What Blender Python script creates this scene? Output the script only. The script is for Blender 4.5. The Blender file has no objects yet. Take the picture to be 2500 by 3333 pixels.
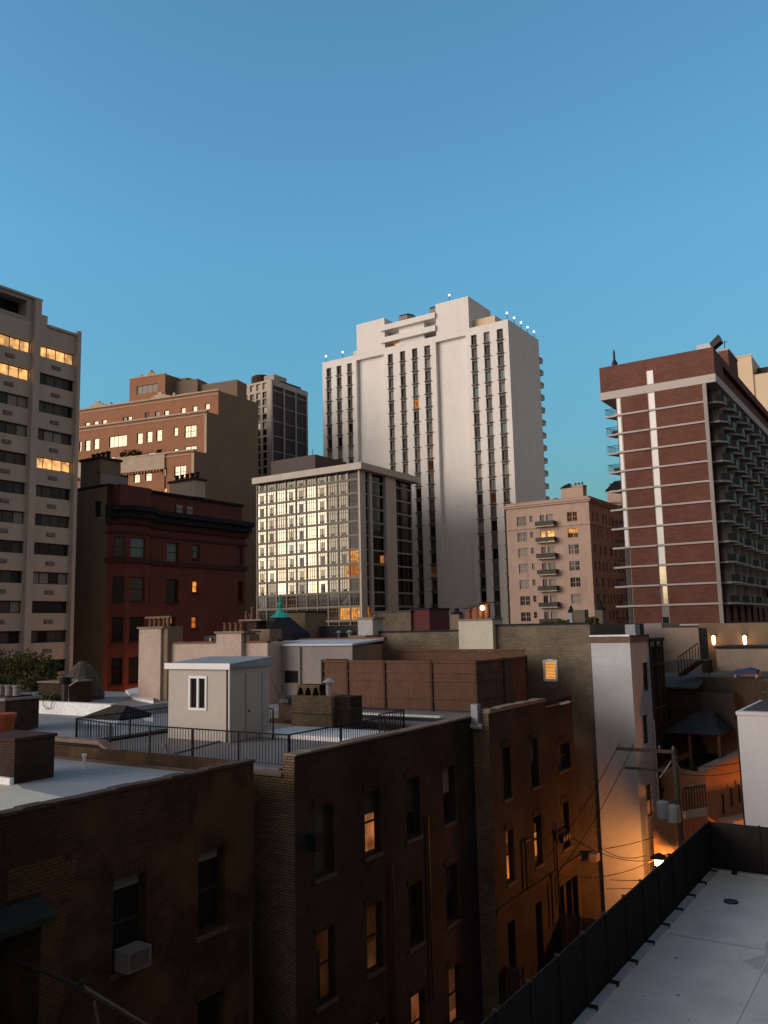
import bpy, math, random
from mathutils import Matrix, Vector
random.seed(7)
sc = bpy.context.scene
COL = sc.collection

# ------------------------------------------------------------------ camera
# World axes follow the street grid: +Y runs up the alley, +X to its right, z = 0 is the pavement.
FPX, PIT, ROL, YAW, EYE = 2753.0, math.radians(7.73), math.radians(-1.284), math.radians(33.0), 17.0
def c2w(a, y, z):
    return Vector((a*math.cos(YAW)-y*math.sin(YAW), a*math.sin(YAW)+y*math.cos(YAW), z))
right0, up0, fwd0 = c2w(1, 0, 0), c2w(0, -math.sin(PIT), math.cos(PIT)), c2w(0, math.cos(PIT), math.sin(PIT))
camR = math.cos(ROL)*right0 + math.sin(ROL)*up0
camU = -math.sin(ROL)*right0 + math.cos(ROL)*up0
cam = bpy.data.cameras.new('camera'); camo = bpy.data.objects.new('camera', cam); COL.objects.link(camo)
m3 = Matrix((camR, camU, -fwd0)).transposed()
camo.matrix_world = Matrix.Translation((0, 0, EYE)) @ m3.to_4x4()
cam.sensor_fit = 'VERTICAL'; cam.sensor_height = 36.0; cam.sensor_width = 27.0
cam.lens = FPX/3333*36
cam.clip_start = 0.2; cam.clip_end = 5000
sc.camera = camo

# ------------------------------------------------------------------ sky, sun, exposure
EXPO = 2.9
GAIN = 2**EXPO
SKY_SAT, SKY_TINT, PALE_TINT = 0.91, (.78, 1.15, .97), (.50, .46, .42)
SUN_AZ = math.radians(142)          # after-glow behind the camera, to its left
w = bpy.data.worlds.new("World"); sc.world = w; w.use_nodes = True
nt = w.node_tree; N = nt.nodes; L = nt.links
bg = N['Background']
sky = N.new('ShaderNodeTexSky'); sky.sky_type = 'NISHITA'; sky.sun_disc = False
sky.sun_elevation = math.radians(1.0); sky.sun_rotation = -SUN_AZ
sky.ozone_density = 3.2; sky.air_density = 1.0; sky.dust_density = 1.0
# clear blue ahead; the sky overhead, behind and to the right is paler and faintly pink out of view, tinted to make the fill light less blue
hsv = N.new('ShaderNodeHueSaturation'); hsv.inputs['Saturation'].default_value = SKY_SAT; hsv.inputs['Hue'].default_value = .5
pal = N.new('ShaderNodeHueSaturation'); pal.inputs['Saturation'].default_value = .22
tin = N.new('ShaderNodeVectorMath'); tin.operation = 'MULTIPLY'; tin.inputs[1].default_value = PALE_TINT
tin2 = N.new('ShaderNodeVectorMath'); tin2.operation = 'MULTIPLY'; tin2.inputs[1].default_value = SKY_TINT
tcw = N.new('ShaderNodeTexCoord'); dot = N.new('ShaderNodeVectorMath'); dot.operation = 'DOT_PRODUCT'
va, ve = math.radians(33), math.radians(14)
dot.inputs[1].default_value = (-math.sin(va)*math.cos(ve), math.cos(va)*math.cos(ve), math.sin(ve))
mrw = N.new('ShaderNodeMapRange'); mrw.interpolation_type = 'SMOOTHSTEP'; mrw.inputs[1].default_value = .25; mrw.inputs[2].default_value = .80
mxw = N.new('ShaderNodeMix'); mxw.data_type = 'RGBA'
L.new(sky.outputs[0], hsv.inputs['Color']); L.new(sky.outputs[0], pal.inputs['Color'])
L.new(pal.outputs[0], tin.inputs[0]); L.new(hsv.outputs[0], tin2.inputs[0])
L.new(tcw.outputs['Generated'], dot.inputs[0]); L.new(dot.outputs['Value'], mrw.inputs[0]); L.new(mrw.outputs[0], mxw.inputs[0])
sep = N.new('ShaderNodeSeparateXYZ'); L.new(tcw.outputs['Generated'], sep.inputs[0])
low = N.new('ShaderNodeMapRange'); low.inputs[1].default_value = .02; low.inputs[2].default_value = .42; low.inputs[3].default_value = .60; low.inputs[4].default_value = 1.0
L.new(sep.outputs[2], low.inputs[0]); dim = N.new('ShaderNodeVectorMath'); dim.operation = 'SCALE'
dr = N.new('ShaderNodeVectorMath'); dr.operation = 'DOT_PRODUCT'; dr.inputs[1].default_value = (math.cos(va), math.sin(va), 0); L.new(tcw.outputs['Generated'], dr.inputs[0])
ev = N.new('ShaderNodeMapRange'); ev.inputs[1].default_value = -.42; ev.inputs[2].default_value = .42; ev.inputs[3].default_value = 1.10; ev.inputs[4].default_value = .84
mu = N.new('ShaderNodeMath'); mu.operation = 'MULTIPLY'; L.new(dr.outputs['Value'], ev.inputs[0]); L.new(ev.outputs[0], mu.inputs[0]); L.new(low.outputs[0], mu.inputs[1])
L.new(tin2.outputs[0], dim.inputs[0]); L.new(mu.outputs[0], dim.inputs['Scale'])
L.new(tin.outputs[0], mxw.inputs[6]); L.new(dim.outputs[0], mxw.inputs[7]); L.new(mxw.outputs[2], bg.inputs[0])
bg.inputs[1].default_value = 0.15
sun = bpy.data.lights.new('sun', 'SUN'); suno = bpy.data.objects.new('sun', sun); COL.objects.link(suno)
sun.energy = 0.42; sun.angle = math.radians(48); sun.color = (1.0, 0.86, 0.75)
sel = math.radians(9)
sdir = Vector((-math.sin(SUN_AZ)*math.cos(sel), math.cos(SUN_AZ)*math.cos(sel), math.sin(sel)))
suno.rotation_euler = sdir.to_track_quat('Z', 'Y').to_euler(); suno.location = (-60, -80, 60)
vs = sc.view_settings
vs.view_transform = 'Standard'; vs.look = 'None'; vs.gamma = 1; vs.use_curve_mapping = False; vs.exposure = EXPO
sc.render.resolution_x = 768; sc.render.resolution_y = 1024
sc.cycles.max_bounces = 6; sc.cycles.diffuse_bounces = 3; sc.cycles.glossy_bounces = 3
sc.cycles.sample_clamp_indirect = 2.0

# ------------------------------------------------------------------ surveying: sight lines to points on real planes
def crop(x0, y0, s): return lambda x, y: (x0+x*s, y0+y*s)
K1=crop(0,900,900/1659);K2=crop(800,900,1000/1659);K3=crop(1600,1050,900/1659);K4=crop(0,1600,900/1659)
L1=crop(400,1950,1000/1659);L2=crop(1300,1950,1200/1659);L3=crop(0,2300,1000/1659);L4=crop(800,2400,900/1659);L5=crop(1600,2600,900/1659)
M1=crop(0,2000,500/1580);M2=crop(400,1950,500/1659);M3=crop(800,1950,500/1659);M4=crop(1250,1950,500/1659);M5=crop(1900,1950,600/1659)
M6=crop(1900,2350,600/1659);M7=crop(1500,2250,500/1382);N1=crop(200,1450,700/1659);N2=crop(1000,920,800/1659);N3=crop(1900,1080,600/1659)
N4=crop(1600,1550,450/1659);N5=crop(800,1500,550/1659);DD=crop(0,0,2500/1659)
def ray(p):
    return camR*((p[0]-1250)/FPX) + camU*((1666.5-p[1])/FPX) + fwd0
class PL:                                    # a vertical plane: s runs along it, d comes out of it
    def __init__(s, ox, oy, ang=0.0):
        s.ox, s.oy = ox, oy; a = math.radians(ang); s.ang = a
        s.dx, s.dy = math.cos(a), math.sin(a); s.nx, s.ny = math.sin(a), -math.cos(a)
    def P(s, u, z, d=0.0): return Vector((s.ox+u*s.dx+d*s.nx, s.oy+u*s.dy+d*s.ny, z))
    def uv(s, p):
        r = ray(p); t = (s.ox*s.nx+s.oy*s.ny)/(r.x*s.nx+r.y*s.ny); x, y = r.x*t, r.y*t
        return ((x-s.ox)*s.dx+(y-s.oy)*s.dy, EYE+r.z*t)
    def off(s, d): return PL(s.ox+d*s.nx, s.oy+d*s.ny, math.degrees(s.ang))
def FR(Y): return PL(0, Y, 0)                # wall facing the camera side, s = X
def SD(X): return PL(X, 0, 90)               # wall along the alley, s = Y
def onZ(z, p):
    r = ray(p); t = (z-EYE)/r.z; return (r.x*t, r.y*t)

# ------------------------------------------------------------------ materials
def newmat(name):
    m = bpy.data.materials.new(name); m.use_nodes = True
    return m, m.node_tree, m.node_tree.nodes['Principled BSDF']
def rgb(c): return (c[0], c[1], c[2], 1)
def plain(name, c, rough=0.8, var=0.18, scale=0.6, metal=0.0, spec=0.3, bump=0.0, fine=6.0, stain=None):
    m, nt, b = newmat(name); n = nt.nodes; l = nt.links
    tc = n.new('ShaderNodeNewGeometry')
    no = n.new('ShaderNodeTexNoise'); no.inputs['Scale'].default_value = scale; no.inputs['Detail'].default_value = 6; no.inputs['Roughness'].default_value = .65
    l.new(tc.outputs['Position'], no.inputs['Vector'])
    no2 = n.new('ShaderNodeTexNoise'); no2.inputs['Scale'].default_value = fine; no2.inputs['Detail'].default_value = 3
    l.new(tc.outputs['Position'], no2.inputs['Vector'])
    ad = n.new('ShaderNodeMath'); ad.operation = 'ADD'; l.new(no.outputs[0], ad.inputs[0]); l.new(no2.outputs[0], ad.inputs[1])
    mr = n.new('ShaderNodeMapRange'); mr.inputs[1].default_value = .7; mr.inputs[2].default_value = 1.3
    mr.inputs[3].default_value = 1-var; mr.inputs[4].default_value = 1+var
    l.new(ad.outputs[0], mr.inputs[0])
    mx = n.new('ShaderNodeVectorMath'); mx.operation = 'SCALE'; mx.inputs[0].default_value = c[:3]
    l.new(mr.outputs[0], mx.inputs['Scale'])
    out = mx.outputs[0]
    if stain:                                   # (colour, amount): streaks of grime with a shape of their own
        st = n.new('ShaderNodeTexNoise'); st.inputs['Scale'].default_value = .9; st.inputs['Detail'].default_value = 8
        mp = n.new('ShaderNodeMapping'); mp.inputs['Scale'].default_value = (1, 1, .22)
        l.new(tc.outputs['Position'], mp.inputs[0]); l.new(mp.outputs[0], st.inputs['Vector'])
        rr = n.new('ShaderNodeMapRange'); rr.inputs[1].default_value = .5; rr.inputs[2].default_value = .75; rr.inputs[4].default_value = stain[1]
        l.new(st.outputs[0], rr.inputs[0])
        mi = n.new('ShaderNodeMix'); mi.data_type = 'RGBA'; l.new(rr.outputs[0], mi.inputs[0]); l.new(out, mi.inputs[6]); mi.inputs[7].default_value = rgb(stain[0])
        out = mi.outputs[2]
    l.new(out, b.inputs['Base Color'])
    b.inputs['Roughness'].default_value = rough; b.inputs['Metallic'].default_value = metal
    b.inputs['Specular IOR Level'].default_value = spec
    if bump:
        bp = n.new('ShaderNodeBump'); bp.inputs['Strength'].default_value = bump; bp.inputs['Distance'].default_value = .02
        l.new(no2.outputs[0], bp.inputs['Height']); l.new(bp.outputs[0], b.inputs['Normal'])
    return m
def brick(name, c1, c2, mortar, bw=.21, rh=.075, ms=.011, patch=.5, pc=None, pscale=.35, bump=.5):
    m, nt, b = newmat(name); n = nt.nodes; l = nt.links
    uv = n.new('ShaderNodeUVMap'); uv.uv_map = 'UVMap'
    # wobble the courses a little
    g = n.new('ShaderNodeNewGeometry')
    br = n.new('ShaderNodeTexBrick'); l.new(uv.outputs[0], br.inputs['Vector'])
    br.inputs['Color1'].default_value = rgb(c1); br.inputs['Color2'].default_value = rgb(c2); br.inputs['Mortar'].default_value = rgb(mortar)
    br.inputs['Scale'].default_value = 1; br.inputs['Brick Width'].default_value = bw; br.inputs['Row Height'].default_value = rh
    br.inputs['Mortar Size'].default_value = ms; br.inputs['Mortar Smooth'].default_value = .3
    no = n.new('ShaderNodeTexNoise'); no.inputs['Scale'].default_value = pscale; no.inputs['Detail'].default_value = 9; no.inputs['Roughness'].default_value = .7
    l.new(g.outputs['Position'], no.inputs['Vector'])
    mr = n.new('ShaderNodeMapRange'); mr.inputs[1].default_value = .38; mr.inputs[2].default_value = .66
    mr.inputs[3].default_value = 1-patch; mr.inputs[4].default_value = 1+patch*.7
    l.new(no.outputs[0], mr.inputs[0])
    sc_ = n.new('ShaderNodeVectorMath'); sc_.operation = 'SCALE'; l.new(br.outputs['Color'], sc_.inputs[0]); l.new(mr.outputs[0], sc_.inputs['Scale'])
    out = sc_.outputs[0]
    if pc:
        n3 = n.new('ShaderNodeTexNoise'); n3.inputs['Scale'].default_value = .5; n3.inputs['Detail'].default_value = 8
        ad = n.new('ShaderNodeVectorMath'); ad.inputs[1].default_value = (31, 7, 3); l.new(g.outputs['Position'], ad.inputs[0]); l.new(ad.outputs[0], n3.inputs['Vector'])
        r3 = n.new('ShaderNodeMapRange'); r3.inputs[1].default_value = .52; r3.inputs[2].default_value = .62; r3.inputs[4].default_value = .8
        l.new(n3.outputs[0], r3.inputs[0])
        mi = n.new('ShaderNodeMix'); mi.data_type = 'RGBA'; l.new(r3.outputs[0], mi.inputs[0]); l.new(out, mi.inputs[6]); mi.inputs[7].default_value = rgb(pc)
        mm = n.new('ShaderNodeMix'); mm.data_type = 'RGBA'; mm.blend_type = 'MULTIPLY'; mm.inputs[0].default_value = .35
        l.new(mi.outputs[2], mm.inputs[6]); l.new(br.outputs['Color'], mm.inputs[7]); out = mi.outputs[2]
    l.new(out, b.inputs['Base Color'])
    b.inputs['Roughness'].default_value = .9; b.inputs['Specular IOR Level'].default_value = .15
    bp = n.new('ShaderNodeBump'); bp.inputs['Strength'].default_value = bump; bp.inputs['Distance'].default_value = .012; bp.invert = True
    l.new(br.outputs['Fac'], bp.inputs['Height']); l.new(bp.outputs[0], b.inputs['Normal'])
    return m
def glow(name, c, s, var=.6, scale=1.3):
    m = bpy.data.materials.new(name); m.use_nodes = True; nt = m.node_tree; n = nt.nodes; l = nt.links
    n.remove(n['Principled BSDF']); e = n.new('ShaderNodeEmission'); l.new(e.outputs[0], n['Material Output'].inputs[0])
    g = n.new('ShaderNodeNewGeometry'); no = n.new('ShaderNodeTexNoise'); no.inputs['Scale'].default_value = scale; no.inputs['Detail'].default_value = 5
    l.new(g.outputs['Position'], no.inputs['Vector'])
    mr = n.new('ShaderNodeMapRange'); mr.inputs[1].default_value = .3; mr.inputs[2].default_value = .7
    mr.inputs[3].default_value = s/GAIN*(1-var); mr.inputs[4].default_value = s/GAIN*(1+var); l.new(no.outputs[0], mr.inputs[0])
    e.inputs[0].default_value = rgb(c); l.new(mr.outputs[0], e.inputs[1])
    return m
def glass(name, c, rough=.06, metal=0.0, spec=.5):
    m, nt, b = newmat(name)
    b.inputs['Base Color'].default_value = rgb(c); b.inputs['Roughness'].default_value = rough
    b.inputs['Metallic'].default_value = metal; b.inputs['Specular IOR Level'].default_value = spec
    n = nt.nodes; no = n.new('ShaderNodeTexNoise'); g = n.new('ShaderNodeNewGeometry'); no.inputs['Scale'].default_value = 1.1
    nt.links.new(g.outputs['Position'], no.inputs['Vector'])
    bp = n.new('ShaderNodeBump'); bp.inputs['Strength'].default_value = .06; bp.inputs['Distance'].default_value = .03
    nt.links.new(no.outputs[0], bp.inputs['Height']); nt.links.new(bp.outputs[0], b.inputs['Normal'])
    return m
M = {}
M['asphalt'] = plain('asphalt', (.05, .05, .05), .9, .3, .5)
M['brick_foreground'] = brick('brick_foreground', (.085, .045, .028), (.060, .033, .022), (.034, .024, .018), patch=.55, pc=(.105, .062, .028))
M['brick_mid'] = brick('brick_mid', (.080, .046, .033), (.058, .034, .026), (.032, .024, .02), patch=.4)
M['brick_yellow'] = brick('brick_yellow', (.25, .165, .10), (.17, .11, .068), (.05, .038, .028), patch=.35, bump=.8)
M['brick_olive'] = brick('brick_olive', (.22, .18, .13), (.165, .135, .10), (.10, .085, .065), patch=.35)
M['brick_pale'] = brick('brick_pale', (.42, .33, .25), (.36, .28, .21), (.30, .24, .19), patch=.2)
M['brick_white'] = brick('brick_white', (.54, .56, .59), (.50, .52, .55), (.43, .45, .47), patch=.12)
M['brick_red'] = plain('brick_red', (.120, .040, .028), .9, .28, .5, stain=((.12, .035, .025), .6))
M['stone_red'] = plain('stone_red', (.055, .022, .018), .9, .25, .8)
M['brick_tan'] = plain('brick_tan', (.21, .15, .10), .9, .16, .4, stain=((.14, .10, .07), .5))
M['brick_brown'] = plain('brick_brown', (.33, .155, .085), .9, .14, .35, fine=3)
M['trim_stone'] = plain('trim_stone', (.46, .36, .26), .85, .2, .8)
M['brick_side'] = plain('brick_side', (.20, .145, .10), .9, .12, .15)
M['tower_white'] = plain('tower_white', (.72, .69, .655), .8, .05, .2, fine=2, stain=((.62, .58, .56), .5))
M['ledge_dark'] = plain('ledge_dark', (.20, .18, .16), .7, .1)
M['concrete'] = plain('concrete', (.50, .45, .40), .85, .1, .3, stain=((.36, .32, .28), .5))
M['concrete_grey'] = plain('concrete_grey', (.36, .33, .31), .85, .12, .4, stain=((.26, .24, .22), .6))
M['grid_concrete'] = plain('grid_concrete', (.20, .185, .15), .8, .1, .4)
M['coping_dark'] = plain('coping_dark', (.07, .048, .038), .9, .25, 2)
M['sill_dark'] = plain('sill_dark', (.085, .068, .056), .9, .2, 2)
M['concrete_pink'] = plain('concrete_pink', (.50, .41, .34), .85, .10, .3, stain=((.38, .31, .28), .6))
M['mullion'] = plain('mullion', (.17, .155, .125), .6, .08)
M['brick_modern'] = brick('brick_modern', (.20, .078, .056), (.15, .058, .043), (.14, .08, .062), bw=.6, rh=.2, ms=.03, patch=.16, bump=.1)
M['band_white'] = plain('band_white', (.50, .45, .42), .8, .08)
M['beige_stone'] = plain('beige_stone', (.46, .33, .265), .9, .12, .3, stain=((.30, .21, .17), .6))
M['cream_stone'] = plain('cream_stone', (.68, .52, .36), .9, .08, .2)
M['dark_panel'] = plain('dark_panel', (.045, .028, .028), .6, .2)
M['dark_metal'] = plain('dark_metal', (.022, .020, .022), .5, .2, 1.5)
M['black'] = plain('black', (.008, .007, .008), .8, .2)
M['roof_white'] = plain('roof_white', (.30, .32, .35), .6, .18, .5, stain=((.30, .30, .32), .5))
M['roof_bright'] = plain('roof_bright', (.80, .80, .80), .45, .2, .7)
M['roof_grey'] = plain('roof_grey', (.21, .19, .18), .8, .25, .4)
M['roof_dark'] = plain('roof_dark', (.06, .055, .055), .9, .3, .5)
M['siding'] = plain('siding', (.47, .42, .375), .7, .05, .6)
M['paint_white'] = plain('paint_white', (.80, .80, .80), .6, .04)
M['stucco_pink'] = plain('stucco_pink', (.48, .37, .31), .9, .15, .8, stain=((.33, .25, .2), .5))
M['stucco_grey'] = plain('stucco_grey', (.26, .225, .215), .9, .1, .7, stain=((.19, .165, .155), .6))
M['stucco_cream'] = plain('stucco_cream', (.52, .50, .42), .9, .1, .8, stain=((.36, .34, .28), .6))
M['terracotta'] = plain('terracotta', (.16, .075, .048), .8, .25, 3)
M['copper'] = plain('copper', (.05, .42, .38), .7, .2, 2)
M['slate'] = plain('slate', (.012, .010, .014), .8, .3, 2)
M['wood'] = plain('wood', (.120, .060, .036), .85, .16, 1.2, fine=3, stain=((.085, .042, .026), .5))
M['wood_dark'] = plain('wood_dark', (.05, .028, .02), .9, .3, 1.5)
M['door_red'] = plain('door_red', (.10, .02, .022), .7, .1)
M['leaf'] = plain('leaf', (.055, .06, .018), .8, .5, 2.5)
M['bark'] = plain('bark', (.05, .035, .025), .9, .3, 3)
M['galvanised'] = plain('galvanised', (.45, .47, .50), .5, .2, 2, metal=.2)
M['pole_wood'] = plain('pole_wood', (.085, .065, .05), .9, .3, 3)
M['membrane'] = plain('membrane', (.60, .585, .55), .7, .13, .35, stain=((.42, .41, .39), .75), fine=25)
M['fence_metal'] = plain('fence_metal', (.017, .015, .015), .8, .2, .8, spec=.1)
M['orange_pot'] = plain('orange_pot', (.36, .085, .03), .7, .15)
M['blue_cloth'] = plain('blue_cloth', (.05, .07, .2), .9, .1)
M['green_canvas'] = plain('green_canvas', (.016, .024, .019), .9, .2)
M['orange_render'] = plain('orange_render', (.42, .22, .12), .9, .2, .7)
M['glass_dark'] = glass('glass_dark', (.020, .018, .019), spec=.2)
M['glass_dim'] = glass('glass_dim', (.07, .06, .053), .3, spec=.2)
M['glass_curtain'] = glass('glass_curtain', (.26, .235, .21), .5, spec=.2)
M['glass_teal'] = glass('glass_teal', (.12, .175, .17), .4, .0, spec=.3)  # greenish reflection put into the base colour
M['glass_sky'] = glass('glass_sky', (.21, .188, .145), .06, 1.0)
M['glass_half'] = glass('glass_half', (.060, .056, .046), .10, 1.0)
M['glass_sky_dim'] = glass('glass_sky_dim', (.13, .118, .09), .08, 1.0)
M['glass_tint'] = glass('glass_tint', (.013, .012, .011), .10, 1.0)
M['glow_warm'] = glow('glow_warm', (1, .50, .17), 1.0, .75, 1.4)
M['glow_soft'] = glow('glow_soft', (1, .52, .20), .62, .5, 2.2)
M['glow_amber'] = glow('glow_amber', (1, .38, .07), .75, .8, 1.3)
M['glow_orange'] = glow('glow_orange', (1, .30, .05), .42, .6, 1.3)
M['glow_faint'] = glow('glow_faint', (1, .34, .12), .045, .7, 1.2)
M['glow_bulb'] = glow('glow_bulb', (1, .85, .7), 2.6, 0)
M['glow_sodium'] = glow('glow_sodium', (1, .62, .22), 60, 0)

# ------------------------------------------------------------------ mesh building
WLOC = {}
class MB:
    def __init__(s): s.v = []; s.f = []; s.m = []; s.mats = []
    def mi(s, m):
        if m not in s.mats: s.mats.append(m)
        return s.mats.index(m)
    def poly(s, pts, m):
        k = len(s.v); s.v += [Vector(p) for p in pts]; s.f.append(tuple(range(k, k+len(pts)))); s.m.append(s.mi(m))
    def hexa(s, c, m):           # 8 corners: bottom 4 ccw, top 4
        for q in ((0,3,2,1),(4,5,6,7),(0,1,5,4),(1,2,6,5),(2,3,7,6),(3,0,4,7)): s.poly([c[i] for i in q], m)
    def box(s, x0, x1, y0, y1, z0, z1, m):
        s.hexa([(x0,y0,z0),(x1,y0,z0),(x1,y1,z0),(x0,y1,z0),(x0,y0,z1),(x1,y0,z1),(x1,y1,z1),(x0,y1,z1)], m)
    def pbox(s, pl, s0, s1, z0, z1, d0, d1, m):     # box on a plane, from depth d0 to d1 (d1 outermost)
        a = [pl.P(s0,z0,d1), pl.P(s1,z0,d1), pl.P(s1,z0,d0), pl.P(s0,z0,d0)]
        b = [pl.P(s0,z1,d1), pl.P(s1,z1,d1), pl.P(s1,z1,d0), pl.P(s0,z1,d0)]
        s.hexa(a+b, m)
    def prism(s, pts, z0, z1, m, taper=1.0):
        n = len(pts); cx = sum(p[0] for p in pts)/n; cy = sum(p[1] for p in pts)/n
        b = [(p[0],p[1],z0) for p in pts]; t = [(cx+(p[0]-cx)*taper, cy+(p[1]-cy)*taper, z1) for p in pts]
        for i in range(n):
            j = (i+1)%n; s.poly([b[i], b[j], t[j], t[i]], m)
        s.poly(t, m); s.poly(b[::-1], m)
    def lathe(s, cx, cy, prof, m, n=12, a0=0):
        rings = [[(cx+r*math.cos(a0+2*math.pi*i/n), cy+r*math.sin(a0+2*math.pi*i/n), z) for i in range(n)] for r, z in prof]
        for a, b in zip(rings, rings[1:]):
            for i in range(n):
                j = (i+1)%n; s.poly([a[i], a[j], b[j], b[i]], m)
        s.poly(rings[0][::-1], m); s.poly(rings[-1], m)
    def tube(s, p, q, r, m, n=6, r2=None):
        p = Vector(p); q = Vector(q); d = (q-p).normalized(); r2 = r if r2 is None else r2
        a = d.cross(Vector((0,0,1)) if abs(d.z) < .9 else Vector((1,0,0))).normalized(); b = d.cross(a)
        A = [p+(a*math.cos(2*math.pi*i/n)+b*math.sin(2*math.pi*i/n))*r for i in range(n)]
        B = [q+(a*math.cos(2*math.pi*i/n)+b*math.sin(2*math.pi*i/n))*r2 for i in range(n)]
        for i in range(n):
            j = (i+1)%n; s.poly([A[i], B[i], B[j], A[j]], m)
        s.poly(A, m); s.poly(B[::-1], m)
    def wall(s, pl, s0, s1, z0, z1, ops, m, rm=None):
        # a wall sheet with openings (sa, sb, za, zb, depth, closed)
        rm = rm or m
        ss = sorted({s0, s1} | {min(max(v, s0), s1) for o in ops for v in o[:2]})
        zz = sorted({z0, z1} | {min(max(v, z0), z1) for o in ops for v in o[2:4]})
        for i in range(len(ss)-1):
            run = None
            for j in range(len(zz)-1):
                cs, cz = (ss[i]+ss[i+1])/2, (zz[j]+zz[j+1])/2
                hole = any(o[0] < cs < o[1] and o[2] < cz < o[3] for o in ops)
                if not hole and run is None: run = zz[j]
                if run is not None and (hole or j == len(zz)-2):
                    top = zz[j] if hole else zz[j+1]
                    s.poly([pl.P(ss[i],run), pl.P(ss[i+1],run), pl.P(ss[i+1],top), pl.P(ss[i],top)], m); run = None
        for o in ops:
            a, b, c, e, d = o[:5]
            s.poly([pl.P(a,c), pl.P(a,c,-d), pl.P(a,e,-d), pl.P(a,e)][::-1], rm)
            s.poly([pl.P(b,c), pl.P(b,c,-d), pl.P(b,e,-d), pl.P(b,e)], rm)
            s.poly([pl.P(a,e), pl.P(a,e,-d), pl.P(b,e,-d), pl.P(b,e)][::-1], rm)
            s.poly([pl.P(a,c), pl.P(a,c,-d), pl.P(b,c,-d), pl.P(b,c)], rm)
            if len(o) > 5 and o[5]: s.poly([pl.P(a,c,-d), pl.P(b,c,-d), pl.P(b,e,-d), pl.P(a,e,-d)], m)
    def build(s, name, parent=None, loc=None, **kw):
        if loc is None: loc = WLOC[parent.name] if parent else Vector((0,0,0))
        loc = Vector(loc)
        me = bpy.data.meshes.new(name); me.from_pydata([v-loc for v in s.v], [], s.f)
        for m in s.mats: me.materials.append(M[m])
        me.polygons.foreach_set('material_index', s.m)
        uvl = me.uv_layers.new(name='UVMap'); buf = [0.0]*(2*len(me.loops))
        for p in me.polygons:
            n = p.normal
            if abs(n.z) > .7: tx, ty = Vector((1,0,0)), Vector((0,1,0))
            else:
                tx = Vector((-n.y, n.x, 0)).normalized(); ty = Vector((0,0,1))
                if tx.x+tx.y < 0: tx = -tx
            for li in p.loop_indices:
                co = me.vertices[me.loops[li].vertex_index].co + loc
                buf[2*li] = co.dot(tx); buf[2*li+1] = co.dot(ty)
        uvl.data.foreach_set('uv', buf); me.update()
        o = bpy.data.objects.new(name, me); COL.objects.link(o); WLOC[o.name] = loc
        if parent: o.parent = parent; o.location = loc - WLOC[parent.name]
        else: o.location = loc
        for k, v in kw.items(): o[k] = v
        return o
def thing(name, label, cat, loc, group=None):
    o = bpy.data.objects.new(name, None); COL.objects.link(o); o.location = loc; WLOC[o.name] = Vector(loc)
    o.empty_display_size = .5; o['label'] = label; o['category'] = cat
    if group: o['group'] = group
    return o

PANES = ['glass_dark']*6 + ['glass_dim']*3 + ['glass_curtain']*1
def window_geo(f, p, pl, s, z, w, h, rec, style, pane, fm):
    fr = .06 if w < 3 else .08
    fd0, fd1 = -rec-.06, -rec+.02
    f.pbox(pl, s, s+w, z, z+fr, fd0, fd1, fm); f.pbox(pl, s, s+w, z+h-fr, z+h, fd0, fd1, fm)
    f.pbox(pl, s, s+fr, z+fr, z+h-fr, fd0, fd1, fm); f.pbox(pl, s+w-fr, s+w, z+fr, z+h-fr, fd0, fd1, fm)
    if style == 'sash': f.pbox(pl, s+fr, s+w-fr, z+h*.5-.03, z+h*.5+.03, fd0, fd1-.01, fm)
    elif style == 'sash6':
        f.pbox(pl, s+fr, s+w-fr, z+h*.5-.04, z+h*.5+.04, fd0, fd1-.01, fm)
        f.pbox(pl, s+w*.5-.02, s+w*.5+.02, z+fr, z+h-fr, fd0, fd1-.015, fm)
    elif style == 'two': f.pbox(pl, s+w*.5-.03, s+w*.5+.03, z+fr, z+h-fr, fd0, fd1-.01, fm)
    elif style == 'double6':
        f.pbox(pl, s+w*.5-.07, s+w*.5+.07, z+fr, z+h-fr, fd0, fd1+.01, fm)
        f.pbox(pl, s+fr, s+w-fr, z+h*.5-.04, z+h*.5+.04, fd0, fd1-.01, fm)
        for k in (.25, .75): f.pbox(pl, s+w*k-.02, s+w*k+.02, z+fr, z+h-fr, fd0, fd1-.015, fm)
    elif style == 'four':
        for k in (.25, .5, .75): f.pbox(pl, s+w*k-.035, s+w*k+.035, z+fr, z+h-fr, fd0, fd1-.01, fm)
    if isinstance(pane, str): pane = [(0, 1, 0, 1, pane)]
    for a, b, c, e, pm in pane:
        p.poly([pl.P(s+w*a, z+h*c, -rec-.03), pl.P(s+w*b, z+h*c, -rec-.03), pl.P(s+w*b, z+h*e, -rec-.03), pl.P(s+w*a, z+h*e, -rec-.03)], pm)
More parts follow.
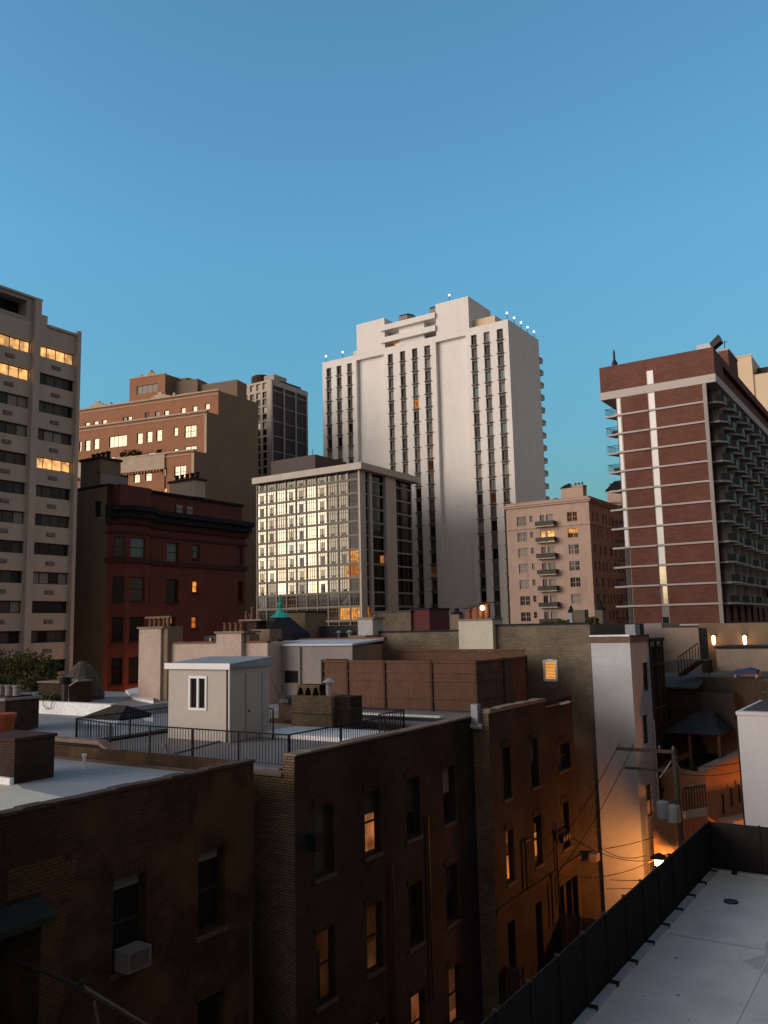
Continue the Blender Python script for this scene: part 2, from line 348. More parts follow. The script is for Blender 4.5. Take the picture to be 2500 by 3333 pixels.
def windows(root, pl, items, rec=.15, cap=100, sill=None):
    # items: (s, z, w, h, style, pane, frame material); the ones that show largest become parts, any past the cap one 'stuff' part
    items = sorted(items, key=lambda i: -(i[2]*i[3]) / (pl.P(i[0], i[1]) - Vector((0,0,EYE))).length_squared)
    for it in items[:cap]:
        s, z, w_, h, st, pane, fm = it
        f, p = MB(), MB(); loc = pl.P(s, z, -rec)
        window_geo(f, p, pl, s, z, w_, h, rec, st, pane, fm)
        fo = f.build('window', root, loc); p.build('pane', fo, loc)
        if sill:
            q = MB(); q.pbox(pl, s-.08, s+w_+.08, z-sill[1], z-.004, -rec, sill[0], sill[2]); q.build('sill', fo, loc)
    if len(items) > cap:
        f, p, q = MB(), MB(), MB()
        for s, z, w_, h, st, pane, fm in items[cap:]:
            window_geo(f, p, pl, s, z, w_, h, rec, st, pane, fm)
            if sill: q.pbox(pl, s-.08, s+w_+.08, z-sill[1], z-.004, -rec, sill[0], sill[2])
        fo = f.build('window', root, kind='stuff'); p.build('pane', fo, kind='stuff')
        if sill: q.build('sill', fo, kind='stuff')
def roof_rim(root, x0, x1, y0, y1, z1, wallmat, roofmat, par=.6, t=.3, copmat=None, cop=.08, over=.06, back=True):
    r = MB(); r.box(x0+t, x1-t, y0+t, y1-t, z1-par-.25, z1-par, roofmat); r.build('roof', root)
    c = MB(); o = over; cm = copmat or wallmat
    c.box(x0-o, x1+o, y0-o, y0+t, z1+.002, z1+cop, cm); c.box(x1-t, x1+o, y0+t, y1+o, z1+.002, z1+cop, cm)
    c.box(x0-o, x0+t, y0+t, y1+o, z1+.002, z1+cop, cm); c.box(x0+t, x1-t, y1-t, y1+o, z1+.002, z1+cop, cm)
    # inner faces of the parapet
    c.box(x0+t-.05, x0+t, y0+t, y1-t, z1-par, z1+.002, wallmat); c.box(x1-t, x1-t+.05, y0+t, y1-t, z1-par, z1+.002, wallmat)
    c.box(x0+t, x1-t, y0+t-.05, y0+t, z1-par, z1+.002, wallmat); c.box(x0+t, x1-t, y1-t, y1-t+.05, z1-par, z1+.002, wallmat)
    c.build('coping', root)
def body(root, x0, x1, y0, y1, z1, m, front=(), side=(), z0=0.0, rm=None, name='wall', top=False):
    b = MB()
    b.wall(FR(y0), x0, x1, z0, z1, list(front), m, rm); b.wall(SD(x1), y0, y1, z0, z1, list(side), m, rm)
    b.poly([(x0,y1,z0),(x1,y1,z0),(x1,y1,z1),(x0,y1,z1)][::-1], m); b.poly([(x0,y0,z0),(x0,y1,z0),(x0,y1,z1),(x0,y0,z1)][::-1], m)
    if top: b.poly([(x0,y0,z1),(x1,y0,z1),(x1,y1,z1),(x0,y1,z1)], m)
    return b.build(name, root)
def opening(i, rec, g=.0): return (i[0]-g, i[0]+i[2]+g, i[1]-g, i[1]+i[3]+g, rec+.04)

# ================================================================== GROUND
g = MB(); g.box(-900, 900, -600, 1500, -1, 0, 'asphalt'); g.build('ground', kind='structure')
# ================================================================== WHITE TOWER
def white_tower():
    Y0, X0, X1, Y1 = 165.0, -124.7, -73.6, 182.0
    pl = FR(Y0); ZT = 83.3
    root = thing('apartment_tower', 'tall white concrete tower with columns of dark windows, tallest in the middle of the skyline', 'tower', ((X0+X1)/2, (Y0+Y1)/2, 0))
    # window columns, measured at the top row
    cols = []
    for a, b in ((435,461),(490,516),(547,573),(767,794),(832,860),(897,926),(963,995),(1215,1246),(1283,1316),(1354,1388)):
        y = 500 - (a-435)*.235
        s0 = pl.uv(K2(a, y))[0]; s1 = pl.uv(K2(b, y))[0]; cols.append((s0, s1))
    pitch = 3.02; ztop = 17+39.13*1.65
    items = []; ledges = []
    rnd = random.Random(3)
    nrow = 23
    lit = {(5,4):'glow_orange', (8,4):'glass_curtain', (6,9):'glow_faint', (7,4):'glass_teal', (7,8):'glass_teal', (8,7):'glass_teal', (8,3):'glass_teal',
           (9,3):'glass_teal', (9,7):'glass_teal', (9,3):'glass_teal', (6,17):'glow_faint', (8,12):'glow_faint', (7,21):'glow_orange', (9,21):'glow_faint', (5,3):'glass_teal'}
    for ci, (a, b) in enumerate(cols):
        for r in range(nrow):
            zt = ztop - r*pitch
            if zt < 10: continue
            pane = lit.get((ci, r)) or rnd.choice(['glass_tint']*4+['glass_dim']*3+['glass_dark']*3+['glass_curtain'])
            items.append((a, zt-2.45, b-a, 2.4, 'two', pane, 'dark_panel'))
            ledges.append((a, b, zt-2.45))
    rec = .5
    ops = [(a, b, ztop-nrow*pitch-.05, ztop, rec+.1) for a, b in cols]
    # the shafts are continuous grooves; spandrel strips close them between windows
    p1a = pl.uv(K2(597,480))[0]; p1b = pl.uv(K2(745,440))[0]; p2a = pl.uv(K2(1025,380))[0]; p2b = pl.uv(K2(1188,340))[0]
    zp = 17+39.35*1.65
    ops += [(p1a, p1b, 2, zp, 1.0, True), (p2a, p2b, 2, zp, 1.0, True)]
    body(root, X0, X1, Y0, Y1, ZT, 'tower_white', front=ops)
    sp = MB()
    for a, b, z in ledges:
        sp.pbox(pl, a, b, z-.62, z, -rec-.06, -.12, 'ledge_dark')
        sp.pbox(pl, a-.12, b+.12, z-.14, z+.0, -.12, .5, 'ledge_dark')
    sp.build('ledge', root, kind='stuff')
    windows(root, pl, items, rec, 100)
    roof_rim(root, X0, X1, Y0, Y1, ZT, 'tower_white', 'roof_grey', par=1.0, t=.5, cop=.05, over=.02)
    # vertical fins beside the grooves
    # rooftop block
    q = lambda x, y: pl.uv(N2(x, y))
    a = q(332,285); b = q(520,240); c = q(865,150); d = q(1085,90)
    ph = MB(); zr = ZT+.06
    yb = Y0+9.5
    ph.box(a[0], b[0], Y0+.02, yb, zr, a[1], 'tower_white')
    ph.box(c[0], d[0], Y0+.02, yb+2, zr, d[1], 'tower_white')
    ph.box(b[0]+.01, c[0]-.01, Y0+2.6, yb-.5, zr, q(520,318)[1]+.5, 'tower_white')
    lt = q(515,292)[1]; lb = q(515,312)[1]; mt = q(515,375)[1]; mb = q(515,398)[1]
    ph.box(b[0]-1.0, c[0]-.01, Y0-.5, Y0+2.59, lt-1.35, lt, 'tower_white')
    ph.box(b[0]-1.0, c[0]-.01, Y0-.5, Y0+2.59, mt-1.35, mt, 'tower_white')
    x1, x2 = q(610,300)[0], q(780,260)[0]
    ph.box(x1, x2, Y0+.6, Y0+2.58, zr, mt-1.36, 'tower_white'); ph.box(x1, x2, Y0+.6, Y0+2.58, mt+.01, lt-1.36, 'tower_white')
    ph.build('penthouse', root)
    lw = MB(); s = q(588,400); lw.pbox(pl, x1-2.0, x1-.3, zr+.3, zr+1.5, -2.5, -1.9, 'glow_warm'); lw.build('lit_window', root)
    for (x, y, x2_, y2_) in ((575,245,650,200),(783,190,858,148)):
        u = q(x, y); v = q(x2_, y2_); h = MB(); cx = (u[0]+v[0])/2; wd = abs(v[0]-u[0])/2
        pts = [(cx-wd, Y0+3), (cx+wd*.5, Y0+3), (cx+wd, Y0+4.2), (cx+wd, Y0+6), (cx-wd, Y0+6)]
        h.prism(pts, lt-.8, lt+2.6, 'stucco_grey'); h.prism(pts, lt+2.61, lt+3.0, 'dark_metal', .9)
        h.build('cooling_unit', root)
    sm = MB(); e = q(1165,275); sm.box(d[0]+.05, X1-4, Y0+2, Y0+8, zr, zr+2.4, 'cream_stone'); sm.build('parapet_box', root); sm = MB(); e2 = q(288,470); sm.box(e2[0], a[0]-.05, Y0+1.5, Y0+6, zr, zr+1.6, 'cream_stone')
    sm.build('parapet_box', root)
    # balconies on the far face that show past the corner
    bk = 0
    for r in range(nrow):
        z = ZT-5.2-r*3.02
        if z < 14: break
        b_ = MB(); b_.box(X1-4.0, X1+.05, Y1+.01, Y1+2.0, z, z+.25, 'tower_white')
        b_.box(X1-4.0, X1+.05, Y1+1.9, Y1+2.02, z+.25, z+1.2, 'concrete_grey'); b_.box(X1-.06, X1+.04, Y1+.02, Y1+1.9, z+.25, z+1.2, 'concrete_grey')
        b_.build('balcony', root)
    # roof edge lamps on short poles
    pts = [(X0+1.0, Y0+.25), (X0+6.2, Y0+.25), (d[0]-5, None), (X1-.3, Y0+.3)] + [(X1-.25, Y0+.3+k*3.7) for k in range(1, 5)]
    for (x, y) in pts:
        m = MB(); z0 = ZT+.06
        if y is None: y = Y0+.4; z0 = d[1]
        m.tube((x, y, z0), (x, y, z0+1.3), .07, 'dark_metal'); o = m.build('lamp_post', root, (x, y, z0))
        m = MB(); m.lathe(x, y, [(.1, z0+1.3), (.24, z0+1.45), (.24, z0+1.65), (.08, z0+1.8)], 'glow_bulb', 8); m.build('bulb', o, (x, y, z0))
white_tower()

# ================================================================== GLASS BUILDING
def glass_block():
    Y0, X1 = 131.2, -90.7; X0 = -116.8; Y1 = 150.5
    pl = FR(Y0); sd = SD(X1); ZT = 46.8
    root = thing('glass_building', 'mid-rise with a grid of reflecting glass panes and a flat overhanging concrete roof slab', 'building', ((X0+X1)/2, (Y0+Y1)/2, 0))
    xs = [pl.uv(N5(x, 1100))[0] for x in (122,203,300,398,495,597,700,805,910,1018)]
    xs = [-116.6] + xs[1:]
    xe = pl.uv(N5(1118, 1100))[0]
    zr = [pl.uv(N5(205, y))[1] for y in (300, 1330)]; pitch = (zr[0]-zr[1])/8
    rows = [zr[0]-pitch*k for k in range(-1, 14)]      # slab lines
    ztop = rows[0]+.1
    items = []; rnd = random.Random(11)
    cells = list(zip(xs[:-1], xs[1:])) + [(xs[-1], xe)]
    for ci, (a, b) in enumerate(cells):
        for r in range(len(rows)-1):
            zt, zb = rows[r], rows[r+1]
            if zb < 2: continue
            up = r <= 8
            R = 'glass_sky' if (r >= 1 and ci < 7) else 'glass_half'  # pane brightness by row and column paints the uneven sky reflection
            if ci >= 7 : R = 'glass_half'
            D_, G_ = 'glass_dark', 'glass_half'
            if R == 'glass_sky' and (rnd.random() < .3 or (r >= 7 and rnd.random() < .5)): R = 'glass_sky_dim'
            if r == 8 and rnd.random() < .6: R = 'glass_half'
            if up and ci < 9:
                if ci in (2, 5): pane = [(0,.5,0,1,R),(.5,1,0,1,R)]
                elif r % 2 == 0: pane = [(0,.28,0,1,R),(.28,.72,.72,1,R),(.28,.72,.2,.72,D_ if rnd.random()<.5 else G_),(.28,.72,0,.2,D_),(.72,1,0,1,R)]
                else: pane = [(0,.28,0,1,R),(.28,.72,.72,1,R),(.28,.72,.22,.72,G_),(.28,.72,0,.22,D_),(.72,1,0,1,R)]
            else:
                q = rnd.choice(['glass_tint','glass_dark','glass_tint'])
                if ci == 9:
                    q = {6:'glow_amber', 7:'glow_orange', 10:'glow_amber'}.get(r, 'glass_tint')
                    pane = [(0,1,0,1,q)]
                else:
                    if (ci, r) in ((8,10),): q = 'glow_amber'
                    if (ci, r) in ((7,10),): q = 'glow_faint'
                    if (ci, r) in ((3,9),(2,9)): q = 'glow_faint'
                    if (ci, r) == (4,12): pane = [(0,.5,0,1,'glow_orange'),(.5,1,0,1,'glass_dark')]
                    else: pane = [(0,1,0,1,q)]
            if (ci, r) == (8,7): pane = [(0,.6,0,1,'glass_half'),(.6,1,0,1,'glow_amber')]
            mw = .14
            items.append((a+mw, zb+.17, b-a-2*mw, zt-zb-.34, 'curtain', pane, 'mullion'))
    ops = [opening(i, .18) for i in items]
    # side: concrete piers with glass between
    S = lambda x, y=900: sd.uv(N5(x, y))[0]
    bays = [(S(1175,700), S(1208,700)), (S(1236,700), S(1362,700)), (S(1468,700), Y1-.2)]
    sitems = []
    for bi, (a, b) in enumerate(bays):
        for r in range(len(rows)-1):
            zt, zb = rows[r], rows[r+1]
            if zb < 2: continue
            q = rnd.choice(['glass_tint','glass_dark','glass_dark','glass_tint'])
            if r < 4 and bi: pane = [(0,.45,0,1,q),(.45,.8,.25,1,'glass_half'),(.8,1,0,1,'glass_tint'),(.45,.8,0,.25,'glass_dark')]
            elif (bi, r) == (1,6): pane = [(0,.7,0,1,'glass_half'),(.7,1,.1,.7,'glow_orange')]
            elif (bi, r) == (0,10): pane = 'glow_orange'
            else: pane = q
            sitems.append((a, zb+.12, b-a, zt-zb-.24, 'four' if bi == 2 else 'two', pane, 'mullion'))
    sops = [opening(i, .25) for i in sitems]
    b = MB(); b.wall(pl, X0, X1, 0, ZT, ops, 'grid_concrete'); b.build('front_wall', root)
    b = MB(); b.wall(sd, Y0, Y1, 0, ZT, sops, 'concrete_grey'); b.poly([(X0,Y0,0),(X0,Y1,0),(X0,Y1,ZT),(X0,Y0,ZT)], 'concrete_grey'); b.poly([(X0,Y1,0),(X1,Y1,0),(X1,Y1,ZT),(X0,Y1,ZT)], 'concrete_grey'); b.build('side_wall', root)
    windows(root, pl, items, .16, 100); windows(root, sd, sitems, .22, 60)
    sp = MB()
    sp.pbox(sd, S(1112,700)+.0, S(1168,700), 0, ZT, .01, .35, 'concrete'); sp.pbox(sd, S(1210,700), S(1234,700), 0, ZT, .01, .35, 'concrete')
    sp.pbox(sd, S(1364,700), S(1464,700), S(1,1)*0+12, ZT, .01, .5, 'concrete'); sp.build('pier', root)
    r = MB(); r.box(X0, -89.3, 129.9, 152.0, ZT+.01, ZT+1.3, 'concrete'); r.build('roof_slab', root)
    p = MB(); u = FR(136).uv(K2(375,960)); v = FR(136).uv(K2(478,990)); p.box(X0, u[0], 136, 147, ZT+1.31, u[1], 'dark_panel'); p.build('penthouse', root)
    a = MB(); t = FR(137).uv(K2(360,930)); a.tube((t[0],137,u[1]), (t[0],137,u[1]+1.4), .06, 'dark_metal'); a.build('antenna', root)
def _curtain_patch():
    global window_geo
    old = window_geo
    def wg(f, p, pl, s, z, w, h, rec, style, pane, fm):
        if style != 'curtain': return old(f, p, pl, s, z, w, h, rec, style, pane, fm)
        d0, d1 = -rec-.04, -rec+.05
        f.pbox(pl, s, s+w, z, z+.07, d0, d1, fm); f.pbox(pl, s, s+w, z+h-.07, z+h, d0, d1, fm)
        f.pbox(pl, s, s+.07, z+.07, z+h-.07, d0, d1, fm); f.pbox(pl, s+w-.07, s+w, z+.07, z+h-.07, d0, d1, fm)
        for k in (.28, .5, .72): f.pbox(pl, s+w*k-.03, s+w*k+.03, z+.07, z+h-.07, d0, d1-.01, fm)
        for k in (.22, .72): f.pbox(pl, s+.07, s+w-.07, z+h*k-.03, z+h*k+.03, d0, d1-.016, fm)
        for a, b, c, e, pm in ([(0,1,0,1,pane)] if isinstance(pane, str) else pane):
            t1, t2 = random.uniform(-.012,.012), random.uniform(-.012,.012)
            p.poly([pl.P(s+w*a, z+h*c, -rec-.02+t1), pl.P(s+w*b, z+h*c, -rec-.02-t1), pl.P(s+w*b, z+h*e, -rec-.02+t2), pl.P(s+w*a, z+h*e, -rec-.02+t1)], pm)
    window_geo = wg
_curtain_patch()
glass_block()

# ================================================================== DARK OFFICE TOWER BEHIND
def dark_tower():
    k = 1.35; X1 = -135.0; Y0 = 116.43*k; Y1 = 127.19*k; ZT = 17+45.96*k; X0 = -158
    root = thing('office_tower', 'dark narrow tower with a rooftop tank, seen between the brown block and the white tower', 'tower', ((X0+X1)/2, (Y0+Y1)/2, 0))
    sd = SD(X1); pl = FR(Y0)
    ops = []; nb = 3; wbay = (Y1-Y0-.5)/3; fp = 2.87*k
    zs = [ZT-2.6-i*fp for i in range(12)]
    pan = MB()
    for i in range(3):
        for z in zs:
            if z-fp < 20: continue
            ops.append((Y0+.5+i*wbay, Y0+.5+(i+1)*wbay-.7, z-fp+.28, z, .5, True))
    items = []; cw = 2.1; fops = []
    for c in range(9):
        x = X1-1.0-(c+1)*cw
        for z in zs:
            if z-fp < 20: continue
            items.append((x+.35, z-fp*.5+.1, cw-.7, fp*.5-.35, 'plain', random.choice(['glass_dark','glass_half','glass_dark']), 'dark_panel'))
            items.append((x+.35, z-fp+.2, cw-.7, fp*.5-.35, 'plain', random.choice(['glass_dark','glass_tint','glass_dark']), 'dark_panel'))
    fops = [opening(i, .3) for i in items] + [(X1-1.0-(c+1)*cw+.35, X1-1.0-c*cw-.35, ZT-2.2, ZT-.5, .4, True) for c in range(9)]
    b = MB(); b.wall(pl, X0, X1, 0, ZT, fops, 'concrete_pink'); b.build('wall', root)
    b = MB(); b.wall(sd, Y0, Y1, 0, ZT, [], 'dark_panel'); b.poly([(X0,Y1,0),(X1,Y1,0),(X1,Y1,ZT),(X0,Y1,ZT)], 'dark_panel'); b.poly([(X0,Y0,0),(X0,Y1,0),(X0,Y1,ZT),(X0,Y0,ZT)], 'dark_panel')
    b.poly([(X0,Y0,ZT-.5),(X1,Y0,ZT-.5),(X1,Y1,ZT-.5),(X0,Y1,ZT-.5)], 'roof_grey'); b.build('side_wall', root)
    r = MB()
    for i in range(4): y = Y0+.02+i*wbay+ (0 if i else 0); r.pbox(sd, min(y, Y1-.5), min(y, Y1-.5)+.45, 0, ZT, .01, .3, 'concrete_grey')
    for z in zs: r.pbox(sd, Y0, Y1, z-.12, z+.06, .01, .12, 'concrete_grey')
    r.pbox(sd, Y0, Y1, ZT-1.4, ZT-.02, .02, .34, 'concrete_grey'); r.build('rib', root)
    windows(root, pl, items, .3, 60)
    t = MB(); t.lathe(X1-7.5, Y0+5, [(2.6,ZT-.5),(2.6,ZT+2.9),(2.2,ZT+3.2)], 'wood_dark', 14); t.build('tank', root)
    t = MB(); t.box(X1-4.8, X1-1.5, Y0+3, Y0+8, ZT-.5, ZT+2.4, 'concrete_grey'); t.box(X1-1.3,X1-.4,Y0+5,Y1-2,ZT-.5,ZT+.8,'dark_panel'); t.build('penthouse', root)
dark_tower()

# ================================================================== BROWN STEPPED BLOCK
def brown_block():
    A = 11.0; X1 = -130.0; kk = 1.3; Z = lambda z: 17+(z-17)*kk
    root = thing('brown_apartment_block', 'broad brown brick apartment block stepping up in setbacks with pale stone ledges', 'apartment block', (-150, 136, 0))
    tiers = [(97.24*kk, Z(46.3), -8, 'lower'), (100.02*kk, Z(53.47), -30, 'mid'), (102.76*kk, Z(57.69), 40, 'upper')]
    YB = 113.0*kk; LW = 52.0
    ca, sa = math.cos(math.radians(A)), math.sin(math.radians(A))
    def fp(y0): return PL(X1, y0, A)
    win = {0: [], 1: [], 2: []}
    def add(t, x0, y0, x1, y1, st, pane='glass_sky'):
        pl = fp(tiers[t][0]); a = pl.uv(K1(x0, y0)); b = pl.uv(K1(x1, y0)); c = pl.uv(K1(x0, y1))
        win[t].append((a[0], c[1], b[0]-a[0], a[1]-c[1], st, pane, 'dark_panel' if st != 'plain' else 'dark_panel'))
    # upper tier (small windows just above the mid ledge)
    for x, y, pn in ((510,878,'glass_sky'),(562,870,'glass_sky'),(612,862,'glass_sky'),(738,845,'glass_half'),(762,842,'glass_sky'),(870,818,'glass_dark'),(930,812,'glass_half'),(985,806,'glass_sky'),(1085,790,'glass_sky'),(1155,780,'glass_sky'),(1230,766,'glass_sky')):
        add(2, x, y, x+28, y+32, 'sash', pn)
    # mid tier row
    for x, y, w_, h, st in ((510,985,32,62,'sash'),(562,975,33,62,'sash'),(822,942,34,64,'sash'),(880,932,34,64,'sash'),(938,922,34,66,'sash'),(1042,908,26,48,'sash'),(1108,898,70,70,'double6'),(655,962,106,66,'four'),(475,990,14,60,'sash')):
        add(1, x, y, x+w_, y+h, st)
    for x, y, w_, st in ((655,1085,34,'sash'),(885,1060,46,'two'),(1042,1035,26,'sash'),(1108,1022,70,'double6')):
        add(1, x, y, x+w_, y+62, st)
    for x, y, w_, h, st in ((735,1178,32,74,'sash6'),(803,1168,36,70,'sash6'),(872,1158,38,70,'sash6'),(975,1150,27,45,'sash'),(1046,1140,70,70,'double6')):
        add(0, x, y, x+w_, y+h, st)
    add(0, 975, 1272, 1002, 1318, 'sash', 'glow_warm'); add(0, 870, 1285, 908, 1340, 'sash6'); add(0, 800, 1292, 836, 1345, 'sash6'); add(0,1046,1262,1116,1330,'double6')
    zb = 0.0
    for t, (y0, zt, _, nm) in enumerate(tiers):
        pl = fp(y0); b = MB()
        base = 0 if t == 0 else tiers[t-1][1]-.3
        b.wall(pl, -LW, 0, base, zt, [opening(i, .25) for i in win[t]], 'brick_brown')
        y1 = tiers[t+1][0] if t < 2 else YB
        b.wall(SD(X1), y0, y1, 0, zt, [], 'brick_side')
        b.build('wall', root)
        windows(root, pl, win[t], .22, 40, sill=(.1, .12, 'trim_stone'))
        c = MB()
        c.pbox(pl, -LW, .25, zt+.002, zt+.35, -.5, .35, 'trim_stone'); c.pbox(pl, -LW, .15, zt-.75, zt-.55, .01, .14, 'trim_stone')
        if t == 0:
            c.pbox(pl, -LW, -7.4, zt-3.2, zt-.05, .01, .30, 'trim_stone')
            for i in range(55): c.pbox(pl, -LW+i*.8, -LW+i*.8+.4, zt-3.75, zt-3.22, .01, .42, 'brick_brown')
            c.pbox(pl, -LW, .05, zt-8.6, zt-8.3, .01, .16, 'trim_stone'); c.pbox(pl, -LW, .05, zt-12.9, zt-12.65, .01, .16, 'trim_stone')
            c.pbox(pl, -.6, .05, 0, zt-.8, .01, .12, 'trim_stone'); c.pbox(pl, -7.7, -7.4, 20, zt-.8, .01, .25, 'brick_brown')
        if t == 1:
            c.pbox(pl, -.5, .05, Z(46.4), zt-.8, .01, .1, 'trim_stone')
        c.build('ledge', root)
        r = MB(); r.poly([pl.P(-LW, zt-.1), pl.P(0, zt-.1), (X1, YB, zt-.1), (X1-LW, YB, zt-.1)], 'roof_grey'); r.build('roof', root)
    b = MB(); b.poly([(X1,YB,0),(X1-LW,YB,0),(X1-LW,YB,Z(57.6)),(X1,YB,Z(57.6))], 'brick_side'); b.build('rear_wall', root)
    # penthouse on the roof
    P2 = PL(X1, 105.5*kk, A); q = lambda x, y: P2.uv(K1(x, y))
    a, b2 = q(778,618), q(992,583); zt = a[1]
    pw = [(q(820,655)[0], q(820,708)[1], q(945,655)[0]-q(820,655)[0], 2.0, 'four', 'glass_curtain', 'brick_brown')]
    m = MB(); m.wall(P2, a[0], b2[0], Z(57), zt, [opening(i, .2) for i in pw], 'brick_brown')
    rgt = P2.P(b2[0], 0); m.poly([(rgt.x,rgt.y,Z(57)),(rgt.x,rgt.y+6.5,Z(57)),(rgt.x,rgt.y+6.5,zt),(rgt.x,rgt.y,zt)], 'brick_side')
    lf = P2.P(a[0], 0); m.poly([(lf.x,lf.y,zt-.05),(rgt.x,rgt.y,zt-.05),(rgt.x,rgt.y+6.5,zt-.05),(lf.x,lf.y+6.5,zt-.05)], 'roof_grey')
    m.build('penthouse', root); windows(root, P2, pw, .2)
    m = MB(); m.pbox(P2, a[0]-.1, b2[0]+.1, zt, zt+.25, -.3, .12, 'trim_stone')
    m.lathe(*P2.P(q(892,560)[0], 0, -1)[:2], [(1.2,zt+.2),(.9,zt+.9),(.55,zt+1.0),(.5,zt+1.6),(.2,zt+1.9)], 'trim_stone', 8)
    for x0, h in ((840,.5),(915,.5)): u = q(x0, 600)[0]; m.pbox(P2, u-.5, u+.5, zt+.25, zt+.25+h, -.4, .05, 'trim_stone')
    m.build('parapet_ornament', root)
    P3 = PL(X1, 107.5*kk, A); q3 = lambda x, y: P3.uv(K1(x, y))
    m = MB(); u, v = q3(985,620), q3(1340,690)
    m.pbox(P3, q3(992,610)[0], q3(1185,640)[0], Z(57), q3(1100,625)[1], -4, 0, 'brick_side')
    m.pbox(P3, q3(1186,640)[0], -.6, Z(57), q3(1215,632)[1]-.4, -5, -.8, 'brick_side'); m.build('roof_house', root)
    m = MB(); ce = P3.P(q3(1090,600)[0], 0, -2); zc = q3(1100,625)[1]; m.lathe(ce.x, ce.y, [(1.3,zc),(1.3,zc+.6),(1.6,zc+.62),(1.6,zc+.9),(.5,zc+1.2)], 'trim_stone', 8); m.build('roof_vent', root)
    # pediments on the upper parapet
    pl = fp(102.76*kk)
    for x, y in ((585,770),(960,722)):
        m = MB(); u = pl.uv(K1(x, y))[0]; z = Z(57.69)+.35
        m.pbox(pl, u-2.6, u+2.6, z, z+.35, -.4, .2, 'trim_stone'); m.pbox(pl, u-1.6, u+1.6, z+.35, z+.75, -.4, .15, 'trim_stone'); m.pbox(pl, u-.6, u+.6, z+.75, z+1.35, -.4, .1, 'trim_stone'); m.build('pediment', root)
        m = MB(); m.pbox(pl, u+3.6, u+4.1, z, z+.7, -.4, .1, 'trim_stone'); m.build('finial', root)
    m = MB()
    for x, y, r_ in ((720,1055,.9),(745,1050,1.2),(790,1048,1.0),(815,1055,.7),(935,1040,.6)):
        s = fp(97.24*kk).uv(K1(x, y))[0]; p = fp(98.0*kk).P(s, Z(46.3)+.35)
        for k in range(60):
            a_ = random.uniform(0, 6.3); rr = r_*math.sqrt(random.random()); hz = random.uniform(.1, r_*1.6); c = Vector((p.x+rr*math.cos(a_), p.y+rr*.6*math.sin(a_), p.z+hz)); d1 = Vector((random.uniform(-.2,.2), random.uniform(-.2,.2), random.uniform(-.2,.2))); d2 = d1.cross(Vector((1,.3,.4))).normalized()*.2
            m.poly([c-d1-d2, c+d1-d2, c+d1+d2, c-d1+d2], 'leaf')
    o = m.build('terrace_planting'); o['label'] = 'dark potted shrubs along the terrace ledge of the brown stepped block'; o['category'] = 'shrubs'; o['kind'] = 'stuff'
brown_block()

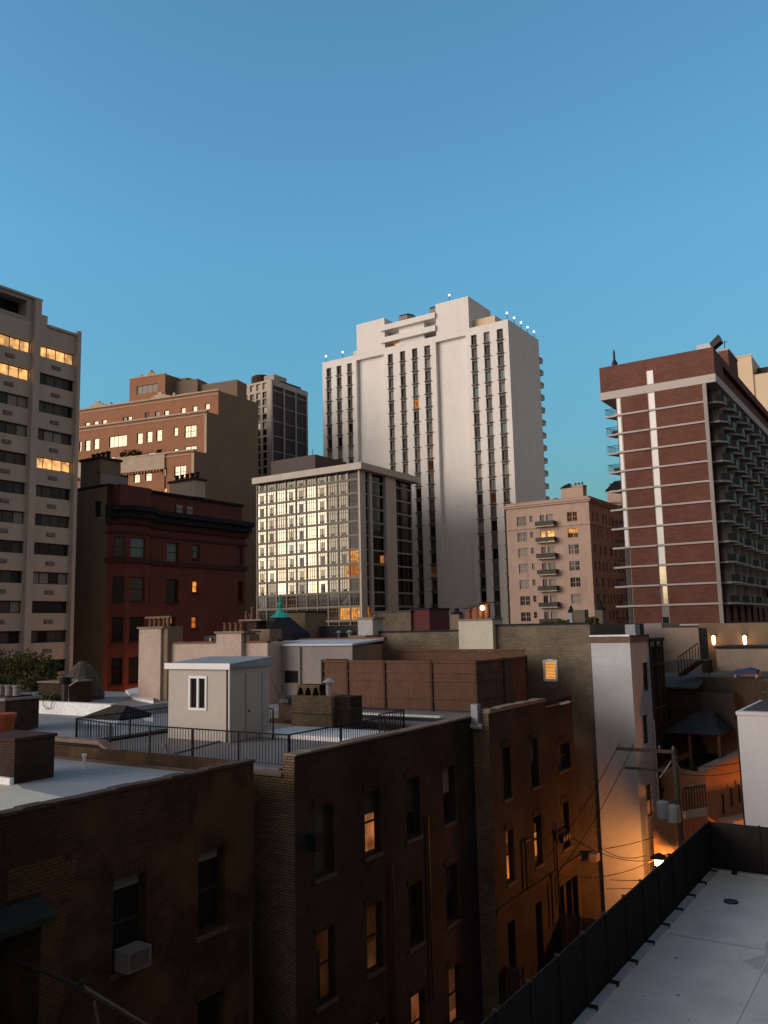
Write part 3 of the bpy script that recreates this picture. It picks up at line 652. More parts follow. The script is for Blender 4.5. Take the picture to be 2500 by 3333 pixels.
# ================================================================== LEFT TOWER
def left_tower():
    X1 = -69.0; k = 1.15; Y0, Y1 = 24.0, 51.45; X0 = -92; ZT = 17+25.32*k
    root = thing('apartment_tower', 'grey concrete tower at the left edge, its ribbon windows partly lit orange', 'tower', ((X0+X1)/2, (Y0+Y1)/2, 0))
    sd = SD(X1); items = []; pitch = 2.335*k; z0 = 17+23.67*k
    units = [(47.04, 51.02), (42.15, 46.2), (37.3, 41.35), (32.4, 36.45), (27.5,31.6)]
    rnd = random.Random(5); H = 1.12
    lit = {(0,0):'glow_warm', (0,4):'glow_warm', (1,0):'glow_amber', (1,1):'glow_amber'}
    for ui, (a, b) in enumerate(units):
        for r in range(17):
            z = z0-r*pitch-H
            if z < .5: continue
            lp = lit.get((ui, r))
            if lp == 'glow_amber': lp = 'glow_warm'
            if lp: pane = [(j*.25+(0 if k_ == 0 else .125), j*.25+.125+(0 if k_ == 0 else .125), 0 if k_ else rnd.choice([0,.12]), 1, rnd.choice([lp,lp,lp,'glow_soft'])) for j in range(4) for k_ in (0,1)]+[(.06+rnd.uniform(0,.6), .16+rnd.uniform(.1,.7)*.2+.5, -.0, .22, 'glow_faint')][:0]+[(0,1,0,.10,'glow_faint')]
            elif (ui, r) == (0, 11): pane = [(0,.25,0,1,'glass_dark'),(.25,.48,0,1,'glow_faint'),(.48,1,0,1,'glass_dark')]
            elif r > 8 and rnd.random() < .4: pane = [(0,1,0,1,'glass_dark')]
            else: pane = [(j*.25, j*.25+.25, 0, 1, rnd.choice(['glass_dark','glass_dim','glass_dark','glass_dim','glass_curtain' if r<11 else 'glass_dim'])) for j in range(4)]
            items.append((a, z, b-a, H, 'four', pane, 'dark_panel'))
    ops = [opening(i, .3) for i in items]
    yb = 40.92*k
    b = MB(); b.wall(sd, Y0, Y1, 0, ZT-.02, ops, 'concrete_pink')
    b.poly([(X0,Y1,0),(X1,Y1,0),(X1,Y1,ZT),(X0,Y1,ZT)], 'concrete_pink'); b.poly([(X0,Y0,0),(X1,Y0,0),(X1,Y0,ZT),(X0,Y0,ZT)], 'concrete_pink')
    b.poly([(X0,Y0,0),(X0,Y1,0),(X0,Y1,ZT),(X0,Y0,ZT)], 'concrete_pink'); b.poly([(X0,Y0,ZT-.02),(X1,Y0,ZT-.02),(X1,Y1,ZT-.02),(X0,Y1,ZT-.02)], 'roof_grey')
    b.build('wall', root); windows(root, sd, items, .28, 100)
    p = MB()
    for a, c, zt in ((46.28, 46.96, 48.5), (51.08, 51.44, ZT+.5), (41.4, 42.1, 46), (36.5,37.2,46), (31.7,32.3,46)):
        p.pbox(sd, a, c, 0, zt, .01, .38, 'concrete_pink')
    p.build('pier', root)
    # top storey with a deep dark loggia
    t = MB(); ZU = 48.4
    t.wall(SD(X1+.02), Y0, yb, ZT, ZU, [(Y0+.5, 45.6, ZT+.35, ZU-.35, 1.4, True)], 'concrete_grey')
    t.poly([(X1+.02,yb,ZT),(X0,yb,ZT),(X0,yb,ZU),(X1+.02,yb,ZU)], 'concrete_pink'); t.poly([(X0,Y0,ZU),(X1,Y0,ZU),(X1,yb,ZU),(X0,yb,ZU)], 'roof_grey')
    t.box(X1-4, X1-.05, yb+.01, 47.9, ZT, ZT+1.1, 'concrete_pink'); t.build('top_storey', root)
    d = MB(); d.pbox(SD(X1), Y0+.6, 45.5, ZT+.4, ZU-.4, -1.3, -1.2, 'black'); d.build('loggia_shade', root)  # black sheet standing in for the shade inside the recess
    c = MB(); c.pbox(sd, 47.9, Y1+.05, ZT, ZT+.25, -.4, .15, 'concrete_pink'); c.pbox(sd, Y0, yb+.1, ZU+.002, ZU+.2, -.4, .2, 'concrete_pink'); c.build('coping', root)
    n = 0
    for ui, (a, b2) in enumerate(units[:3]):
        for r in range(16):
            z = z0-r*pitch-H-.95; m = (a+b2)/2+.0
            if z < .5 or n >= 100: continue
            v = MB(); v.pbox(sd, m-.1-.45, m-.1+.45, z, z+.36, .01, .06, 'dark_panel')
            for q in range(3): v.pbox(sd, m-.5, m+.3, z+.04+q*.11, z+.09+q*.11, .061, .09, 'concrete_grey')
            v.build('vent_grille', root); n += 1
left_tower()

# ================================================================== RED MANSION BLOCK
def red_block():
    X1 = -69.0; k = 1.15; Y0, Y1 = 48.05*k, 65.74*k; X0 = -86
    sd = SD(X1); root = thing('red_brick_house', 'dark red brick apartment house with a heavy black cornice and bay windows', 'house', ((X0+X1)/2, (Y0+Y1)/2, 0))
    q = lambda x, y: sd.uv(N1(x, y))
    def W(x0, y0, x1, y1, st='sash', pane='glass_dim', P=None):
        P = P or sd; a = P.uv(N1(x0, y0)); b = P.uv(N1(x1, y0)); c = P.uv(N1(x0, y1)); return (a[0], c[1], b[0]-a[0], a[1]-c[1], st, pane, 'stone_red')
    flat = [W(815,745,905,895,pane='glass_teal'), W(1015,762,1068,868,pane='glass_teal'), W(1358,778,1400,922,pane='glass_dim'),
            W(808,1030,905,1205,pane='glass_dark'), W(1012,1045,1058,1132,pane='glow_amber'), W(1362,1045,1402,1200,pane='glass_dark'),
            W(810,1322,885,1500,pane=[(0,.75,.72,1,'glow_orange'),(0,1,0,.72,'glass_dark'),(.75,1,.72,1,'glass_dark')]), W(1005,1322,1052,1410,pane='glow_orange')]
    ops = [opening(i, .3) for i in flat]
    zt = q(510,330)[1]; b = MB()
    zc = 29.75
    fr = FR(Y0)
    fw = fr.uv(N1(255,432)); fw2 = fr.uv(N1(302,548)); fitem = [(fw[0], fw2[1], fw2[0]-fw[0], fw[1]-fw2[1], 'sash', 'glass_dark', 'dark_panel')]
    zf = fr.uv(N1(330,320))[1]
    b.wall(sd, Y0, Y1, 0, zc-.3, ops, 'brick_red'); b.build('wall', root)
    b = MB(); b.wall(fr, X0, X1, 0, zf, [opening(i, .25) for i in fitem], 'brick_tan'); b.build('flank_wall', root); b = MB(); b.poly([(X0,Y1,0),(X1,Y1,0),(X1,Y1,zc),(X0,Y1,zc)], 'brick_tan'); b.build('rear_wall', root)
    windows(root, sd, flat, .28, sill=(.15, .18, 'stone_red')); windows(root, fr, fitem, .2)
    # polygonal bay
    s0, s1 = 48.5*k, 53.0*k; dp = 1.1
    pts = [(X1+.01, s0), (X1+dp, s0+1.15), (X1+dp, s1-1.15), (X1+.01, s1)]
    fac = []
    for (ax, ay), (bx, by) in zip(pts, pts[1:]):
        ang = math.degrees(math.atan2(by-ay, bx-ax)); P = PL(ax, ay, ang); fac.append((P, math.hypot(bx-ax, by-ay)))
    bay = MB(); lists = [[], [], []]
    for y0, y1, pa, pb in ((705,860,'glass_dim','glass_teal'),(1012,1198,'glass_dark','glass_dim'),(1322,1510,'glass_dark','glass_dark')):
        P, ln = fac[1]; a = P.uv(N1(540, y0)); c = P.uv(N1(540, y1)); mid = ln/2
        lists[1].append((.5, c[1], ln-1.0, a[1]-c[1], 'sash', pb, 'stone_red')); lists[0].append((.28, c[1], fac[0][1]-.5, a[1]-c[1], 'sash', pa, 'stone_red')); lists[2].append((.28, c[1], fac[2][1]-.5, a[1]-c[1], 'sash', pa, 'stone_red'))
    for y0, y1 in ((440,710),):
        P, ln = fac[1]; a = P.uv(M1(1340, y0)); c = P.uv(M1(1340, y1))
        lists[1].append((.5, c[1], ln-1.0, a[1]-c[1], 'sash', 'glass_dark', 'stone_red')); lists[0].append((.28, c[1], fac[0][1]-.5, a[1]-c[1], 'sash', 'glass_dark', 'stone_red'))
    for (P, ln), li in zip(fac, lists): bay.wall(P, 0, ln, 0, 28.0, [opening(i, .2) for i in li], 'brick_red')
    bay.build('bay', root)
    for (P, ln), li in zip(fac, lists): windows(root, P, li, .18, sill=(.1, .15, 'stone_red'))
    # cornice and belts follow the bay
    def band(z0, z1, d, m, nm, eave=0):
        c = MB(); c.pbox(sd, Y0-.1, Y1+.25+eave, z0, z1, -.1, d, m)
        o = dp+d; c.hexa([(X1, s0-d*.4, z0), (X1+o, s0+1.05, z0), (X1+o, s1-1.05, z0), (X1, s1+d*.4, z0), (X1, s0-d*.4, z1), (X1+o, s0+1.05, z1), (X1+o, s1-1.05, z1), (X1, s1+d*.4, z1)], m)
        return c
    c = band(27.9, 28.55, .35, 'stone_red', 'c'); c2 = band(28.551, 29.2, .8, 'slate', 'c'); c3 = band(29.201, 29.7, 1.25, 'slate', 'c')
    for o in (c2, c3): 
        off = len(c.v); c.v += o.v; c.f += [tuple(i+off for i in f) for f in o.f]; c.m += [c.mi(o.mats[j]) for j in o.m]
    c.build('cornice', root)
    band(24.0, 24.45, .2, 'stone_red', 'b').build('belt_course', root)
    band(26.9, 27.15, .12, 'stone_red', 'b').build('belt_course', root)
    # attic storey set back
    a = MB(); xa = X1-.4
    a.box(X0+1, xa, Y0+.5, Y1-.2, zc-.35, zt, 'brick_red'); a.build('attic', root)
    a = MB(); a.box(X1-1.6, X1+.9, 56.1, 60.2, zc+.0, zt+.15, 'brick_red'); a.build('attic_bay', root)
    at = SD(xa); f1 = at.uv(N1(880,450)); its = [(at.uv(N1(880,450))[0], zc+.1, 1.1, 1.1, 'sash', 'glass_curtain', 'stone_red'), (at.uv(N1(960,455))[0], zc+.1, 1.1, 1.1, 'sash', 'glass_curtain', 'stone_red')]
    windows(root, at, its, -.08)
    r = MB(); r.box(X0+.8, xa+.25, Y0+.3, Y1, zt+.002, zt+.25, 'slate'); r.build('roof', root)
    # flues and roof boxes
    def stack(lbl, x0, y0, x1, y1, Yp, dpt, m, npot, pm, name='chimney'):
        P = FR(Yp); u = P.uv(N1(x0, y0)); v = P.uv(N1(x1, y0)); z0 = P.uv(N1(x0, y1))[1]
        t = thing(name, lbl, 'chimney', ((u[0]+v[0])/2, Yp+dpt/2, z0), 'chimneys with clay pots')
        m_ = MB(); m_.box(u[0], v[0], Yp, Yp+dpt, z0, u[1], m); m_.build('stack', t)
        m_ = MB(); m_.box(u[0]-.15, v[0]+.15, Yp-.15, Yp+dpt+.15, u[1]+.002, u[1]+.25, 'stone_red'); m_.build('cap', t)
        for i in range(npot):
            cx = u[0]+(v[0]-u[0])*(i+.5)/npot; p = MB(); p.lathe(cx, Yp+dpt/2, [(.24,u[1]+.25),(.2,u[1]+.8),(.27,u[1]+.84),(.25,u[1]+1.0)], pm, 10); p.build('pot', t, (cx, Yp+dpt/2, u[1]))
    stack('tan brick chimney with dark pots rising over the flank wall next to the left tower', 150, 130, 300, 330, Y0+.4, 2.6, 'brick_tan', 4, 'slate')
    stack('pale chimney with dark pots on the red brick house, in front of the brown block', 832, 295, 1030, 420, Y0+12, 1.6, 'stucco_pink', 5, 'slate')
    P = FR(Y0+.5); u = P.uv(N1(305,215)); v = P.uv(N1(495,240)); m = MB(); m.box(u[0], X1-2.2, Y0+.5, Y0+4, zf, u[1], 'stucco_grey'); m.box(u[0]-.2, X1-2.0, Y0+.3, Y0+4.2, u[1]+.002, u[1]+.25, 'slate'); m.build('roof_house', root)
red_block()

# ================================================================== BEIGE APARTMENT HOUSE
def beige_house():
    Y0 = 150.0; pl = FR(Y0); a = pl.uv(N4(170,345)); b = pl.uv(N4(1160,222)); X0, X1 = a[0], b[0]; ZT = 17+15.35*1.5
    sd = SD(X1); Y1 = 190.0
    root = thing('stone_apartment_house', 'beige stone apartment house with small dark balconies, right of the white tower', 'apartment house', ((X0+X1)/2, (Y0+Y1)/2, 0))
    q = lambda x, y: pl.uv(N4(x, y))
    zrow = [q(900, 435)[1], q(918, 630)[1], q(930, 825)[1], q(942, 1020)[1], q(960, 1240)[1]]
    p = (zrow[0]-zrow[3])/3; zrow = [zrow[0]-p*i for i in range(9)]
    L_ = (q(302,490)[0], q(415,480)[0]); S_ = (q(455,480)[0], q(492,480)[0]); R_ = (q(903,430)[0], q(1022,430)[0]); B_ = (q(545,560)[0], q(772,560)[0])
    items = []
    for r in range(9):
        zt = zrow[r]; h = 1.75
        lp = 'glass_dark' if r in (0,1,5,6,7,8) else 'glass_curtain'
        items.append((L_[0], zt-h, L_[1]-L_[0], h, 'double6', lp, 'beige_stone'))
        items.append((S_[0], zt-1.15, S_[1]-S_[0], 1.15, 'sash', 'glass_dark' if r in (0,3,5,6) else 'glass_dim', 'beige_stone'))
        rp = {1:[(0,1,.55,1,'glow_amber'),(0,.5,0,.55,'glow_faint'),(.5,1,0,.55,'glass_dark')], 0:'glow_faint', 5:'glass_curtain'}.get(r, 'glass_dark')
        items.append((R_[0], zt-h, R_[1]-R_[0], h, 'double6', rp, 'beige_stone'))
        bx = B_[0]; bw = B_[1]-B_[0]
        items.append((bx+bw*.16, zt-2.15, bw*.24, 2.1, 'plain', 'glow_warm' if r == 1 else ('glass_dark' if r in (0,5) else 'glass_dim'), 'dark_panel'))
        items.append((bx+bw*.50, zt-2.15, bw*.38, 2.1, 'two', 'glow_warm' if r == 1 else ('glass_dark' if r in (3,) else 'glass_curtain'), 'beige_stone'))
    side = []
    rnd = random.Random(8)
    for r in range(9):
        y = Y0+1.6
        while y < Y1-2:
            w_ = rnd.choice([1.0, 1.0, 1.5]); side.append((y, zrow[r]-1.8, w_, 1.75, 'sash', rnd.choice(['glass_dark','glass_dim','glass_dark']) if (r, side and 0) != (1,0) else 'glow_faint', 'beige_stone')); y += w_+rnd.choice([.9,1.4,2.2])
    body(root, X0, X1, Y0, Y1, ZT, 'beige_stone', front=[opening(i, .22) for i in items], side=[opening(i, .2) for i in side])
    windows(root, pl, items, .2, 100, sill=(.08,.1,'trim_stone')); windows(root, sd, side, .18, 90)
    roof_rim(root, X0, X1, Y0, Y1, ZT, 'beige_stone', 'roof_dark', par=.7, t=.35, copmat='beige_stone', cop=.12, over=.1)
    c = MB()
    zc = q(600, 335)[1]
    for z0, z1, d in ((zc-.35, zc, .35), (zc+.001, zc+.25, .55)):
        c.pbox(pl, X0-.3, X1+d, z0, z1, .01, d, 'beige_stone'); c.pbox(sd, Y0, Y1, z0, z1, .01, d, 'beige_stone')
    zb = q(600, 612)[1]; c.pbox(pl, X0, X1+.15, zb-.15, zb+.15, .01, .18, 'beige_stone'); c.pbox(sd, Y0, Y1, zb-.15, zb+.15, .01, .18, 'beige_stone')
    c.build('cornice', root)
    for r in range(8):
        zt = zrow[r]-2.2; m = MB(); m.pbox(pl, B_[0], B_[1], zt-.2, zt, .01, 1.2, 'trim_stone'); o = m.build('balcony', root, pl.P(B_[0], zt))
        m = MB(); m.pbox(pl, B_[0]+.02, B_[1]-.02, zt+.05, zt+.85, 1.12, 1.17, 'dark_metal')
        m.pbox(pl, B_[0]+.02, B_[0]+.07, zt+.05, zt+.85, .02, 1.11, 'dark_metal'); m.pbox(pl, B_[1]-.07, B_[1]-.02, zt+.05, zt+.85, .02, 1.11, 'dark_metal')
        m.build('railing', o, pl.P(B_[0], zt))
    # roof features
    P = FR(Y0+3); u = lambda x, y: P.uv(N4(x, y))
    m = MB(); a, b = u(822,150), u(985,150); m.box(a[0]+.2, b[0]-.2, Y0+3, Y0+5.5, ZT-.5, a[1], 'beige_stone')
    m.build('roof_house', root)
    m = MB(); cx = (a[0]+b[0])/2; m.lathe(cx, Y0+4.2, [((b[0]-a[0])*.72, a[1]), ((b[0]-a[0])*.3, a[1]+.75), (.35, a[1]+.8), (.35, a[1]+1.0)], 'slate', 4, math.pi/4); m.build('roof_cap', root)
    a, b = u(1020,145), u(1148,140); m = MB(); m.box(a[0], b[0], Y0+.6, Y0+2.6, ZT+.1, a[1], 'beige_stone'); m.box(a[0]-.1, b[0]+.1, Y0+.5, Y0+2.7, a[1], a[1]+.22, 'trim_stone')
    for i in range(3): m.lathe(a[0]+.4+i*(b[0]-a[0]-.8)/2, Y0+1.5, [(.2,a[1]+.22),(.2,a[1]+.75)], 'slate', 8)
    m.build('chimney_stack', root)
    a = u(755,225); m = MB(); m.lathe(a[0], Y0+4, [(1.7, ZT-.2), (1.6, ZT+.35), (.3, ZT+.9)], 'slate', 4, math.pi/4); m.build('skylight', root)
beige_house()

# ================================================================== MODERN BRICK TOWER (right)
def brick_tower():
    Y0 = 121.0; k = 1.21; pl = FR(Y0)
    q = lambda x, y: pl.uv(N3(x, y))
    XL, XR = q(135,325)[0], q(1165,135)[0]; zT = 17+31.2*k; zS0 = 17+27.07*k; zS1 = q(700, 478)[1]
    zS1 = zS0+1.15
    XW0, XW1 = q(335,780)[0], q(1080,560)[0]; ov = 1.6
    YF = Y0+ov*0; Y1 = 172.0
    # the wall stands back under the slab by the same amount on each side
    root = thing('brick_balcony_tower', 'red brick tower with white floor bands and stacked balconies at the right', 'tower', ((XL+XR)/2, (Y0+Y1)/2, 0))
    pw = FR(Y0+.01); sd = SD(XW1)
    zb1 = q(700, 690)[1]; zb6 = q(750,1560)[1]; pitch = (zb1-zb6)/5
    nfl = 13
    st1 = (q(290,640)[0], q(335,640)[0]); st2 = (q(558,350)[0], q(622,350)[0])
    ops = [(st2[0], st2[1], 3, zS0, .35), (st1[0], st1[1], 3, zS0, .30)]
    Yw = Y0+.02
    b = MB(); P = FR(Yw)
    b.wall(P, st1[0], XW1, 0, zS0, ops, 'brick_modern'); b.build('wall', root)
    items = []
    for i in range(-1, nfl):
        z1 = zb1-i*pitch-.12; z0 = zb1-(i+1)*pitch+.12
        if i == -1: z1 = zS0-.02
        if z0 < 3: break
        f = i
        p2 = 'glow_strip' if f < 8 else ('glow_strip2' if f < 9 else 'glass_curtain')
        if f == 9: p2 = [(0,.35,0,1,'glass_curtain'),(.35,1,0,1,'glow_strip2')]
        if f == 10: p2 = [(0,1,.4,1,'glass_curtain'),(0,1,0,.4,'black')]
        items.append((st2[0], z0, st2[1]-st2[0], z1-z0, 'plain', p2, 'band_white'))
        items.append((st1[0], z0, st1[1]-st1[0], z1-z0, 'plain', 'glow_strip' if f < 7 else 'glass_dim', 'band_white'))
    windows(root, P, items, .06)
    bd = MB()
    for i in range(nfl):
        z = zb1-i*pitch
        if z < 3: break
        bd.pbox(P, st1[0]-.2, st2[0]-.03, z-.12, z+.12, .01, .2, 'band_white'); bd.pbox(P, st2[1]+.03, XW1+.1, z-.12, z+.12, .01, .2, 'band_white'); bd.pbox(P, st2[0]-.03, st2[1]+.03, z-.10, z+.10, .01, .08, 'band_white')
    bd.pbox(P, XW1-.05, XW1+.45, 0, zS0-.02, .01, .35, 'concrete_grey'); bd.build('floor_band', root)
    s = MB(); s.box(XL, XR, Y0, Y1, zS0, zS1, 'band_white'); s.build('roof_slab', root)
    c = MB()
    c.wall(FR(Y0+.04), XL+.05, XR-.05, zS1, zT, [(st2[0], st2[1], zS1+.05, q(590,345)[1], .3)], 'brick_modern')
    c.wall(SD(XR-.06), Y0+.04, Y1, zS1, zT, [(Y0+6, Y1-1, zS1+.3, zT-1.2, .6, True)], 'brick_modern')
    c.poly([(XL+.05,Y0+.04,zS1),(XL+.05,Y1,zS1),(XL+.05,Y1,zT),(XL+.05,Y0+.04,zT)], 'brick_modern'); c.poly([(XL+.05,Y0+.04,zT-.01),(XR-.06,Y0+.04,zT-.01),(XR-.06,Y1,zT-.01),(XL+.05,Y1,zT-.01)], 'roof_grey')
    c.build('attic', root)
    windows(root, FR(Y0+.04), [(st2[0], zS1+.05, st2[1]-st2[0], q(590,345)[1]-zS1-.05, 'plain', 'glow_strip', 'band_white')], .06)
    # core behind
    sops = []; sitems = []; rnd = random.Random(2)
    ys = [Y0+1.5+j*5.2 for j in range(9)]
    for i in range(nfl):
        z = zb1-i*pitch+pitch*1.0
        for j, y in enumerate(ys):
            zf = zb1-i*pitch+.15
            if zf < 3 or y > Y1-5: continue
            pn = rnd.choice(['glass_dark','glass_dark','glass_tint','glass_dark','glass_dim','glow_faint' if rnd.random() < .3 else 'glass_dark'])
            sitems.append((y, zf, 2.2, pitch-.5, 'two', pn, 'dark_panel'))
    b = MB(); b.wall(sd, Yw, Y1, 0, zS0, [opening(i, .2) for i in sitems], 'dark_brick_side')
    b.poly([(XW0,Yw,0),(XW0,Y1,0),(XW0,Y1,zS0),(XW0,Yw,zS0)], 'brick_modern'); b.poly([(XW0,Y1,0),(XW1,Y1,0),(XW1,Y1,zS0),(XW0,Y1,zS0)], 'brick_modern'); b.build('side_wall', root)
    windows(root, sd, sitems, .18, 90)
    # balconies: left row (front corner only shows) and the staggered rows of the right flank
    n = 0
    for i in range(nfl):
        z = zb1-i*pitch
        if z < 3: break
        xt = q(190,800)[0]
        m = MB(); m.hexa([(xt,Y0+.1,z-.14),(XW0,Y0+.1,z-.14),(XW0,Y0+4.2,z-.14),(xt+1.2,Y0+3.0,z-.14),(xt,Y0+.1,z+.12),(XW0,Y0+.1,z+.12),(XW0,Y0+4.2,z+.12),(xt+1.2,Y0+3.0,z+.12)], 'band_white')
        o = m.build('balcony', root, (xt, Y0+.1, z)); m = MB()
        m.tube((xt+.05,Y0+.15,z+1.15),(st1[0]-.05,Y0+.15,z+1.15),.04,'dark_metal',4); m.tube((xt+.05,Y0+.15,z+1.15),(xt+1.2,Y0+2.9,z+1.15),.04,'dark_metal',4); m.tube((xt+1.2,Y0+2.9,z+1.15),(XW0,Y0+4.1,z+1.15),.04,'dark_metal',4)
        for t in range(9):
            u = t/8; m.tube((xt+.05+u*(st1[0]-xt-.1),Y0+.15,z+.12),(xt+.05+u*(st1[0]-xt-.1),Y0+.15,z+1.15),.025,'dark_metal',4); m.tube((xt+.05+u*1.15,Y0+.15+u*2.75,z+.12),(xt+.05+u*1.15,Y0+.15+u*2.75,z+1.15),.025,'dark_metal',4)
        m.build('railing', o, (xt, Y0+.1, z))
        if i < 7 and i % 2 == 1 or i > 5:
            m = MB(); m.box(xt+.7, st1[0]-.3, Y0+.9, Y0+2.2, z+.13, z+.75, 'dark_panel'); m.build('balcony_furniture', o, (xt, Y0+.1, z))
        for j, y in enumerate(ys):
            if y > Y1-5 or n >= 95: continue
            off = (.0 if (i+j) % 2 else .3)
            x2 = XW1+2.5-off
            m = MB(); pts = [(XW1+.01,y-.6),(x2-.9,y-.6),(x2,y+.7),(x2,y+2.6),(XW1+.01,y+3.3)]
            m.prism(pts, z-.14, z+.10, 'concrete_grey')
            o = m.build('balcony', root, (XW1, y, z)); m = MB()
            for (ax, ay), (bx, by) in zip(pts[1:3], pts[2:4]): m.hexa([(ax-.04,ay,z+.2),(ax,ay,z+.2),(bx,by,z+.2),(bx-.04,by,z+.2),(ax-.04,ay,z+1.1),(ax,ay,z+1.1),(bx,by,z+1.1),(bx-.04,by,z+1.1)], 'dark_metal')
            m.build('railing', o, (XW1, y, z)); n += 1
            m = MB(); m.box(XW1+.02, XW1+1.3, y+3.35, y+3.5, z+.12, z+pitch-.2, 'concrete'); m.build('privacy_screen', o, (XW1, y, z))
    m = MB(); lz = sd.uv(N3(1215,725)); m.pbox(sd, lz[0]+.2, lz[0]+3.0, lz[1]-.25, lz[1]+.05, .05, .5, 'glow_amber'); m.build('balcony_light', root)
    # roof kit
    a = FR(Y0+2).uv(N3(277,280)); m = MB(); zz = zT+.05
    m.box(a[0]-.5, a[0]+.5, Y0+1.5, Y0+2.5, zz-.1, zz+.35, 'band_white'); m.lathe(a[0], Y0+2, [(.5,zz+.35),(.45,zz+.9),(.18,zz+1.4),(.16,zz+2.6),(.05,zz+3.0)], 'dark_metal', 8); m.build('roof_flue', root)
    a = FR(Y0+3).uv(N3(985,160)); b2 = FR(Y0+3).uv(N3(1190,120)); m = MB(); m.box(a[0]+.5, b2[0]-.6, Y0+3, Y0+5, zT, zT+1.6, 'galvanised')
    m.hexa([(b2[0]-.5,Y0+2.6,zT+.6),(b2[0]+.8,Y0+2.6,zT+1.5),(b2[0]+.8,Y0+4.2,zT+1.5),(b2[0]-.5,Y0+4.2,zT+.6),(b2[0]-.8,Y0+2.6,zT+1.4),(b2[0]+.5,Y0+2.6,zT+2.5),(b2[0]+.5,Y0+4.2,zT+2.5),(b2[0]-.8,Y0+4.2,zT+1.4)], 'dark_panel'); m.build('roof_unit', root)
    P5 = FR(133); a = P5.uv(N3(1215,180)); b2 = P5.uv(N3(1300,180)); m = MB(); m.box(a[0], b2[0], 133, 140, zT, a[1], 'brick_modern'); m.box(a[0]-.1, b2[0]+.1, 132.9, 140.1, a[1]+.002, a[1]+.3, 'concrete_pink'); m.build('roof_house', root)
    m = MB(); t = FR(133).uv(N3(1258,70)); m.tube((t[0],133.5,a[1]),(t[0],133.5,t[1]),.06,'dark_metal'); m.tube((t[0]-.5,133.5,t[1]-.3),(t[0]+.5,133.5,t[1]-.3),.04,'dark_metal'); m.build('antenna', root)
M['glow_strip'] = plain('stair_glass', (.86,.84,.80), .35, .10, .3, spec=.6)  # plain off-white strip, no emission
M['glow_strip2'] = glow('stair_lamp_light', (1,.72,.42), .75, .35, .5)
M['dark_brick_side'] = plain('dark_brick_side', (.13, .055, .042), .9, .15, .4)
brick_tower()

def cream_tower():
    Y0 = 185.0; P = FR(Y0); a = P.uv(N3(1370,220)); b = P.uv(N3(1508,212)); c = P.uv(N3(1659,372))
    root = thing('cream_tower', 'sunlit cream tower rising behind the brick tower at the right edge', 'tower', ((a[0]+c[0])/2, Y0+8, 0))
    m = MB(); zt = b[1]; z2 = P.uv(N3(1525,385))[1]
    m.box(a[0], b[0], Y0, Y0+16, 0, zt, 'cream_stone'); m.build('stair_shaft', root)
    m = MB(); m.box(b[0]+.01, c[0]+8, Y0+.3, Y0+16, 0, z2, 'cream_stone'); m.build('wall', root)
    m = MB(); m.box(b[0]+.5, c[0]+6, Y0+7, Y0+15, z2, zt-1.5, 'concrete_grey')
    m.box(a[0]-.2, b[0]+.2, Y0-.15, Y0+.2, zt, zt+.3, 'cream_stone'); m.build('penthouse', root)
    m = MB(); m.box(b[0]+.4, b[0]+4, Y0+3, Y0+6, z2, z2+2, 'dark_panel'); m.build('roof_unit', root)
cream_tower()

# small roof block seen between the beige house and the brick tower
def small_far():
    Y0 = 170; P = FR(Y0); a = P.uv(N4(1385,180)); b = P.uv(N4(1560,170)); root = thing('apartment_house', 'tan house top with dark roof, peeking between the beige house and the brick tower', 'house', ((a[0]+b[0])/2, Y0+3, 0))
    m = MB(); m.box(a[0], b[0]+4, Y0, Y0+9, 0, a[1], 'beige_stone'); m.build('wall', root)
    m = MB(); m.prism([(a[0]-.4,Y0-.4),(b[0]+4.4,Y0-.4),(b[0]+4.4,Y0+9.4),(a[0]-.4,Y0+9.4)], a[1], a[1]+2.2, 'slate', .6); m.build('roof', root)
small_far()

# ================================================================== NEAR ROW ALONG THE ALLEY
def pxw(pl, K, x0, y0, x1, y1):
    a = pl.uv(K(x0, y0)); b = pl.uv(K(x1, y0)); c = pl.uv(K(x0, y1)); return a[0], c[1], b[0]-a[0], a[1]-c[1]
def sashes(root, pl, specs, fm='wood_dark', rec=.2, arch='brick_foreground'):
    # tall alley windows with a segmental arch head and a stone sill
    for s, z, w_, h, pane in specs:
        loc = pl.P(s, z, -rec); f, p = MB(), MB(); window_geo(f, p, pl, s, z, w_, h, rec, 'sash', pane, fm)
        fo = f.build('window', root, loc); p.build('pane', fo, loc)
        q = MB(); q.pbox(pl, s-.06, s+w_+.06, z-.11, z-.004, -rec, .05, 'sill_dark'); q.build('sill', fo, loc)
        a = MB()
        for i in range(7):                      # soldier course set in a shallow curve over the head
            t0 = i/7; t1 = (i+1)/7; u = (t0+t1)/2-.5; zz = z+h+.10*(1-4*u*u)
            a.pbox(pl, s-.05+(w_+.1)*t0+.01, s-.05+(w_+.1)*t1-.01, zz, zz+.22, -.02, .03, arch)
        a.build('arch', fo, loc)

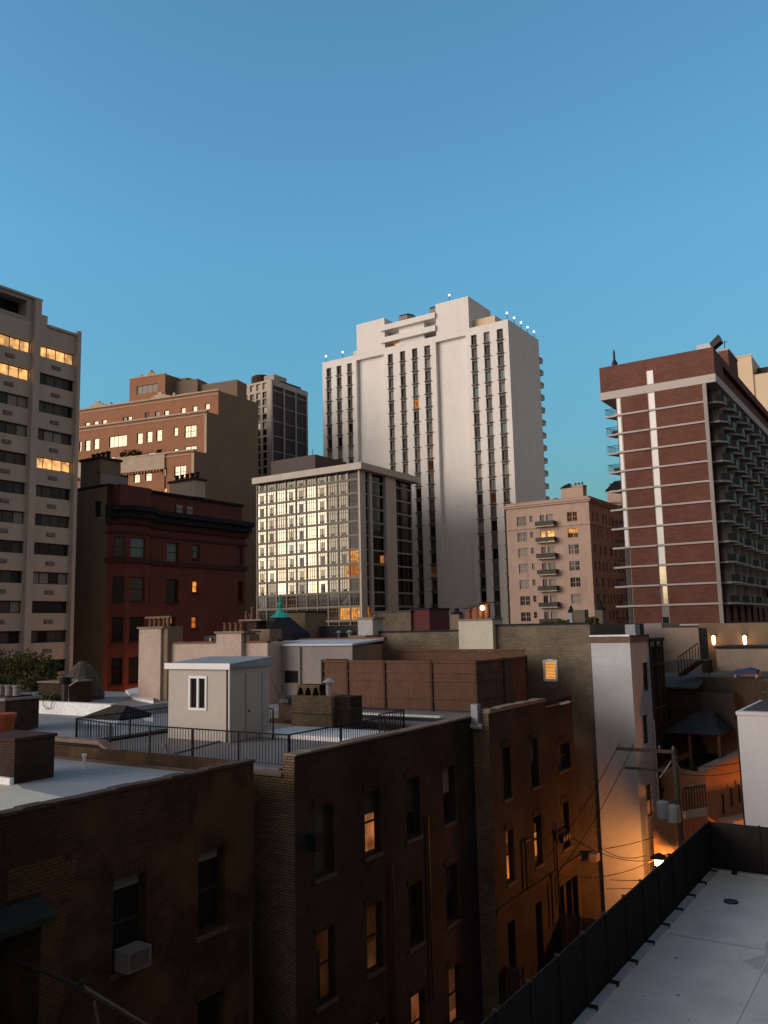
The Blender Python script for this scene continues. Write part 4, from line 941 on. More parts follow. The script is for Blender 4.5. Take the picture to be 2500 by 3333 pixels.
XA = -16.0
M['roof_cream'] = plain('roof_cream', (.66,.62,.54), .7, .12, 1)
def house_A():
    zt = 13.43; Y0, Y1 = -4.0, 17.85; X0 = -34
    root = thing('brick_house', 'dark brick house at the lower left with an air conditioner in one window', 'house', (-25, 8, 0))
    sd = SD(XA); W = []
    a = pxw(sd, L3, 615, 925, 765, 1400); b = pxw(sd, L3, 1072, 775, 1190, 1215)
    h = 1.95
    W = [(a[0], 12.24*1.143-2.43+.0, .92, h), (b[0], 0, .92, h)]
    zt1 = sd.uv(L3(615, 945))[1]; zt2 = sd.uv(L3(1072, 790))[1]
    specs = []
    for s in (a[0], b[0]):
        specs.append((s, zt1-h, .95, h, [(0,1,.86,1,'glass_curtain'),(0,1,0,.86,'glass_dark')]))
        specs.append((s, zt1-h-3.45, .95, h, 'glass_dark')); specs.append((s, zt1-h-6.9, .95, h, 'glass_dark'))
    c = pxw(sd, L3, 1065, 1500, 1190, 1714)
    # covered porch opening at the far left
    p0 = sd.uv(L3(0, 1060)); p1 = sd.uv(L3(225, 1060)); pb = sd.uv(L3(225, 1640))[1]
    porch = (p1[0]-3.6, p1[0], pb-1.0, p1[1]+.15, 1.6, True)
    ops = [(s, s+w_, z, z+hh, .24) for s, z, w_, hh, _ in specs]+[porch]
    body(root, X0, XA, Y0, Y1, zt, 'brick_foreground', side=ops); sashes(root, sd, specs)
    # porch: black sheet for its shaded depth, green awning, jamb bricks painted as if lit
    m = MB(); m.pbox(sd, porch[0]+.02, porch[1]-.02, porch[2]+.02, porch[3]-.02, -1.55, -1.5, 'black'); m.build('porch', root)
    m = MB(); P = sd
    m.poly([P.P(porch[0],porch[3]+.0,.02), P.P(porch[1],porch[3]-.0,.02), P.P(porch[1]-.05,porch[3]-.28,.55), P.P(porch[0],porch[3]-.28,.55)], 'green_canvas')
    m.poly([P.P(porch[0],porch[3]-.28,.55), P.P(porch[1]-.05,porch[3]-.28,.55), P.P(porch[1]-.05,porch[3]-.40,.55), P.P(porch[0],porch[3]-.40,.55)], 'green_canvas')
    m.poly([P.P(porch[1],porch[3],.02), P.P(porch[1]-.05,porch[3]-.28,.55), P.P(porch[1]-.05,porch[3]-.4,.55), P.P(porch[1],porch[3]-.4,.02)], 'green_canvas'); m.build('awning', root)
    m = MB(); rnd = random.Random(4); zz = porch[2]
    while zz < porch[3]+.55:
        e = rnd.uniform(.42, .62) if zz < porch[3]-.3 else rnd.uniform(.5,.85)
        m.pbox(sd, porch[1] if zz < porch[3] else porch[1]-.8, porch[1]+e, zz, zz+.15, .0, .018, 'brick_lit'); zz += .151
    m.build('lit_bricks', root)
    # coping and flat roof
    c = MB(); rnd = random.Random(9); y = Y0
    while y < Y1:                                # tiles of uneven height along the parapet
        l = rnd.uniform(.45, .7); e = min(y+l, Y1+.03); c.box(XA-.28, XA+.04, y+.005, e-.005, zt+.002, zt+.06+rnd.uniform(0, .03), 'coping_dark'); y = e
    c.build('coping', root); c = MB(); c.box(X0, XA-.28, Y1-.05, Y1+.05, zt-.42, zt-.34, 'coping_dark'); c.build('roof_edge', root)
    r = MB()
    r.poly([(X0,Y0,13.0),(XA-.26,Y0,13.0),(XA-.26,Y1-.02,13.0),(X0,Y1-.02,13.0)], 'roof_white'); r.pbox(SD(XA-.26), Y0, Y1-.02, 13.0, zt, -.02, 0, 'roof_bright')
    r.build('roof', root)
    m = MB(); pts = [onZ(13.0, M1(x, y)) for x, y in ((-120,1690),(120,1705),(235,1790),(430,1835),(640,1880),(720,1905),(400,1960),(-120,2050))]
    m.poly([(p[0],p[1],13.006) for p in pts], 'roof_cream'); m.build('cant_strip', root)
    v = MB(); vx, vy = onZ(13.0, M1(865, 1590)); v.lathe(vx, vy, [(.05,13.0),(.05,13.36),(.075,13.37),(.075,13.44)], 'paint_white', 10); v.build('vent_pipe', root)
    # things on the walls
    ac = thing('window_air_conditioner', 'white boxy air conditioner hanging out of the lower left brick window', 'air conditioner', sd.P(a[0], zt1-h))
    z0 = zt1-h; s = a[0]
    m = MB(); m.pbox(sd, s+.12, s+.78, z0+.02, z0+.46, -.1, .38, 'paint_grey'); m.build('case', ac)
    m = MB(); m.pbox(sd, s+.20, s+.70, z0+.08, z0+.40, .381, .39, 'dark_metal')
    for i in range(9): m.pbox(sd, s+.2, s+.7, z0+.10+i*.033, z0+.112+i*.033, .39, .40, 'paint_grey')
    m.build('grille', ac)
    dp = thing('drain_pipe', 'pale metal drain pipe running down the corner of the lower left brick house', 'drain pipe', (XA+.08, Y1-.5, 0))
    m = MB(); yq = sd.uv(L3(1338, 1500))[0]; m.tube((XA+.08,yq,0),(XA+.08,yq,9.4),.035,'sill_dark',8); m.build('pipe', dp)
M['brick_lit'] = brick('brick_lit', (.12,.07,.03), (.09,.053,.025), (.045,.03,.02), patch=.3)  # yellower brick colour imitating the light beside the porch
M['paint_grey'] = plain('paint_grey', (.17,.16,.15), .6, .1)
house_A()

def near_chimney():
    # brick chimney standing on the pale roof at the left edge
    x, y = onZ(13.0, M1(140, 1750)); x2, y2 = onZ(13.0, M1(438, 1660))
    t = thing('chimney', 'squat potless brick chimney on the pale roof at the left edge', 'chimney', (x-.6, y, 13.0))
    P = FR(y); zt = P.uv(M1(150, 1305))[1]
    m = MB(); m.box(x-1.8, x, y, y2, 13.0, zt, 'brick_mid'); m.build('stack', t)
    m = MB(); m.box(x-1.85, x+.05, y-.05, y2+.05, zt+.002, zt+.08, 'stone_red'); m.build('cap', t)
    m = MB(); m.box(x-1.9, x+.0, y-.12, y, 13.0, 13.18, 'roof_bright'); m.build('flashing', t)
near_chimney()

def chimney_back():
    # second chimney further back with pots, at the left edge
    x, y = onZ(13.0, M1(45, 1210)); x2, y2 = onZ(13.0, M1(250, 1200)); P = FR(y)
    zt = P.uv(M1(50, 890))[1]
    t = thing('chimney', 'brown brick chimney with clay pots at the left edge, before the tree', 'chimney', (x-.7, y, 13.0), 'chimneys with clay pots')
    m = MB(); m.box(x-2.4, x, y, y+1.6, 13.0, zt, 'brick_mid'); m.build('stack', t)
    m = MB(); m.box(x-2.5, x+.1, y-.1, y+1.7, zt+.002, zt+.10, 'stucco_grey'); m.box(x-2.2, x-.2, y+.2, y+1.4, zt+.1, zt+.16, 'stone_red'); m.build('cap', t)
    for i in range(4):
        cx = x-.3-i*.55; p = MB(); p.lathe(cx, y+.7, [(.16,zt+.16),(.15,zt+.5),(.19,zt+.52),(.17,zt+.6)], 'stucco_grey', 10); p.build('pot', t, (cx, y+.7, zt))
    zq = P.uv(M1(30, 1110))[1]
    o = thing('plant_pot', 'bright orange clay pot beside the brown chimney at the left edge', 'pot', (x-.75, y-1.5, 13.0))
    px_, py_ = onZ(13.32, M1(10, 1275)); m = MB(); m.lathe(px_, py_, [(.34,13.2),(.46,13.2+.85),(.5,13.2+.86),(.5,13.2+1.0),(.42,13.2+1.0)], 'orange_pot', 18); m.build('bowl', o); m = MB(); m.lathe(px_, py_, [(.4,14.15),(.38,14.16)], 'roof_dark', 18); m.build('soil', o)
chimney_back()

XB = -15.6
def house_B():
    YB0, YB1 = 19.1, 30.0; X0 = -27.6; zt = 13.44
    sd = SD(XB); fr = FR(YB0)
    root = thing('brick_house', 'long dark brick house under the roof deck, one top floor window glowing orange', 'house', (-21, 24.5, 0))
    H = 1.95; zr = [11.86, 8.43, 5.0, 1.9]
    cols = []
    for x0, x1, y in ((415,505,430),(712,798,360),(960,1030,270),(1180,1240,210)):
        a = sd.uv(L4(x0, y))[0]; cols.append(a)
    panes = [['glass_dim', [(0,1,.62,1,'glass_dim'),(0,1,.05,.62,'glow_room'),(0,1,0,.05,'glow_faint')], [(0,1,.4,1,'glass_dim'),(0,1,0,.4,'glass_dark')], [(0,1,.5,1,'blind_pale'),(0,1,0,.5,'glass_dark')]],
             [[(0,1,.7,1,'glow_dusky'),(0,.5,0,.7,'glass_dark'),(.5,1,0,.7,'glow_dusky')], [(0,.25,0,1,'glass_dark'),(.25,1,.4,1,'glow_dusky'),(.25,.9,0,.4,'glow_faint')], [(0,1,0,1,'glass_dark')], [(0,1,.5,1,'glass_dim'),(0,1,0,.5,'black')]],
             ['glass_dark', [(0,1,.5,1,'glow_faint'),(0,1,0,.5,'glass_dark')], 'glow_faint2', [(0,1,.0,.2,'glow_faint2'),(0,1,.2,1,'glow_faint')]],
             ['glass_dark']*4]
    specs = [(cols[c], zr[r]-H, .9, H, panes[r][c]) for r in range(4) for c in range(4)]
    sops = [(s, s+w_, z, z+h, .24) for s, z, w_, h, _ in specs]
    # alley wall
    b = MB(); b.wall(sd, YB0, YB1, 0, zt, sops, 'brick_alley'); b.build('wall', root); sashes(root, sd, specs, arch='brick_mid')
    # end wall with pale face brick near the top
    b = MB(); b.wall(fr, X0, XB, 0, 12.86, [], 'brick_yellow'); b.wall(FR(YB0), XB-.42, XB, 12.86, zt, [], 'brick_yellow')
    b.poly([(XB-.42,YB0,12.86),(XB-.42,YB0+.4,12.86),(XB-.42,YB0+.4,zt),(XB-.42,YB0,zt)], 'brick_yellow')
    b.build('end_wall', root); b = MB(); b.poly([(X0,YB1,0),(XB,YB1,0),(XB,YB1,13),(X0,YB1,13)], 'brick_mid'); b.poly([(X0,YB0,0),(X0,YB1,0),(X0,YB1,12.9),(X0,YB0,12.9)], 'brick_mid'); b.build('rear_wall', root)
    c = MB(); rnd = random.Random(3); x = -23.0
    while x < XB-.45:
        e = min(x+rnd.uniform(.6,.9), XB-.43); c.box(x+.005, e-.005, YB0-.07, YB0+.32, 12.862, 12.95+rnd.uniform(0,.015), 'coping_stone'); x = e
    # sloping coping up to the higher parapet on the left
    c.hexa([(-24.0,YB0-.05,13.30),(-23.0,YB0-.05,12.87),(-23.0,YB0+.32,12.87),(-24.0,YB0+.32,13.30),(-24.0,YB0-.05,13.42),(-23.0,YB0-.05,12.98),(-23.0,YB0+.32,12.98),(-24.0,YB0+.32,13.42)], 'coping_stone')
    c.box(X0, -24.0, YB0-.05, YB0+.32, 13.301, 13.42, 'coping_stone')
    y = YB0
    while y < YB1:
        e = min(y+rnd.uniform(.5,.8), YB1); c.box(XB-.4, XB+.05, y+.005, e-.005, zt+.002, zt+.05+rnd.uniform(0,.025), 'coping_stone'); y = e
    c.build('coping', root)
    p = MB(); p.poly([(X0,YB0,12.86),(-23.0,YB0,12.86),(-24.0,YB0,13.30),(X0,YB0,13.30)], 'brick_mid'); p.box(XB-.38, XB-.02, YB0+.4, YB1, 12.7, zt, 'brick_mid'); p.build('parapet', root)
    r = MB(); zr_ = 12.80
    r.box(X0, XB-.4, YB0+.3, YB1, zr_-.3, zr_, 'roof_grey'); r.build('roof', root)
    d = MB(); z = 12.96                         # dark decking laid under the terrace rail
    d.box(-26.5, -16.6, YB0+.5, 26.2, zr_+.002, z, 'deck'); d.build('deck', root)
    k = MB(); k.box(-22.2, XB-.4, 25.0, 27.3, z+.004, z+.16, 'roof_bright'); k.box(-19.2, XB-.45, 27.31, 27.9, z+.004, z+.05, 'roof_white'); k.build('roof_kerb', root)
    k = MB(); a = onZ(z, M2(470,1700)); b_ = onZ(z, M2(1145,1515)); k.tube((a[0],a[1],z+.03),(b_[0],b_[1],z+.03),.03,'stucco_grey',6); k.tube((a[0]-2.6,a[1]+2.2,z+.03),(a[0],a[1],z+.03),.03,'stucco_grey',6); k.build('conduit', root)
    m = MB(); s = sd.uv(L4(388, 620)); m.pbox(sd, s[0]-.16, s[0]+.16, s[1]-.25, s[1]+.2, .01, .3, 'black'); m.build('meter_box', root)
    # conduits on the wall
    m = MB()
    for x, y0, y1 in ((1085,470,1320),(870,760,1714)):
        m = MB(); a = sd.uv(L4(x, y0)); m.tube((XB+.06,a[0],a[1]-6),(XB+.06,a[0],a[1]),.03,'dark_metal',6); m.build('conduit', root)
M['brick_sooty'] = brick('brick_sooty', (.052,.037,.031), (.037,.028,.024), (.028,.023,.02), patch=.4)
M['brick_alley'] = brick('brick_alley', (.052,.038,.033), (.037,.028,.025), (.028,.023,.021), patch=.4)
M['coping_stone'] = plain('coping_stone', (.22,.165,.13), .9, .25, 2.5)
M['deck'] = plain('deck', (.20,.185,.185), .8, .15, .8)
M['blind_pale'] = plain('blind_pale', (.30,.24,.16), .8, .1)
M['glow_room'] = glow('glow_room', (1,.34,.12), .28, .6, 1.6)
M['glow_dusky'] = glow('glow_dusky', (1,.36,.10), .022, .5, 1.5)
M['glow_faint2'] = glow('glow_faint2', (1,.30,.10), .16, .6, 1.2)
house_B()

# ---- railing around the roof deck
def railing(label, pts, h=.95, posts=2.2, grp='metal railings on the roof deck', z=12.97):
    t = thing('railing', label, 'railing', (pts[0][0], pts[0][1], z), grp)
    top, bal = MB(), MB()
    for (ax, ay), (bx, by) in zip(pts, pts[1:]):
        ln = math.hypot(bx-ax, by-ay); n = max(1, round(ln/.125)); ux, uy = (bx-ax)/ln, (by-ay)/ln
        top.tube((ax,ay,z+h),(bx,by,z+h),.024,'black',6); top.tube((ax,ay,z+.09),(bx,by,z+.09),.018,'dark_metal',6)
        for i in range(1, n):
            x, y = ax+(bx-ax)*i/n, ay+(by-ay)*i/n; bal.tube((x,y,z+.09),(x,y,z+h),.013,'black',4)
        k = max(1, round(ln/posts))
        for i in range(k+1):
            x, y = ax+(bx-ax)*i/k, ay+(by-ay)*i/k; p = MB(); p.box(x-.022,x+.022,y-.022,y+.022,z,z+h+.02,'black'); p.build('post', t, (x,y,z))
    top.build('rail', t); bal.build('baluster_infill', t)
c0 = onZ(12.97, M3(403, 1785)); yF = 19.75; xR = -16.35
railing('black metal railing along the front edge of the roof deck, before the white stair house', [(-24.2, yF), (xR, yF)])
railing('black metal railing along the alley side of the roof deck, between brick parapet and chimney', [(xR, yF+.06), (xR, 24.9)])
railing('black metal railing along the far left side of the roof deck, by the dark skylight', [(-26.9, 20.4), (-26.9, 27.8)])
railing('black metal railing on a slant at the left front corner of the roof deck', [(-26.85, 20.35), (-24.25, yF)])
railing('short black railing beside the stair house, in front of the arched-pot chimney', [(-23.0, 25.9), (-22.2, 25.9), (-20.0, 23.4)][:2]+[(-21.0, 24.5)])
railing('black railing around the deck corner to the right of the arched-pot chimney', [(-20.2, 27.2), (-17.0, 27.2), (-17.0, 25.6)])

# ---- white stair house on the deck
def stair_house():
    Y0 = 23.25; fr = FR(Y0); q = lambda x, y: fr.uv(M2(x, y)); X0 = q(497,700)[0]; X1 = -22.0; Y1 = 25.45
    z0 = 12.97; root = thing('stair_house', 'small cream sided stair house with twin narrow white-framed window standing on the roof deck', 'roof shed', ((X0+X1)/2, (Y0+Y1)/2, z0))
    a = q(735,855); b = q(890,1178); win = (a[0], b[1], b[0]-a[0], a[1]-b[1])
    zt = 15.62
    m = MB(); m.wall(fr, X0, X1, z0, zt, [(win[0], win[0]+win[2], win[1], win[1]+win[3], .1)], 'siding'); m.build('front_wall', root)
    m = MB(); m.wall(SD(X1), Y0, Y1, z0, zt, [], 'siding'); m.poly([(X0,Y1,z0),(X1,Y1,z0),(X1,Y1,zt),(X0,Y1,zt)], 'siding'); m.poly([(X0,Y0,z0),(X0,Y1,z0),(X0,Y1,zt),(X0,Y0,zt)], 'siding'); m.build('side_wall', root)
    f, p = MB(), MB(); s, z, w_, h = win; P = fr; mid = s+w_/2
    f.pbox(P, s-.09, s+w_+.09, z-.09, z-.002, -.05, .04, 'paint_white'); f.pbox(P, s-.09, s+w_+.09, z+h+.002, z+h+.09, -.05, .04, 'paint_white')
    f.pbox(P, s-.09, s-.002, z-.002, z+h+.002, -.05, .04, 'paint_white'); f.pbox(P, s+w_+.002, s+w_+.09, z-.002, z+h+.002, -.05, .04, 'paint_white'); f.pbox(P, mid-.05, mid+.05, z, z+h, -.05, .03, 'paint_white')
    fo = f.build('window', root, P.P(s, z)); p.poly([P.P(s,z,-.04),P.P(s+w_,z,-.04),P.P(s+w_,z+h,-.04),P.P(s,z+h,-.04)], 'glass_dark'); p.build('pane', fo, P.P(s, z))
    r = MB(); o = .1
    r.hexa([(X0-o,Y0-o,zt+.002),(X1+o,Y0-o,zt+.002),(X1+o,Y1+o,zt+.002),(X0-o,Y1+o,zt+.002),(X0-o,Y0-o,zt+.16),(X1+o,Y0-o,zt+.16),(X1+o,Y1+o,zt+.34),(X0-o,Y1+o,zt+.34)], 'roof_white'); r.build('roof', root)
    f = MB(); f.box(X0-o-.01, X1+o+.02, Y0-o-.03, Y0-o-.002, zt-.04, zt+.18, 'paint_white'); f.build('fascia', root)
    t = MB(); t.box(X1-.14, X1-.03, Y0-.03, Y0-.002, z0, zt-.05, 'wood_dark'); t.build('corner_board', root)
    t = MB(); t.tube((X1+.04,Y0-.05,z0),(X1+.04,Y0-.05,zt-.05),.035,'paint_white',8); t.build('downpipe', root)
    d = MB(); sd = SD(X1); d.pbox(sd, Y0+.85, Y0+.89, z0+.05, zt-.25, .001, .02, 'stucco_grey'); d.pbox(sd, Y0+1.75, Y0+1.79, z0+.05, zt-.25, .001, .02, 'stucco_grey'); d.pbox(sd, Y0+.89, Y0+1.75, z0+.03, zt-.27, .001, .012, 'siding'); o_ = d.build('door', root)
    k = MB(); k.lathe(X1+.05, Y0+1.0, [(.03,z0+1.0),(.045,z0+1.03),(.03,z0+1.06)], 'dark_metal', 8); k.build('handle', o_)
    for z in [z0+.18*i for i in range(1, 15)]:
        pass
stair_house()

M['brick_vent'] = brick('brick_vent', (.40,.29,.17), (.30,.21,.125), (.12,.09,.06), patch=.4, bump=.8)
def pot_chimney():
    Y0 = 28.0; fr = FR(Y0); q = lambda x, y: fr.uv(M3(x, y)); X0, X1 = q(495,1050)[0], q(922,1050)[0]; z0 = 12.8; zt = q(700,1045)[1]
    t = thing('chimney', 'weathered tan brick chimney with arched clay vents and a small metal cowl, beside the railing', 'chimney', ((X0+X1)/2, Y0+.5, z0))
    m = MB(); m.box(X0, X1, Y0, Y0+1.1, z0, zt, 'brick_vent'); m.box(X0-.06, X1+.02, Y0-.06, Y0+1.12, z0+.75, z0+.83, 'brick_vent'); m.box(X1+.002, X1+.75, Y0+.25, Y0+1.1, z0, zt-.02, 'brick_mid'); m.build('stack', t)
    # vents: a row of clay hoods with flared arched mouths
    top = q(700,930)[1]; n = 3; wv = (q(790,980)[0]-q(545,980)[0])/n; x = q(535,980)[0]
    for i in range(n):
        p = MB(); a = x+i*wv; b = a+wv; pts = []
        P = fr
        mouth = [(a+.03,zt+.01),(a+.06,zt+.12),(a+wv*.32,zt+.30),(a+wv*.5,zt+.34),(b-wv*.32,zt+.30),(b-.06,zt+.12),(b-.03,zt+.01)]
        for (u0,w0),(u1,w1) in zip(mouth, mouth[1:]):
            p.poly([P.P(u0,w0,-.1), P.P(u1,w1,-.1), P.P(u1,top,-.1), P.P(u0,top,-.1)], 'brick_vent')
            p.poly([P.P(u0,w0,-.1), P.P(u1,w1,-.1), P.P(u1,w1,-.5), P.P(u0,w0,-.5)], 'brick_mid')
        p.poly([P.P(a,zt,-.1),P.P(a+.03,zt,-.1),P.P(a+.03,top,-.1),P.P(a,top,-.1)], 'brick_vent'); p.poly([P.P(b-.03,zt,-.1),P.P(b,zt,-.1),P.P(b,top,-.1),P.P(b-.03,top,-.1)], 'brick_vent')
        p.poly([P.P(a,top,-.1),P.P(b,top,-.1),P.P(b,top,-.8),P.P(a,top,-.8)], 'brick_mid'); p.poly([P.P(a,zt,-.5),P.P(b,zt,-.5),P.P(b,top,-.5),P.P(a,top,-.5)], 'black')
        p.build('clay_vent', t, P.P(a, zt))
    cx, cy = q(850,1000)[0], Y0+.3
    m = MB(); m.tube((cx,cy,zt),(cx,cy,q(845,925)[1]),.10,'galvanised',12); m.build('flue', t)
    c = MB(); zc = q(860,905)[1]; c.lathe(cx, cy, [(.26,zc),(.27,zc+.02),(.06,zc+.16),(.02,zc+.17)], 'galvanised', 16); c.build('cowl', t)
pot_chimney()

def grill():
    x, y = onZ(12.97, M3(420, 1310)); t = thing('barbecue_grill', 'dark covered barbecue with two upright handles beside the arched-pot chimney', 'barbecue', (x, y, 12.97))
    m = MB(); m.box(x-.35,x+.55,y,y+.5,12.97,13.75,'wood_dark'); m.build('body', t)
    m = MB(); m.lathe(x+.1, y+.25, [(.5,13.75),(.46,13.92),(.3,14.02),(.05,14.06)], 'dark_metal', 12); m.build('lid', t)
    m = MB(); m.tube((x-.25,y+.1,13.7),(x-.62,y,14.5),.02,'dark_metal'); m.tube((x+.12,y+.1,13.9),(x-.18,y,14.5),.02,'dark_metal'); m.build('handle', t)
grill()

# ---- wooden roof enclosure
def wood_enclosure():
    Y0 = 34.9; fr = FR(Y0); q = lambda K, x, y: fr.uv(K(x, y)); XR = -17.85; zb, zt = 13.12, 15.38; Y1 = 40.4
    root = thing('wooden_roof_fence', 'tall red-brown wooden board fence enclosing a roof terrace in the middle', 'fence', (-21.5, Y0, zb))
    xp = [q(M3,1100,660)[0], q(M3,1500,660)[0], q(M4,512,660)[0], XR]
    xl = q(M3,830,660)[0]; xll = q(M3,662,660)[0]
    def panel(pl, s0, s1, z0, z1, d=.0, m='wood', nb=None):
        b = MB(); n = nb or max(2, round((s1-s0)/.14)); rnd = random.Random(int(s0*100))
        for i in range(n):
            a = s0+(s1-s0)*i/n; c = s0+(s1-s0)*(i+1)/n
            b.pbox(pl, a+.004, c-.004, z0+rnd.uniform(0,.02), z1-.10+rnd.uniform(-.015,.015), -.03+d, d+rnd.uniform(-.006,.006), m)
        for z in (z0+.55, z0+1.35, z1-.52, ): b.pbox(pl, s0, s1, z-.045, z+.045, d+.007, d+.04, m)
        b.pbox(pl, s0, s1, z1-.10, z1, -.05+d, d+.06, m)
        return b.build('board_panel', root)
    segs = [(xl, xp[0])]+list(zip(xp[:-1], xp[1:]))
    for a, b in segs: panel(fr, a+.05, b-.05, zb, zt)
    panel(fr.off(-1.6), xll, xl+.4, zb, zt-.0, m='wood_dark')
    sd = SD(XR)
    for a, b in ((Y0+.05, Y0+2.75), (Y0+2.85, Y1)): panel(sd, a+.02, b-.02, zb, zt, m='wood')
    panel(FR(Y1), xp[0]-.5, XR-.05, zb, zt+.35, m='wood')
    for x in [xl]+xp:
        p = MB(); p.box(x-.05, x+.05, Y0-.08, Y0+.04, zb-.1, zt+.04, 'wood_dark'); p.build('post', root, (x, Y0, zb))
    for y in (Y0+2.8, Y1): p = MB(); p.box(XR-.05, XR+.06, y-.05, y+.05, zb-.1, zt+.04, 'wood_dark'); p.build('post', root, (XR, y, zb))
wood_enclosure()

# ---- house C
XC = -14.92
def house_C():
    Y0, Y1 = 30.02, 38.85; X0 = -27.6; zt = 13.6
    sd = SD(XC); fr = FR(Y0)
    root = thing('brick_house', 'brick house further up the alley whose lower floors glow orange from the lamp', 'house', ((X0+XC)/2, 34, 0))
    zs = [12.14, 9.0]; H = 1.95
    c1 = sd.uv(M7(372,520))[0]; c2 = sd.uv(M7(622,440))[0]; c3 = sd.uv(M7(905,1090))[0]; c3a = sd.uv(M7(868,490))[0]
    specs = [(c1, zs[0]-H, .72, H, 'glass_dim'), (c2, zs[0]-H, .8, H, [(0,1,.5,1,'glass_curtain'),(0,1,0,.5,'glass_dark')]), (c3a, 10.40, 1.5, 1.15, [(0,.45,0,1,'glass_dark'),(.45,.55,0,1,'glass_dim'),(.55,1,0,1,'glass_dark')]),
             (c1, zs[1]-H, .72, H, [(0,1,.72,1,'glow_faint2'),(0,1,.5,.72,'glow_faint'),(0,1,0,.5,'glow_orange')]), (c2, zs[1]-H, .8, H, [(0,1,.82,1,'glass_dark'),(0,1,.62,.82,'glow_faint'),(0,1,.40,.62,'glow_amber'),(0,1,.15,.40,'glow_orange'),(0,1,0,.15,'glow_faint')]), (c3, zs[1]-H, .9, H, [(0,1,.45,1,'glass_dim'),(0,1,0,.45,'glass_dark')])]
    doors = []
    for x, y in ((455,2040),(700,1870),(905,1850),(975,1790),(1030,1750)):
        s = sd.uv(M7(x, y))[0]; doors.append((s-.35, 2.2, .65, 3.45))
    ops = [(s, s+w_, z, z+h, .24) for s, z, w_, h, _ in specs]+[(s, s+w_, z, z+h, .35, True) for s, z, w_, h in doors]
    b = MB(); b.wall(sd, Y0, Y1, 0, zt, ops, 'brick_sooty'); b.build('wall', root); sashes(root, sd, specs, arch='brick_sooty')
    for s, z, w_, h in doors:
        m = MB(); m.pbox(sd, s+.03, s+w_-.03, z, z+h-.02, -.33, -.28, 'wood_dark'); m.build('door', root, sd.P(s, z))
    b = MB(); b.wall(fr, X0, XC, 0, 13.05, [], 'brick_yellow'); b.wall(fr, XC-.32, XC, 13.05, zt, [], 'brick_yellow')
    b.build('end_wall', root); b = MB(); b.poly([(X0,Y1,0),(XC,Y1,0),(XC,Y1,13),(X0,Y1,13)], 'brick_mid'); b.build('rear_wall', root)
    c = MB(); rnd = random.Random(6); y = Y0
    while y < 35.6:
        e = min(y+rnd.uniform(.35,.6), 35.6); c.box(XC-.36, XC+.05, y+.01, e-.01, zt+.002, zt+.10+rnd.uniform(0,.07), 'coping_stone'); y = e
    c.build('coping', root); c = MB(); c.box(XC-.34, XC+.04, 35.61, Y1, zt-.28, zt-.22, 'coping_stone'); c.build('coping', root)
    p = MB(); p.box(XC-.33, XC-.01, Y0+.4, 35.6, 13.0, zt, 'brick_mid'); p.box(XC-.33, XC-.005, 35.6, Y1, 13.0, zt-.3, 'brick_mid'); p.build('parapet', root)
    w2 = MB(); w2.box(XC-.62, XC-.34, Y0-.25, Y0+.05, 13.2, 13.95, 'roof_white'); w2.build('parapet_pier', root)
    r = MB(); r.box(X0, XC-.33, Y0+.3, Y1, 12.8, 13.05, 'roof_grey'); r.build('roof', root)
    g_ = MB(); g_.box(-24.0, -18.2, 32.0, 32.3, 13.052, 13.18, 'roof_bright'); g_.box(-24.0,-16.6,31.2,31.6,13.052,13.16,'dark_metal'); g_.build('roof_kerb', root)
    v = MB(); vx = fr.uv(M4(960,1310))[0]; v.tube((vx-.45,Y0-.15,13.12),(vx+.45,Y0-.15,13.12),.11,'galvanised',12); v.build('vent_duct', root)
    k = MB(); s = sd.uv(M7(800,150))[0]; k.box(XC-.5, XC+.12, 37.2, 38.3, 13.31, 13.4, 'roof_bright'); k.build('flashing', root)
    bl = MB(); bl.pbox(sd, Y0, Y1, 6.25, 6.45, .01, .08, 'brick_mid'); bl.build('belt_course', root)
    # pipes and meter stacks
    m = MB()
    for x, y0, y1, dd in ((560,1350,1800,.1),(835,1180,1950,.1),(790,1640,2120,.12)):
        m = MB(); a = sd.uv(M7(x, y0)); c_ = sd.uv(M7(x, y1)); m.tube((XC+dd,a[0],a[1]),(XC+dd,a[0],c_[1]),.045,'dark_metal',8)
        if x == 560: m.tube((XC+.1,a[0],a[1]),(XC+.1,a[0]+.5,a[1]),.045,'dark_metal',8)
        m.build('pipe', root)
    m = MB(); a = sd.uv(M7(900,1300)); 
    for i in range(3): m.lathe(XC+.22, a[0]-.4+i*.3, [(.08,a[1]-.2),(.13,a[1]-.1),(.13,a[1]+.1),(.05,a[1]+.2)], 'dark_metal', 10)
    m.tube((XC+.15,a[0]-.9,a[1]+.25),(XC+.15,a[0]+.3,a[1]+.25),.04,'dark_metal'); m.build('gas_meter', root)
house_C()

